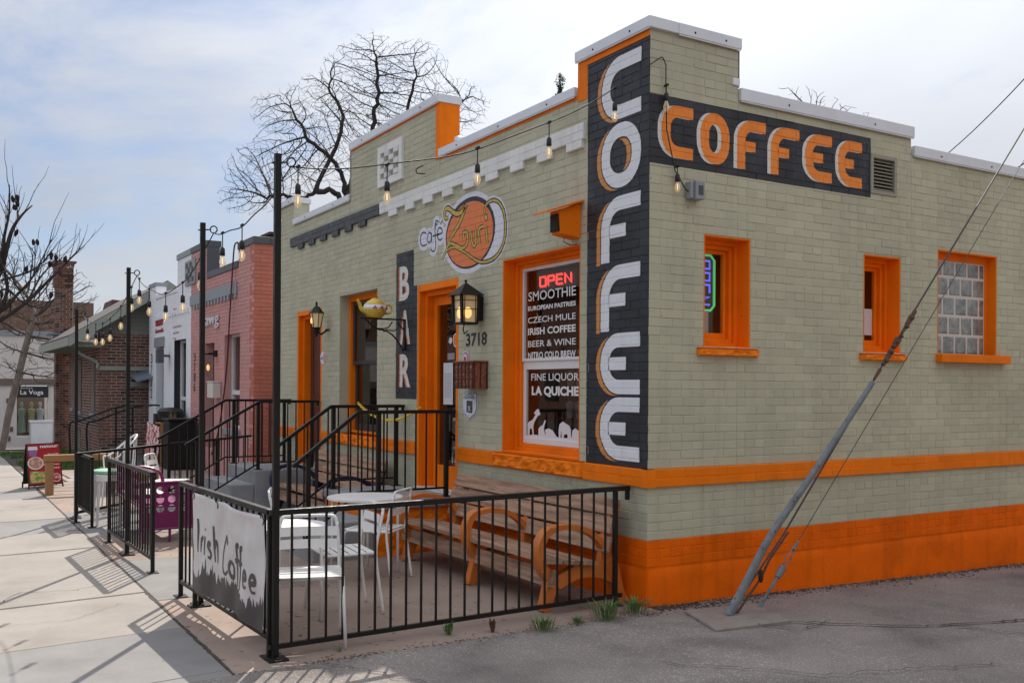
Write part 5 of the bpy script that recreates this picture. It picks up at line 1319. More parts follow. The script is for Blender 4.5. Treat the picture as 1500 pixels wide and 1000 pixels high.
def bench(x0, x1, mf, label, frames, seat_back=-.16):
    t = thing('wooden_bench', label, 'bench', ((x0+x1)/2, -.4, 0))
    for fx in frames:
        mb = MB(); w_ = .075
        def rib(pts, wd, th=w_):
            pts = [Vector((fx, a, b)) for a, b in pts]
            S_ = [Vector(q) for q in smooth_path(pts, 4)]; n_ = len(S_); vs = []; fs = []
            for i in range(n_):
                d = (S_[min(i+1, n_-1)]-S_[max(i-1, 0)]).normalized(); nn = Vector((0, -d.z, d.y)); wa = (wd[0]+(wd[1]-wd[0])*i/(n_-1))/2
                vs += [S_[i]-nn*wa-Vector((th/2,0,0)), S_[i]+nn*wa-Vector((th/2,0,0)), S_[i]+nn*wa+Vector((th/2,0,0)), S_[i]-nn*wa+Vector((th/2,0,0))]
                if i: o_ = 4*(i-1); fs += [(o_+k, o_+(k+1) % 4, o_+4+(k+1) % 4, o_+4+k) for k in range(4)]
            fs += [(3,2,1,0), (4*n_-4, 4*n_-3, 4*n_-2, 4*n_-1)]; mb.add(vs, fs)
        rib([(-.745, .003), (-.70, .14), (-.655, .26)], (.07, .12)); rib([(-.64, .20), (-.45, .27), (-.25, .26), (-.10, .20)], (.10, .11), .069)
        rib([(-.02, .003), (-.075, .12), (-.12, .26), (-.17, .34)], (.07, .12)); rib([(-.20, .24), (-.19, .40), (-.155, .55), (-.10, .70), (-.085, .765)], (.10, .06), .063)
        fr = mb.build('frame', mf, t, bevel=.004)
        mb = MB(); rib([(-.66, .20), (-.76, .33), (-.79, .45), (-.75, .56), (-.68, .605)], (.075, .05), .09); rib([(-.72, .585), (-.58, .615), (-.40, .585), (-.26, .50), (-.20, .40)], (.04, .045), .082)
        mb.build('armrest', mf, t, bevel=.004)
    rd = random.Random(int(x0*10))
    def board(pts, lab='slat'):
        mb = MB(); mb.prism([(x0, a, b) for a, b in pts], (x1-x0, 0, 0)); return mb.build(lab, m_wood, t, bevel=.004)
    def plank(y, z, wd, th, tilt):
        d = Vector((math.cos(tilt), math.sin(tilt))); n_ = Vector((-d.y, d.x)); c = Vector((y, z))
        board([tuple(c-d*wd/2-n_*th/2), tuple(c+d*wd/2-n_*th/2), tuple(c+d*wd/2+n_*th/2), tuple(c-d*wd/2+n_*th/2)])
    for k in range(3): plank(-.70+.155*k, .375-.018*k, .145, .035, -.12)
    plank(-.705, .25, .13, .03, 1.45)
    for k, (y, z) in enumerate(((-.205, .46), (-.175, .60), (-.125, .735))): plank(y, z, .125, .035, 1.25)
    return t
bench(-2.80, -.20, m_bench_o, 'weathered wood slat bench with curved orange frames against the cafe wall', (-2.66, -1.40, -.285))
bench(-6.75, -4.55, m_bench_b, 'weathered wood bench with curved dark blue frames between the two stoops', (-6.63, -4.66))

# yellow plastic chain between railings
ch = thing('plastic_chain', 'yellow plastic chain draped between the two stair railings of the glazed door', 'chain', (-3.7, -.4, 1.3))
pa = Vector((-4.25, -.58, 1.46)); pb = Vector((-3.05, -.42, 1.435)); rd = random.Random(3)
nl = 46
for k in range(nl):
    t = k/(nl-1); p = pa.lerp(pb, t); p.z -= .20*4*t*(1-t)*.75; q = pa.lerp(pb, t+.01); q.z -= .20*4*(t+.01)*(1-t-.01)*.75
    d = (q-p).normalized(); s_ = Vector((0,1,0)) if k % 2 else d.cross(Vector((0,1,0))).normalized()
    mb = MB(); mb.tube([p+d*.026*math.cos(a)+s_*.014*math.sin(a) for a in np.linspace(0, 2*math.pi, 9)[:-1]], .0042, 5, closed=True); mb.build('link', m_chain, ch)
# purple perforated bench
pbn = thing('purple_bench', 'purple steel bench with round holes punched in its panels behind the sidewalk fence', 'bench', (-4.9, -2.5, 0))
def perforated(mb, u0, u1, v0, v1, nx_, nz_, r_, P_):
    for i in range(nx_):
        for j in range(nz_):
            a, b = u0+(u1-u0)*i/nx_, u0+(u1-u0)*(i+1)/nx_; c_, d_ = v0+(v1-v0)*j/nz_, v0+(v1-v0)*(j+1)/nz_; cx_, cy_ = (a+b)/2, (c_+d_)/2
            N_ = 16; out = []; inn = []
            for k in range(N_):
                an = 2*math.pi*k/N_; cs, sn = math.cos(an), math.sin(an); s_ = 1/max(abs(cs), abs(sn)); out.append(P_(cx_+cs*s_*(b-a)/2, cy_+sn*s_*(d_-c_)/2)); inn.append(P_(cx_+cs*r_, cy_+sn*r_))
            mb.add(out+inn, [(k, (k+1) % N_, N_+(k+1) % N_, N_+k) for k in range(N_)])
mb = MB(); PX = -4.88
perforated(mb, -2.70, -2.24, .31, .60, 4, 3, .040, lambda u, v: (PX, u, v))
for (a, b, c_, d_) in ((-2.70, -2.24, .15, .31), (-2.74, -2.70, .15, .62), (-2.24, -2.20, .15, .60), (-2.70, -2.24, .60, .635)): mb.add([(PX, a, c_), (PX, b, c_), (PX, b, d_), (PX, a, d_)], [(0,1,2,3)])
o = mb.build('end_panel', m_purple, pbn); s_ = o.modifiers.new('s', 'SOLIDIFY'); s_.thickness = .012
mb = MB(); mb.tube([(PX+.01, -2.74, .15), (PX+.01, -2.20, .15)], .014, 6); mb.tube([(PX+.01, -2.74, .63), (PX+.01, -2.24, .635), (PX+.01, -2.20, .60), (PX+.01, -2.19, .15)], .012, 6); mb.build('rim', m_purple, pbn)
for y, h in ((-2.43, .15), (-2.68, .15)):
    mb = MB(); mb.tube([(PX-.01, y, h), (PX-.01, y, .006)], .014, 6); mb.build('leg', m_purple, pbn)
for y in (-2.43, -2.68):
    mb = MB(); mb.tube([(PX-1.25, y, .40), (PX-1.25, y, .006)], .014, 6); mb.build('leg', m_purple, pbn)
mb = MB(); mb.box(PX-1.28, PX-.01, -2.72, -2.24, .37, .385); mb.build('seat', m_purple, pbn)
mb = MB(); perforated(mb, PX-1.26, PX-.02, .42, .74, 10, 3, .035, lambda u, v: (u, -2.75, v)); o = mb.build('backrest', m_purple, pbn); s_ = o.modifiers.new('s', 'SOLIDIFY'); s_.thickness = .01
mb = MB(); mb.tube(smooth_path([(PX-1.26, -2.74, .39), (PX-1.27, -2.7, .62), (PX-1.27, -2.5, .70), (PX-1.27, -2.28, .62), (PX-1.26, -2.24, .39)], 5), .02, 6); mb.build('arm_hoop', m_purple, pbn)
# white bar stool with mint seat, white wicker chair, white slat chair by the railing
stl = thing('bar_stool', 'tall white stool with a mint green seat beside the short sidewalk fence', 'stool', (-6.0, -2.7, 0))
sxc, syc = -6.62, -2.76
for a, b in ((-.16,-.16),(.16,-.16),(.16,.16),(-.16,.16)):
    mb = MB(); mb.bar((sxc+a*.8, syc+b*.8, .60), (sxc+a, syc+b, .006), .03); mb.build('leg', m_chair, stl)
mb = MB(); mb.box(sxc-.17, sxc+.17, syc-.17, syc+.17, .52, .60); mb.build('apron', m_chair, stl, bevel=.005)
mb = MB(); mb.lathe([(.16, .60), (.19, .61), (.19, .64), (.16, .65)], (sxc, syc, 0), 20); mb.build('seat', m_mint, stl, smooth='angle')
stb = thing('side_table', 'white slatted side table next to the tall mint topped stool', 'table', (-5.9, -2.5, 0))
mb = MB(); mb.box(-6.3, -5.7, -2.75, -2.3, .40, .43); mb.build('tabletop', m_chair, stb, bevel=.004)
for a, b in ((-6.25,-2.7),(-5.75,-2.7),(-5.75,-2.35),(-6.25,-2.35)):
    mb = MB(); mb.box(a-.015, a+.015, b-.015, b+.015, .006, .40); mb.build('leg', m_chair, stb)
wk = thing('wire_chair', 'white slatted shell chair by the wooden boxes in front of the brown house', 'chair', (-9.4, -1.9, 0))
cx_, cy_ = -8.35, -2.45
for k in range(13):
    an = R(-20+k*18); x = cx_+.30*math.cos(an); y = cy_+.30*math.sin(an); h = .55+.30*max(0, math.sin(an))
    mb = MB(); mb.tube(smooth_path([(cx_+.2*math.cos(an), cy_+.2*math.sin(an), .42), (x*.6+cx_*.4+.09*math.cos(an), y*.6+cy_*.4+.09*math.sin(an), .5), (x, y, h+.12)], 3), .010, 5); mb.build('rod', m_chair, wk)
mb = MB(); mb.tube([(cx_+.30*math.cos(R(-20+k*12)), cy_+.30*math.sin(R(-20+k*12)), .67+.30*max(0, math.sin(R(-20+k*12)))) for k in range(19)], .014, 6); mb.lathe([(.22,.40),(.24,.42),(.22,.43)], (cx_, cy_, 0), 18); mb.build('shell', m_chair, wk)
for a in range(4):
    mb = MB(); an = math.pi/4+a*math.pi/2; mb.tube([(cx_+.18*math.cos(an), cy_+.18*math.sin(an), .40), (cx_+.24*math.cos(an), cy_+.24*math.sin(an), .006)], .012, 6); mb.build('leg', m_chair, wk)
slat_chair('white slat chair seen edge on beyond the purple bench, by the pink shop patio', (-6.95, -2.0), (.50, .86), 'white metal slat chairs on the cafe patio', proto=ch0)
# wood rail and A-board, at the pink and white shop
wr = thing('timber_rail', 'low orange stained timber rail standing beside the red menu board', 'rail', (-10.2, -2.3, 0))
mb = MB(); mb.box(-10.30, -10.19, -3.10, -2.99, .0, .50); mb.build('post', m_kraft, wr, bevel=.008)
mb = MB(); mb.box(-10.30, -10.19, -2.25, -2.14, .0, .50); mb.build('post', m_kraft, wr, bevel=.008)
mb = MB(); mb.box(-10.31, -10.18, -3.12, -2.10, .502, .60); mb.build('rail', m_kraft, wr, bevel=.008)
ab = thing('sandwich_board', 'red menu sandwich board with food pictures standing on the sidewalk edge', 'sign', (-11.3, -3.0, 0))
a0 = Vector((-11.20, -3.24, 0)); a1 = Vector((-11.47, -2.72, 0)); tl = Vector((-.14, .0, 0)); H_ = .93
KW = 1; KH = 1
uu = (a1-a0).normalized(); tilt = Vector((-.16, -.05, H_)).normalized()
Pb = lambda u, v, o=0: a0+uu*u*KW+tilt*(v*KH+.05)+Vector((1,.3,.15)).normalized()*o
wid = .709; hh = .86; KW = (a1-a0).length/.709; KH = .78
def bpoly(poly, o, m_, nm, par):
    mb = MB()
    for t in earclip(poly): mb.add([Pb(a, b, o) for a, b in t], [(0,1,2)])
    return mb.build(nm, m_, par)
mb = MB(); mb.prism([Pb(0,0,-.01), Pb(wid,0,-.01), Pb(wid,hh,-.01), Pb(0,hh,-.01)], Pb(0,0,.002)-Pb(0,0,-.01)); face = mb.build('front_panel', m_grey_sign, ab)
bpoly([(.02,.03),(wid-.02,.03),(wid-.02,hh-.02),(.02,hh-.02)], .004, m_red, 'poster', ab)
mb = MB(); q0 = Pb(0,hh,-.02); q1 = Pb(wid,hh,-.02); b0 = a0+Vector((-.36,-.06,0)); b1 = a1+Vector((-.36,-.06,0)); mb.prism([q0, q1, b1+Vector((0,0,.06)), b0+Vector((0,0,.06))], (-.01,0,0)); mb.build('rear_panel', m_grey_sign, ab)
for p_, q_ in ((Pb(.01,.06), a0), (Pb(wid-.01,.06), a1), (b0+Vector((0,0,.1)), b0), (b1+Vector((0,0,.1)), b1)):
    mb = MB(); mb.bar(p_, q_+Vector((0,0,.004)), .022); mb.build('leg', m_metal, ab)
def btext(body, u0, u1, v0, v1, m_, bold=.01):
    mb = MB()
    for t in text_tris(body, u0, u1, v0, v1, bold=bold): mb.add([Pb(a, b, .009) for a, b in t], [(0,1,2)])
    mb.build('lettering', m_, ab)
btext('natuur', .28, .66, .765, .825, m_textw, .03)
for k, w_ in enumerate(('bowls', 'toasts', 'soups', 'smoothies', 'teas')): btext(w_, wid-.05-.045*len(w_), wid-.05, .62-k*.072, .65-k*.072, m_textw, .02)
bpoly([(.06,.60),(.20,.60),(.23,.76),(.03,.76)], .008, mat('smoothie', (.30,.16,.42), .5, var=.3), 'cup_picture', ab); bpoly([(.03,.73),(.23,.73),(.22,.80),(.04,.80)], .009, m_textw, 'lid_picture', ab)
rp_m = mat('bowl_food', (.45,.20,.14), .6, col2=(.6,.45,.35), c2scale=20, c2lo=.45, c2hi=.55); gm = mat('salad_food', (.16,.28,.05), .6, col2=(.6,.5,.2), c2scale=16, c2lo=.45, c2hi=.55)
for t_ in (0,): 
    mb = MB()
    for tr in disc((.17,.46), .165, 20, .13): mb.add([Pb(a, b, .008) for a, b in tr], [(0,1,2)])
    mb.build('bowl_picture', m_textw, ab); mb = MB()
    for tr in disc((.17,.465), .14, 20, .11): mb.add([Pb(a, b, .010) for a, b in tr], [(0,1,2)])
    mb.build('bowl_picture', rp_m, ab)
bpoly([(.03,.06),(.36,.06),(.40,.18),(.33,.28),(.05,.30)], .008, gm, 'salad_picture', ab)
for tr in (stroke([(.58+.09*math.cos(a), .14+.08*math.sin(a)) for a in np.linspace(0,6.28,18)[:-1]], .012, closed=True), stroke([(.55,.18),(.55,.13),(.58,.13),(.58,.18)], .012), stroke([(.61,.18),(.61,.13),(.64,.13),(.64,.18)], .012)):
    mb = MB()
    for q in tr: mb.add([Pb(a, b, .008) for a, b in q], [(0,1,2,3)])
    mb.build('emblem', m_textw, ab)

# ------------------------------------------------------------------ pink and white shop building
shop = thing('pink_shop_building', 'painted brick shop building, half pink and half white, with slate grey coping', 'building', (-14.6, 0, 0))
XB0, XB1, XM = -18.93, -10.20, -14.62
opp = [(-12.03, -11.02, .88, 2.58), (-13.45, -12.75, .45, 2.46), (-18.1, -17.25, .40, 2.72), (-16.15, -15.04, .45, 2.62)]
topsP = [(-11.12, XB1, 4.0), (-13.32, -11.12, 3.70), (XM, -13.32, 4.33)]; topsW = [(-15.88, XM, 4.33), (-18.15, -15.88, 3.66), (XB0, -18.15, 3.98)]
pw = BrickWall(FRONT, [(a, b, .10, t) for a, b, t in topsP], opp, 51, rise=.006, joint=.008); ww = BrickWall(FRONT, [(a, b, .10, t) for a, b, t in topsW], opp, 52, rise=.004, joint=.007)
PSIDE = Plane((XB1, 0, 0), (0,1,0), (1,0,0)); psw = BrickWall(PSIDE, [(0, .95, .10, 4.0), (.95, 5, .10, 3.7)], [], 53, rise=.006, joint=.008)
mb = MB()
for w, mi in ((pw, 0), (ww, 1), (psw, 2)):
    w.rects = [(a, (b if w is psw else min(b, XB1-.006)), -.2, d) for a, b, c, d in w.rects]; w.core(mb, T_, lambda u, v, mi=mi: mi)
mb.box(XB0, XB0+.2, .26, 9, -.2, 3.6, 1); mb.build('wall', [m_pink, m_whitewall, m_pinkside], shop)
for w, m_ in ((pw, m_pink), (ww, m_whitewall), (psw, m_pinkside)):
    mb = MB()
    for b in w.bricks: w.brick_geo(mb, b)
    mb.build('brick_courses', m_, shop, kind='stuff')
def cop2(pl, u0, u1, z, m_, h=.12):
    mb = MB(); pl.box(mb, u0, u1, z, z+h, -.02, T_+.03); mb.build('coping', m_, shop, bevel=.006)
cop2(FRONT, -11.14, XB1+.02, 4.0, m_slate); cop2(FRONT, -13.30, -11.145, 3.70, m_slate); cop2(FRONT, XM+.002, -13.305, 4.33, m_slate)
cop2(FRONT, -15.90, XM-.002, 4.33, m_box); cop2(FRONT, -18.13, -15.905, 3.66, m_whitewall, .09); cop2(FRONT, XB0-.02, -18.135, 3.98, m_box, .09); cop2(PSIDE, T_+.035, .95, 4.0, m_slate); cop2(PSIDE, .955, 5, 3.70, m_slate)
for r_ in ((-11.13, -11.10, .0, T_, 3.82, 4.0), (-13.34, -13.31, -.004, T_, 3.82, 4.33)): mb = MB(); mb.box(*r_); mb.build('return_trim', m_slate, shop)
mb = MB()
for k in range(40):
    x = -11.2-.23*k
    if x > XM+.2: FRONT.box(mb, x-.12, x, 3.18, 3.26, -.03, .0, 0)
FRONT.box(mb, XM+.01, -11.18, 3.262, 3.46, -.03, 0, 0)
mb.build('frieze', m_box, shop)
mb = MB()
for k in range(14):
    x = XM-.2-.24*k; FRONT.box(mb, x-.12, x, 3.16, 3.26, -.03, .0)
mb.build('frieze', m_whitewall, shop)
mb = MB(); FRONT.box(mb, -15.05, -14.2, 3.70, 4.2, -.03, 0, 0); 
for i in range(4):
    for j in range(4):
        if (i+j) % 2: FRONT.box(mb, -14.95+i*.165, -14.81+i*.165, 3.76+j*.10, 3.85+j*.1, -.045, -.03, 1)
mb.build('checker_ornament', [m_box, m_slate], shop)
mb = MB(); mb.box(-18.7, -10.5, .3, 8.8, 3.4, 3.5); mb.build('roof', m_roof, shop)
mb = MB(); mb.box(-18.6, -10.5, 1.6, 1.7, .4, 3.3); mb.box(-18.6, -10.5, .3, 1.6, 3.2, 3.25); mb.box(-18.6, -10.5, .3, 1.6, .35, .4); mb.build('interior', m_dark, shop)
def simple_window(op, m_, lab, mullion, par, lining=None, lab2=None):
    u0, u1, v0, v1 = op; mb = MB(); ring(mb, FRONT, u0+.005, u1-.005, v0+.005, v1-.005, .05, .13, .19)
    if mullion: FRONT.box(mb, u0+.055, u1-.055, v0+(v1-v0)*mullion-.04, v0+(v1-v0)*mullion+.04, .13, .19)
    w = mb.build('window', m_, par, bevel=.004, label=lab); pane(FRONT, u0+.05, u1-.05, v0+.05, v1-.05, .16, w)
    if lining: mb = MB(); ring(mb, FRONT, u0+.001, u1-.001, v0+.001, v1-.001, .004, -.002, .125); mb.build('reveal_lining', lining, w)
    return w
simple_window(opp[0], m_frame_w, 'white framed sash window in the pink wall', .38, shop)
simple_window(opp[3], m_frame_w, 'white framed window with a black reveal in the white wall', .42, shop, m_darkframe)
mb = MB(); FRONT.box(mb, -12.1, -10.95, .78, .875, -.05, .1); mb.build('sill', m_box, shop)
for op in (opp[1], opp[2]):
    mb = MB(); FRONT.box(mb, op[0], op[1], op[2], op[3], .16, .2); mb.build('door', m_darkframe, shop)
mb = MB(); FRONT.box(mb, -18.2, -17.15, 2.53, 2.75, -.03, .02); mb.build('lintel', m_box, shop)
def walltext(body, u0, u1, v0, v1, m_, par, d=-.008, bold=.01, name='lettering', vertical=False):
    mb = MB()
    if vertical:
        n = len(body); h = (v1-v0)/n
        for k, ch in enumerate(body):
            for t in text_tris(ch, u0, u1, v1-(k+1)*h+h*.15, v1-k*h, bold=bold): mb.add([FRONT.P(a, b, d) for a, b in t], [(0,1,2)])
    else:
        for t in text_tris(body, u0, u1, v0, v1, bold=bold): mb.add([FRONT.P(a, b, d) for a, b in t], [(0,1,2)])
    return mb.build(name, m_, par)
walltext('natuur', -18.15, -17.25, 3.02, 3.20, m_red, shop, bold=.04); walltext('bowls', -18.15, -17.25, 2.86, 2.97, m_red, shop, bold=.04)
for k, w_ in enumerate(('hours', 'daily', '', 'bowls and tea', 'smoothies', 'to go')):
    if w_: walltext(w_, -16.25, -16.25+.06*len(w_), 3.28-k*.13, 3.34-k*.13, m_red, shop)
walltext('3722', -18.68, -18.5, 1.3, 2.4, m_slate, shop, vertical=True); walltext('3716', -14.35, -14.2, 1.5, 2.3, m_slate, shop, vertical=True)
mb = MB()
for t in text_tris('hawg', -13.62, -12.35, 2.72, 3.02, bold=.0): mb.prism([FRONT.P(a, b, -.035) for a, b in t], (0, .02, 0))
mb.build('raised_lettering', m_coping, shop)
mb = MB(); mb.box(-12.95, -12.7, 1.2, 1.6, 3.4, 4.42); o = mb.build('chimney', m_slate, shop)
mb = MB()
for k in range(5): mb.box(-12.16-.006*(k%2), -11.70, .75, 1.15, 3.9+k*.10, 3.99+k*.10)
mb.box(-12.22, -11.64, .70, 1.20, 4.40, 4.45); mb.build('chimney', m_brick_dark, shop)
# lamps and mailbox on the pink and white walls
wl = thing('wall_light', 'clear glass tube wall light beside the pink shop door', 'lamp', (-12.45, -.1, 2.0))
mb = MB(); mb.lathe([(.07, 0), (.075, .02)], (-12.55, -.16, 2.22), 12); mb.bar((-12.55, -.16, 2.24), (-12.55, -.01, 2.24), .03); mb.lathe([(.05, -.06), (.05, .06)], (-12.55, -.02, 2.24), 8); mb.build('bracket', m_metal, wl)
mb = MB(); mb.lathe([(.075, -.40), (.085, 0)], (-12.55, -.16, 2.22), 14); mb.build('glass_tube', glassmat('lamp_tube', (.9,.9,.9), 1.4), wl)
mb = MB(); mb.sphere((-12.55, -.16, 1.98), .03, 8, 6, sc=(1,1,2)); mb.build('light_bulb', m_lamp_core, wl)
pmb = thing('letter_box', 'beige metal letter box on the pink wall', 'mailbox', (-12.4, 0, 1.5)); mb = MB(); mb.box(-12.62, -12.22, -.16, -.008, 1.42, 1.70); mb.build('body', m_creamwall, pmb, bevel=.01)
mb = MB(); mb.box(-12.63, -12.21, -.17, -.008, 1.705, 1.73); mb.build('flap', m_creamwall, pmb, bevel=.005)
bl = thing('box_wall_light', 'dark square up and down light on the white wall', 'lamp', (-17.0, -.1, 2.3)); mb = MB(); mb.box(-16.72, -16.52, -.28, -.14, 2.14, 2.44); mb.build('shade', m_slate, bl, bevel=.004)
mb = MB(); mb.bar((-16.62, -.14, 2.3), (-16.62, -.005, 2.3), .05); mb.lathe([(.06,0),(.06,.04)], (-16.62, -.03, 2.28), 8); mb.build('bracket', m_slate, bl)
cw = thing('hanging_cable', 'dark red cable looping down the pink wall from the coping', 'cable', (-11.3, -.1, 3)); mb = MB(); mb.tube(smooth_path([(-11.05, -.04, 4.12), (-11.2, -.05, 4.08), (-11.3, -.05, 3.8), (-11.45, -.06, 2.9), (-11.62, -.07, 1.9), (-11.9, -.12, .9), (-12.1, -.2, .4)], 5), .014, 5); mb.build('cable', mat('red_cable', (.10,.02,.02), .6), cw)
# clutter on the shop patio
cb = thing('wooden_crate', 'open plywood crate standing on end with a black planter on it', 'crate', (-12.4, -.8, 0)); mb = MB(); X_, Y_ = -15.0, -.31
mb.box(X_-.25, X_+.25, Y_-.25, Y_+.25, .005, .03); mb.box(X_-.25, X_+.25, Y_-.25, Y_+.25, .86, .89); mb.box(X_-.25, X_-.22, Y_-.25, Y_+.25, .03, .86); mb.box(X_+.22, X_+.25, Y_-.25, Y_-.08, .03, .86); mb.box(X_+.22, X_+.25, Y_+.08, Y_+.25, .03, .86); mb.build('box', m_kraft, cb)
pt = thing('planter', 'black round planter on top of the plywood crate', 'planter', (X_, Y_, .89)); mb = MB(); mb.lathe([(.18,0),(.25,.05),(.26,.22),(.20,.28),(.05,.30)], (X_, Y_, .892), 14); mb.build('pot', m_metal, pt, smooth='angle')
pt2 = thing('planter', 'small square black pot left of the round black planter', 'planter', (X_-.5, Y_, .0)); mb = MB(); mb.box(X_-.75, X_-.45, Y_-.2, Y_+.12, .005, 1.05); mb.build('pot', m_metal, pt2, bevel=.01)
bk = thing('black_bin', 'tall black bin beside the plywood crate', 'bin', (X_+1, Y_, 0)); mb = MB(); mb.box(X_+.75, X_+1.3, Y_-.3, Y_+.22, .005, .95); mb.build('body', m_metal, bk, bevel=.02); mb = MB(); mb.box(X_+.72, X_+1.33, Y_-.33, Y_+.25, .955, 1.0); mb.build('lid', m_metal, bk, bevel=.01)
gs = thing('potted_grass', 'dry beige grass in a pot behind the plywood crate', 'plant', (X_+.3, Y_+.4, 0)); rd = random.Random(6); mb = MB(); mb.lathe([(.12,0),(.16,.8)], (X_+.45, Y_-.05, .005), 10); mb.build('pot', m_box, gs); mb = MB()
for k in range(50):
    a = rd.uniform(0, 6.3); e = Vector((math.cos(a), math.sin(a), 0))*rd.uniform(.03, .12); b_ = Vector((X_+.45, Y_-.05, .8)); mb.add([b_+e*.4+Vector((.008,0,0)), b_+e*.4-Vector((.008,0,0)), b_+e+Vector((0,0,rd.uniform(.25,.4)))], [(0,1,2)])
mb.build('blades', mat('dry_grass', (.4,.33,.16), .8), gs, kind='stuff')
rb = thing('patterned_board', 'red and white floral board leaning in front of the plywood crate', 'board', (-13.3, -1.5, 0)); mb = MB(); p_ = Vector((-15.75, -.68, .01)); q_ = Vector((-14.85, -.61, .01)); mb.prism([p_, q_, q_+Vector((-.05,.06,.78)), p_+Vector((-.05,.06,.86))], (-.005,.02,0)); mb.build('panel', m_redpat, rb)
pal = thing('planter_bed', 'low wooden planter frame filled with gravel behind the divider fence', 'planter', (-10.8, -1.2, 0))
for r_ in ((-13.2,-11.8,-1.95,-1.87),(-13.2,-11.8,-1.18,-1.10),(-13.2,-13.12,-1.87,-1.18),(-11.88,-11.8,-1.87,-1.18)): mb = MB(); mb.box(*r_, .005, .16); mb.build('board', m_kraft, pal)
mb = MB(); mb.box(-13.12, -11.88, -1.87, -1.18, .005, .11); mb.build('gravel', m_walk_b, pal, kind='stuff')
# ------------------------------------------------------------------ brown brick house
hs = thing('brick_house', 'brown brick house with pale mortar and sage green roof trim beyond the white shop', 'house', (-22, 0, 0))
HX0, HX1, HY = -25.2, -19.45, -1.05
HF = Plane((0, HY, 0), (1,0,0), (0,-1,0)); HS = Plane((HX1, 0, 0), (0,1,0), (1,0,0))
oph = [(-24.55, -24.05, 1.0, 2.35), (-23.2, -22.45, .95, 2.35), (-20.75, -20.05, .95, 2.35), (-23.3, -22.6, -.1, .45), (-21.6, -21.0, -.1, .45)]
ops_ = [(.15, .75, .0, 1.75)]
hf = BrickWall(HF, [(HX0, HX1, -.35, 2.62)], oph, 61, pitch=.22, ch=.075, joint=.014, rise=.006, bevel=.002, header=0, jit=0)
hsd = BrickWall(HS, [(HY, 4, -.35, 2.9)], ops_, 62, pitch=.22, ch=.075, joint=.014, rise=.006, bevel=.002, header=0, jit=0)
mb = MB(); hf.rects = [(HX0, HX1-.006, -.35, 2.62)]; hf.core(mb, .24); hsd.rects = [(HY+.006, 4, -.35, 2.9)]; hsd.core(mb, .24)
mb.box(HX0, HX0+.2, HY+.25, 5, -.4, 2.9)
mb.build('wall', m_mortar, hs)
for w in (hf, hsd):
    mb = MB()
    for k, b in enumerate(w.bricks): w.brick_geo(mb, b, 1 if (.55 < b[2] < .82 and w is hf) else (1 if (k*7919) % 11 == 0 else 0))
    mb.build('brick_courses', [m_redbrick, m_brick_dark], hs, kind='stuff')
def hwin(pl, op, par, nm='window'):
    mb = MB(); ring(mb, pl, op[0]+.004, op[1]-.004, op[2]+.004, op[3]-.004, .05, .08, .14); pl.box(mb, op[0]+.054, op[1]-.054, (op[2]+op[3])/2-.03, (op[2]+op[3])/2+.03, .08, .14); w = mb.build(nm, m_darkframe, par)
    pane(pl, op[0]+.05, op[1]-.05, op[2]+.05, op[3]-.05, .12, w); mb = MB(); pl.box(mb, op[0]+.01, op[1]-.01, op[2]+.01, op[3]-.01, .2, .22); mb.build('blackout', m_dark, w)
    mb = MB(); pl.box(mb, op[0]-.04, op[1]+.04, op[2]-.09, op[2]-.005, -.04, .07); mb.build('sill', m_box, w)
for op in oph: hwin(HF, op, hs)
mb = MB(); HS.box(mb, .155, .745, .0, 1.745, .10, .15); mb.build('door', m_box, hs, label='weathered grey side door'); 
mb = MB(); HS.box(mb, .25, .45, .5, 1.3, .085, .10); HS.box(mb, .5, .65, .5, 1.3, .085, .10); mb.build('curtained_glass', m_creamwall, hs)
# gable end with siding, roof, eaves, gutter
ridge_y, ez, sl = .42, 2.68, .64
def rz(y): return ez+(y-(-1.75))*sl if y < ridge_y else ez+(ridge_y+1.75)*sl-(y-ridge_y)*sl
mb = MB()
for k in range(26):
    z = 2.9+k*.10
    y0 = max(HY-.3, -1.75+(z-ez)/sl+.05); y1 = 2*ridge_y-y0
    if y1-y0 > .2: mb.add([HS.P(y0, z, .03), HS.P(y1, z, .03), HS.P(y1, z+.098, .055), HS.P(y0+.06, z+.098, .055)], [(0,1,2,3)])
mb.build('siding', m_trim, hs)
mb = MB(); ov = .55
for a, b in ((-1.75, ridge_y), (2*ridge_y+1.75, ridge_y)):
    p = [(HX1+ov, a, rz(a)), (HX1+ov, b, rz(b)), (HX0-.5, b, rz(b)), (HX0-.5, a, rz(a))]
    mb.prism([Vector(q)+Vector((0,0,.04)) for q in p], (0,0,.10))
mb.build('roof', m_roof, hs)
mb = MB()
for a, b in ((-1.78, ridge_y), (2*ridge_y+1.78, ridge_y)):
    mb.prism([(HX1+ov+.002, a, rz(a)-.12), (HX1+ov+.002, b, rz(b)-.12), (HX1+ov+.002, b, rz(b)+.12), (HX1+ov+.002, a, rz(a)+.12)], (.04,0,0))
mb.build('rake_board', m_trim, hs)
mb = MB(); mb.box(HX0-.5, HX1+ov, -1.80, -1.755, 2.56, 2.76); mb.build('fascia', m_trim, hs); 
gt_ = MB(); gt_.box(HX0-.5, HX1+ov-.1, -1.755, HY, 2.64, 2.66)
gt_.build('soffit', m_trim, hs)
for k in range(16): x = HX1+.3-k*.4; mb = MB(); mb.box(x, x+.05, -1.74, HY, 2.55, 2.638); mb.build('rafter_tail', m_trim, hs)
mb = MB(); mb.box(HX1+.0, HX1+.05, -1.04, 2.2, 2.0, 2.10); mb.build('side_beam', m_trim, hs)
mb = MB(); mb.tube(smooth_path([(HX1+.12, -1.6, 2.6), (HX1+.12, -1.5, 2.4), (HX1+.06, -1.12, 2.2), (HX1+.06, -1.1, 2.05)], 3), .035, 6); mb.build('downpipe', m_trim, hs)
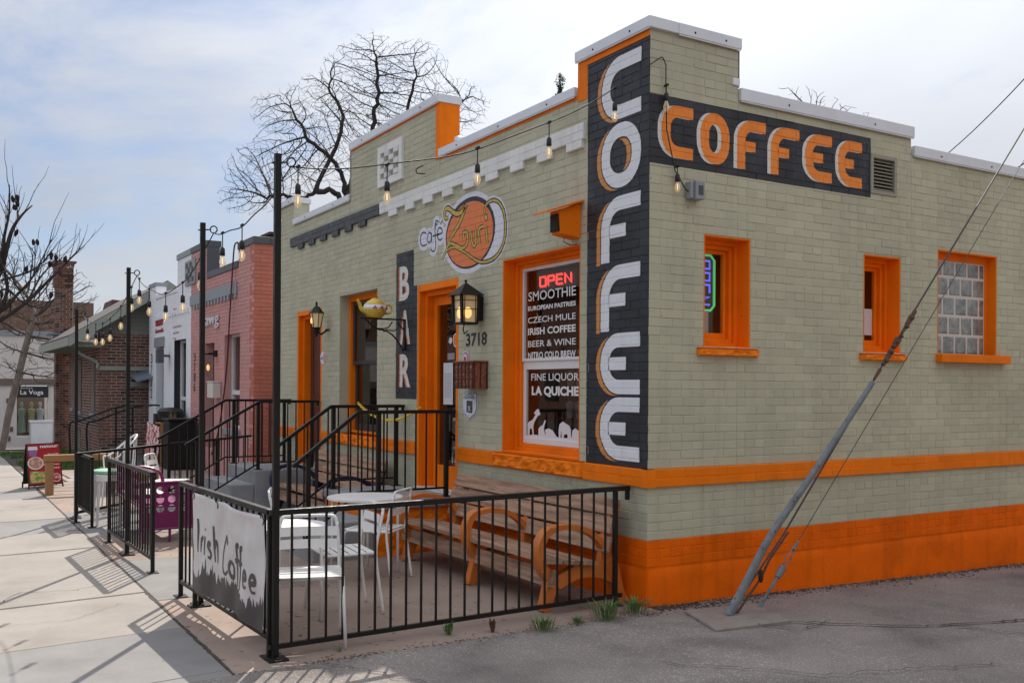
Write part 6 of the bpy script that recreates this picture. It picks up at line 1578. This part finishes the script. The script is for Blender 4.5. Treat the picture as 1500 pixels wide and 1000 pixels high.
aw = MB(); aw.prism([(HX1+.002, -.35, 1.85), (HX1+.002, 1.2, 2.3), (HX1+1.0, 1.2, 2.15), (HX1+1.0, -.35, 1.72)], (0,0,.05)); aw.build('side_awning', m_bluegrey, hs)
mb = MB(); mb.box(HX1+.02, HX1+.06, -.35, 1.2, 1.6, 1.72); mb.build('awning_bracket', m_trim, hs)
mb = MB(); mb.box(-24.9, -24.3, -1.7, -.9, 3.05, 3.1); o = mb.build('roof_light', m_bluegrey, hs); 
# chimney, its courses built as bricks
chm = thing('brick_chimney', 'tall brown brick chimney with a corbelled top left of the furthest light pole', 'chimney', (-25.6, -.8, 0))
mbm = MB(); mbm.box(-25.82, -25.37, -1.37, -.92, -.4, 5.05); mbm.build('flue', m_mortar, chm)
mb = MB(); rd = random.Random(9); z = -.3; k = 0
while z < 5.22:
    e = .0 if z < 4.45 else (.04 if z < 5.1 else .07); x0, x1, y0, y1 = -25.83-e, -25.36+e, -1.38-e, -.91+e
    for s_ in range(2):
        o_ = .11*(k % 2)
        xs_ = [x0]+[x0+o_+.235*i for i in range(0 if o_ else 1, 3) if x0+o_+.235*i < x1-.03]+[x1]
        for a, b in zip(xs_, xs_[1:]):
            if s_ == 0: mb.box(a+.006, b-.006, y0, y0+.1, z+.006, z+.069, rd.random() < .25)
            else: mb.box(x1-.1, x1+.002, y0+.11+(a-x0)*.75, y0+.09+(b-x0)*.75, z+.006, z+.069, rd.random() < .25)
    z += .075; k += 1
mb.m = [int(q) for q in mb.m]; mb.build('brick_courses', [m_redbrick, m_brick_dark], chm, kind='stuff')
mb = MB(); mb.box(-25.90, -25.29, -1.45, -.84, 5.225, 5.27); mb.build('cap', m_brick_dark, chm)
# handrails by the house side steps
hr = thing('pipe_handrail', 'black pipe handrail on the side steps of the brown brick house', 'railing', (-17.5, -1, 0))
for dy in (0, .35):
    mb = MB(); mb.tube(smooth_path([(-17.6, -1.9+dy, .30), (-17.6, -1.9+dy, .78), (-17.55, -1.7+dy, .86), (-17.3, -1.0+dy, 1.15), (-17.1, -.6+dy, 1.2), (-16.6, .05-.45+dy*.5, 1.2)], 4), .022, 6); mb.build('rail', m_metal, hr)
    for q in ((-17.6, -1.9+dy, .3), (-17.3, -1.0+dy, 1.15)): mb = MB(); mb.tube([q, (q[0], q[1], 0)], .02, 6); mb.build('post', m_metal, hr)
# ------------------------------------------------------------------ clothing shop across the side street
lv = thing('clothing_shop', 'cream stucco clothing shop with a black La Voga sign across the side street', 'building', (-52, 0, -1.6))
LX = -52.0; Lz = gz(-50, 0)
LP = Plane((LX, 0, Lz), (0,1,0), (1,0,0))
D_l = 57.67
def ly(px): # measured positions along the shop front
    return px
LW = (-.45, 1.03); LS = (2.60, 3.20); LC = (0, 1.0, 1.36)
mb = MB()
def lbox(y0, y1, z0, z1, d0, d1): LP.box(mb, y0, y1, z0, z1, d0, d1)
lbox(-22, LW[0], 0, 5.9, 0, .3); lbox(LW[0], LW[1], 3.25, 5.9, 0, .3); lbox(LW[0], LW[1], 0, .5, 0, .3); lbox(LW[1], 6, 0, 5.9, 0, .3)
mb.build('wall', m_creamwall, lv)
mb = MB(); lbox(-22, 6, 5.9, 6.15, -.1, .5); mb.build('cornice', m_box, lv)
mb = MB(); lbox(-22, 6, 3.25, 3.6, -.12, -.002); mb.build('string_course', mat('shop_trim', (.16,.12,.10), .7), lv)
mb = MB(); lbox(-22, 4, 6.15, 8.2, 5, 5.4); mb.build('rear_brick_parapet', m_brownroof, lv)
mb = MB(); mb.prism([LP.P(4.6, 6.2, 6), LP.P(7.4, 6.2, 6), LP.P(7.4, 8.4, 6), LP.P(5.2, 8.55, 6)], (-3, 0, 0)); mb.build('rear_gable', mat('maroon_shingle', (.12,.05,.05), .9, var=.3), lv)
mb = MB(); lbox(LW[0]-.02, LW[1]+.02, LS[0], LS[1], -.12, -.002); sg = mb.build('sign_board', m_grey_sign, lv)
def ltext(body, y0, y1, z0, z1, par, bold=0):
    mb = MB()
    for t in text_tris(body, y0, y1, z0, z1, bold=bold): mb.add([LP.P(a, b, -.14) for a, b in t], [(0,1,2)])
    mb.build('lettering', m_textw, par)
wv = LW[1]-LW[0]; ltext('La Voga', LW[0]+wv*.1, LW[0]+wv*.85, LS[0]+.09, LS[1]-.20, sg, .01); ltext('Boutique', LW[0]+wv*.12, LW[0]+wv*.5, LS[1]-.15, LS[1]-.06, sg)
mb = MB(); LP.box(mb, LW[0]+.05, LW[1]-.05, .5, LS[0], .12, .13); mb.build('shop_window', m_glass, lv)
mb = MB(); LP.box(mb, LW[0], LW[1], .5, LS[0], 1.6, 1.7); mb.build('display_back', m_room, lv)
for k, (f, m_) in enumerate(((.2, mat('sage_dress', (.16,.22,.16), .8)), (.52, mat('yellow_dress', (.26,.26,.13), .8)), (.8, mat('pale_shirt', (.3,.33,.36), .8)))):
    mb = MB(); y = LW[0]+wv*f; c_ = LP.P(y, 0, .8); z0 = .7
    mb.lathe([(.22, 0), (.20, .55), (.15, .8), (.22, 1.15), (.2, 1.25), (.06, 1.3), (.06, 1.4), (.09, 1.45), (.1, 1.58), (.03, 1.66)], (c_.x, c_.y, Lz+z0), 10); mb.build('mannequin', m_, lv, smooth='angle')
mb = MB(); lbox(-14, -8.4, .8, 3.7, .02, .04) if False else None
mb = MB(); LP.box(mb, -20, LW[0]-.85, .5, 3.2, -.02, -.002); mb.build('dark_window', m_dark, lv)
mb = MB()
for k in range(5): LP.box(mb, LW[0]-.5, LW[0]-.30+.12*(k % 2), .3+k*.5, .55+k*.5, -.05, -.002)
mb.build('quoins', mat('quoin', (.13,.09,.08), .8), lv)
ub = thing('utility_cabinet', 'white utility cabinet standing in front of the clothing shop window', 'cabinet', (LX+2, 0, Lz)); mb = MB(); LP.box(mb, LC[0], LC[1], 0, LC[2], -2.6, -1.8); mb.build('body', m_frame_w, ub, bevel=.03)
mb = MB(); LP.box(mb, LC[0]-.05, LC[1]+.05, LC[2]+.001, LC[2]+.08, -2.65, -1.75); mb.build('lid', m_frame_w, ub)

# ------------------------------------------------------------------ trees (space colonisation)
def grow(seed, trunk, env, n_att, step, infl, kill, bias=(0,0,.05), iters=160, jit=.3, tpar=None):
    rs = np.random.RandomState(seed); att = []
    while len(att) < n_att:
        q = rs.uniform(-1, 1, 3)
        if env(q) is not None: att.append(env(q))
    att = np.array(att); nodes = [np.array(p, float) for p in trunk]; par = tpar or [-1]+list(range(len(trunk)-1))
    nk = len(nodes)
    P = np.zeros((60000, 3)); P[:nk] = nodes; par = par+[0]*(60000-nk); n = nk
    near = np.full(len(att), -1); nd = np.full(len(att), 1e9)
    d = np.linalg.norm(att[:, None]-P[None, :n], axis=2); near = d.argmin(1); nd = d.min(1)
    alive = np.ones(len(att), bool); children = {}
    for it in range(iters):
        act = alive & (nd < infl)
        if not act.any(): break
        new = []; idx = np.where(act)[0]; order = idx[np.argsort(near[idx])]
        k = 0
        ns = near[order]; uniq, st_ = np.unique(ns, return_index=True)
        for a, s0 in enumerate(st_):
            s1 = st_[a+1] if a+1 < len(st_) else len(order); node = uniq[a]
            v = att[order[s0:s1]]-P[node]; v /= (np.linalg.norm(v, axis=1, keepdims=True)+1e-9); v = v.sum(0)+rs.normal(0, jit, 3)+np.array(bias); l = np.linalg.norm(v)
            if l < 1e-6: continue
            q = P[node]+v/l*step
            if any(np.linalg.norm(P[c]-q) < step*.3 for c in children.get(node, ())): continue
            new.append((node, q))
        if not new or n+len(new) > 59000: break
        for node, q in new: P[n] = q; par[n] = node; children.setdefault(node, []).append(n); n += 1
        NP = P[n-len(new):n]; d = np.linalg.norm(att[:, None]-NP[None], axis=2); m_ = d.min(1); am = d.argmin(1)+n-len(new)
        b = m_ < nd; near[b] = am[b]; nd[b] = m_[b]; alive &= nd > kill
    return P[:n], np.array(par[:n])
def tree_mesh(P, par, r_tip, r_max, expo=2.3, names=('trunk', 'crown'), mats=(None, None), parent=None, thr=.035, sides=5):
    n = len(P); w = np.zeros(n); kids = [[] for _ in range(n)]
    for i in range(1, n): kids[par[i]].append(i)
    for i in range(n-1, -1, -1):
        w[i] = sum(w[k] for k in kids[i]) if kids[i] else 1
    r = r_tip*w**(1/expo); r = np.minimum(r, r_max)
    big = MB(); small = MB()
    # walk chains
    stack = [(0, None)]; seen = set()
    starts = [(0, None)]
    while starts:
        i, p = starts.pop(); pts = [P[p]] if p is not None else []; rs_ = [r[i]] if p is not None else []; cur = i
        while True:
            pts.append(P[cur]); rs_.append(r[cur])
            ks = sorted(kids[cur], key=lambda k: -w[k])
            if not ks: break
            for k in ks[1:]: starts.append((k, cur))
            cur = ks[0]
        if len(pts) > 1:
            rs_[-1] *= .5
            (big if max(rs_) > thr else small).tube([tuple(q) for q in pts], rs_, sides+2 if max(rs_) > thr else (sides if max(rs_) > .012 else 3), caps=False)
    big.build(names[0], mats[0], parent, smooth=True); small.build(names[1], mats[1], parent)
def ell(c, r, squash=0, flat=0):
    c = np.array(c); r = np.array(r)
    def f(q):
        s = (q**2).sum()
        if s > 1 or s < .08: return None
        if q[2] < -.75: return None
        return c+q*r
    return f
def PD(px, py, D):
    u = (px-750)/1416; return tuple(CAM+(fwd+rgt*u)*D+Vector((0,0,-(py-566-(px-750)*.0056)/1416*D)))
def crown_env(parts, D, depth=1.0):
    cs = []
    for px, py, rx, ry in parts: cs.append((np.array(PD(px, py, D)), rx/1416*D, ry/1416*D))
    vol = np.array([a*b for _, a, b in cs]); vol = vol/vol.sum(); R3 = np.array(rgt); F3 = np.array(fwd)
    rs = np.random.RandomState(3)
    def f(q):
        if (q**2).sum() > 1: return None
        k = rs.choice(len(cs), p=vol); c, a, b = cs[k]
        return c+R3*q[0]*a+F3*q[1]*a*depth+np.array((0,0,1))*q[2]*b
    return f
t = thing('bare_tree', 'large bare tree with a wide dark crown of twigs rising behind the cafe parapet', 'tree', PD(500, 600, 26)[:2]+(0,))
D_ = 26
tr = [PD(505, y, D_) for y in range(640, 300, -18)]; tr[0] = (tr[0][0], tr[0][1], -.1); tp_ = [-1]+list(range(len(tr)-1)); nt0 = len(tr)-1
rdt = random.Random(12)
def guide(start, pts, dd):
    global tr, tp_
    cur = start; P0 = tr[start]; q = [P0]+[PD(x, y, D_+dd*(k+1)/len(pts)) for k, (x, y) in enumerate(pts)]; S_ = smooth_path(q, 6)
    for k, v in enumerate(S_[1:]):
        v = Vector(v)+Vector((rdt.uniform(-.05,.05), rdt.uniform(-.05,.05), rdt.uniform(-.05,.05))); tr.append(tuple(v)); tp_.append(cur); cur = len(tr)-1
    return cur
g1 = guide(nt0, [(495,285),(470,278),(440,290),(415,285),(385,290)], -.8); g2_ = guide(nt0, [(503,280),(490,240),(450,205),(425,160),(405,140)], .7)
g3 = guide(nt0, [(508,275),(525,235),(540,205),(548,160),(552,110),(545,75)], .2); g4 = guide(nt0, [(512,280),(548,240),(585,190),(600,140),(608,100)], -1.0); g5 = guide(nt0+14, [(500,180),(480,130),(490,90)], .9); guide(nt0, [(520,285),(580,240),(640,200),(660,160),(690,140)], .8)
P_, pr_ = grow(5, tr, crown_env([(545,155,95,105),(465,190,75,85),(400,255,75,58),(395,165,34,34),(350,290,38,26),(668,155,50,42),(610,100,48,45)], D_, .9), 24000, .115, 1.1, .135, (0,0,.03), 260, .38, tp_)
tree_mesh(P_, pr_, .0044, .12, 2.35, ('trunk', 'crown'), (m_bark_dk, m_bark_dk), t, .04)
t = thing('street_tree', 'leaning pale trunk with bare twigs in front of the clothing shop', 'tree', PD(15, 650, 40)[:2]+(-.9,))
tr = [PD(3,658,40), PD(7,640,40), PD(12,610,40), PD(20,575,40), PD(28,545,40), PD(35,515,40), PD(42,490,40), PD(48,470,40)]
P_, pr_ = grow(8, tr, crown_env([(40,430,75,80),(90,450,60,70),(-10,420,60,80),(130,500,40,45),(60,530,70,40)], 40, .8), 7000, .20, 3.5, .30, (0,0,.04), 200, .15)
tree_mesh(P_, pr_, .011, .40, 2.4, ('trunk', 'crown'), (m_trunk, m_bark), t, .10)
t = thing('bare_tree', 'bare tree top showing above the side parapet right of the raised corner', 'tree', PD(1210, 560, 30)[:2]+(0,))
tr = [PD(1205, y, 30) for y in range(640, 250, -24)]; tr[0] = (tr[0][0], tr[0][1], -.3)
P_, pr_ = grow(11, tr, crown_env([(1165,178,50,62),(1205,192,60,62),(1262,208,48,48),(1190,230,110,40)], 30, .8), 2600, .17, 2.6, .27, (0,0,.12), 130)
tree_mesh(P_, pr_, .009, .2, 2.15, ('trunk', 'crown'), (m_bark, mat('light_twig', (.16,.125,.10), .9)), t, .04)
# tree at the left edge with seed pods
t = thing('pod_tree', 'bare tree with dark hanging seed pods reaching in from the left edge', 'tree', PD(-170, 650, 14)[:2]+(0,))
DD = 14; mb = MB(); rd = random.Random(31)
def limb(pts, r0, r1, tw=0):
    q = [Vector(PD(x, y, DD+(x*.004)+rd.uniform(-.1,.1))) for x, y in pts]; sp_ = smooth_path(q, 5); n = len(sp_)
    mb.tube([tuple(a) for a in sp_], [r0+(r1-r0)*i/(n-1) for i in range(n)], 6)
    for _ in range(tw):
        i = rd.randrange(n//4, n-1); a = Vector(sp_[i]); d = (Vector(sp_[i+1])-a).normalized(); pr = [a]; dv = (d+rgt*rd.uniform(-.9,.9)+Vector((0,0,rd.uniform(.1,1.0)))+fwd*rd.uniform(-.6,.6)).normalized(); L_ = rd.uniform(.25, .9)
        for k in range(5): dv = (dv+Vector((rd.uniform(-.25,.25), rd.uniform(-.25,.25), rd.uniform(-.08,.25)))).normalized(); pr.append(pr[-1]+dv*L_/5)
        mb.tube([tuple(p) for p in pr], [.006,.005,.004,.0035,.003,.002], 4)
    return sp_
mb.tube([PD(-170,700,DD), PD(-165,600,DD), PD(-150,520,DD), PD(-120,470,DD)], [.16,.14,.12,.10], 10)
mb.build('trunk', m_bark_dk, t, smooth=True); mb = MB()
limb([(-120,470),(-60,440),(-20,420),(0,395),(15,340),(30,315),(46,300)], .07, .008, 14)
limb([(-20,420),(2,370),(5,345),(12,310),(12,270)], .035, .008, 10); limb([(15,340),(24,322),(23,300),(18,288)], .014, .006, 4)
limb([(-120,470),(-50,470),(0,455),(25,430),(48,403),(74,350)], .05, .007, 12); limb([(0,410),(40,398),(60,385),(75,365)], .018, .006, 8)
limb([(-100,480),(-20,475),(0,468),(40,440),(75,405),(100,380),(118,362)], .045, .007, 14); limb([(40,440),(62,400),(90,378)], .016, .005, 6); limb([(48,403),(50,385),(50,352)], .010, .005, 3)
limb([(-60,500),(0,425),(30,440),(60,450),(78,430)], .02, .006, 8); limb([(-60,500),(0,400),(25,420),(45,440)], .02, .005, 5)
limb([(0,455),(10,420),(0,380),(-10,340)], .03, .012, 8)
mb.build('branches', m_bark_dk, t, smooth=True)
for x, y in ((18,290),(24,288),(25,296),(20,302),(47,352),(53,352),(74,373),(80,374),(72,385),(94,378),(38,393),(73,430),(2,430),(22,340)):
    for k in range(3):
        c_ = Vector(PD(x+rd.uniform(-2,2), y+rd.uniform(-1,3), DD+x*.004)); b_ = MB(); b_.sphere(c_, .022, 6, 5, sc=(1,1,2.0)); b_.build('seed_pod', m_pod, t)
# evergreen tip
t = thing('evergreen_tree', 'green evergreen tip just showing above the parapet left of the COFFEE corner', 'tree', PD(818, 560, 28)[:2]+(0,))
tip = Vector(PD(818, 106, 28)); mb = MB(); mb.tube([(tip.x, tip.y, -.1), tuple(tip)], [.16, .012], 8); mb.build('trunk', m_bark, t)
mb = MB(); rd = random.Random(44)
for k in range(9000):
    h = rd.random()**.7*5.5; r_ = (.06+.42*h)*rd.random()**.5*(.6+.4*math.sin(h*9)); a = rd.uniform(0, 6.28); c_ = tip+Vector((r_*math.cos(a), r_*math.sin(a), -h)); s_ = rd.uniform(.03, .08); v1_ = Vector((rd.uniform(-1,1), rd.uniform(-1,1), rd.uniform(-1,1)))*s_; v2_ = Vector((rd.uniform(-1,1), rd.uniform(-1,1), rd.uniform(-1,1)))*s_
    mb.add([c_, c_+v1_, c_+v2_], [(0,1,2)])
mb.build('crown', m_leafgreen, t)

# ------------------------------------------------------------------ weeds and grass
def weed(name, label, x, y, kind, s, seed):
    rd = random.Random(seed); t = thing(name, label, 'weed', (x, y, .0), None); mb = MB(); z0 = gz(x, y)+.005
    n = {'leafy': 12, 'tuft': 110, 'red': 9}[kind]
    for k in range(n):
        a = rd.uniform(0, 6.28); e = Vector((math.cos(a), math.sin(a), 0)); L_ = s*rd.uniform(.5, 1); b = Vector((x, y, z0))+e*rd.uniform(0, .02 if kind != 'tuft' else .07*s/.12)
        lean = rd.uniform(.15, .9) if kind != 'tuft' else rd.uniform(.2, 1.3); w_ = L_*(.16 if kind != 'tuft' else rd.uniform(.02, .045)); sd = Vector((-e.y, e.x, 0))*w_
        p1 = b+e*L_*lean*.35+Vector((0,0,L_*.6)); p2 = b+e*L_*lean*.8+Vector((0,0,L_*(1-.25*lean)))
        mb.add([b-sd*.3, b+sd*.3, p1+sd, p2+sd*.1, p1-sd], [(0,1,2,4),(4,2,3)], 0)
    mb.build('leaves', m_rust if kind == 'red' else m_leaf, t); 
    mb = MB(); mb.tube([(x, y, z0-.01), (x, y, z0+s*.3)], .003, 5); mb.build('stem', m_leaf, t)
weed('weed', 'small broad leaved green weed under the patio fence, furthest left of the weeds', *(-0.036, -1.658), 'leafy', .11, 1)
weed('weed', 'thin reddish weed under the patio fence between two green weeds', *(0.050, -1.367), 'red', .10, 2)
weed('weed', 'low spreading tuft of grassy weeds under the fence near the bench end', *(0.187, -1.057), 'tuft', .13, 3)
weed('weed', 'tiny dark grassy weed between the spreading tuft and the fence end', *(0.148, -0.747), 'tuft', .07, 4)
weed('weed', 'bushy upright green weed at the foot of the last fence post', *(0.155, -0.498), 'tuft', .17, 5)
weed('weed', 'upright green weed at the very corner of the orange wall', *(0.095, -0.186), 'tuft', .15, 6)
weed('weed', 'very small weed beside the corner light pole foot', *(-0.008, -2.435), 'leafy', .04, 7)
# grass patch beyond the flagstones
mb = MB(); rd = random.Random(15)
for k in range(9000):
    x = rd.uniform(-24, -14.7); y = rd.uniform(-3.0, -1.2) if x > -19 else rd.uniform(-8, -1.2)
    if noise.noise(Vector((x*.8, y*1.1, 0))) < -.18: continue
    h = rd.uniform(.03, .10); a = rd.uniform(0, 6.28); z = gz(x, y)-.045 if x < -20 else -.045; c, s_ = math.cos(a)*.012, math.sin(a)*.012
    mb.add([(x-c, y-s_, z), (x+c, y+s_, z), (x+rd.uniform(-.04,.04), y+rd.uniform(-.04,.04), z+.05+h)], [(0,1,2)])
mb.build('grass', m_grass, None, kind='stuff')
mb = MB(); mb.add([(-14.8, -3.1, -.012), (-14.8, -.02, -.012), (-19.9, -.02, -.012), (-19.9, -3.1, -.012)], [(0,3,2,1)]); struct(mb.build('lawn_soil', m_dirt))
mb = MB(); mb.add([(-20, -5.5, -.02), (-20, -3.1, -.02), (-42, -3.1, gz(-42,0)+.02), (-42, -5.5, gz(-42,0)+.02)], [(0,1,2,3)]); 
mb.v = [(x, y, gz(x, y)+.01) for x, y, z in mb.v]; struct(mb.build('path', m_walk_a))

# ------------------------------------------------------------------ building added across the alley, out of frame, to shade the side wall
nb = thing('added_shade_building', 'unseen two storey tan brick building added across the alley to shade the side wall', 'building', (13, 8, 0))
mb = MB(); mb.box(9.6, 18, -.5, 16, -.5, 6.6); mb.build('wall', mat('tan_brick', (.30, .22, .15), .9, var=.15, vscale=2, coord='World'), nb)
mb = MB(); mb.box(9.5, 18.1, -.6, 16.1, 6.605, 6.85); mb.build('coping', m_box, nb)
for z in (1.0, 3.9):
    for y in (1.5, 4.5, 7.5, 10.5): mb = MB(); mb.box(9.54, 9.598, y, y+1.1, z, z+1.6); mb.build('window', m_darkframe, nb)
# ------------------------------------------------------------------ the far side of the street (seen in window reflections)
def far_house(x0, x1, y, h, m_, label):
    t = thing('street_house', label, 'house', ((x0+x1)/2, y, -.1)); mb = MB(); mb.box(x0, x1, y-8, y, -.2, h); mb.build('wall', m_, t)
    mb = MB(); mb.prism([(x0-.4, y+.5, h+.002), (x0-.4, y-8.5, h+.002), (x0-.4, y-4, h+2.2)], (x1-x0+.8, 0, 0)); mb.build('roof', m_roof, t)
    for k in range(3):
        a = x0+(x1-x0)*(k+.5)/3
        mb = MB(); mb.box(a-.6, a+.6, y+.002, y+.06, 1.0, 2.4); mb.build('window', m_darkframe, t)
far_house(-64, -47, -25, 7.5, m_brownroof, 'tall brown brick building across the street, furthest left of the opposite row')
far_house(-45, -31, -24, 6.8, m_redbrick, 'two storey red brick house across the street, between two taller neighbours')
far_house(-27, -15, -26, 5.0, m_creamwall, 'cream house across the street from the pink shop')
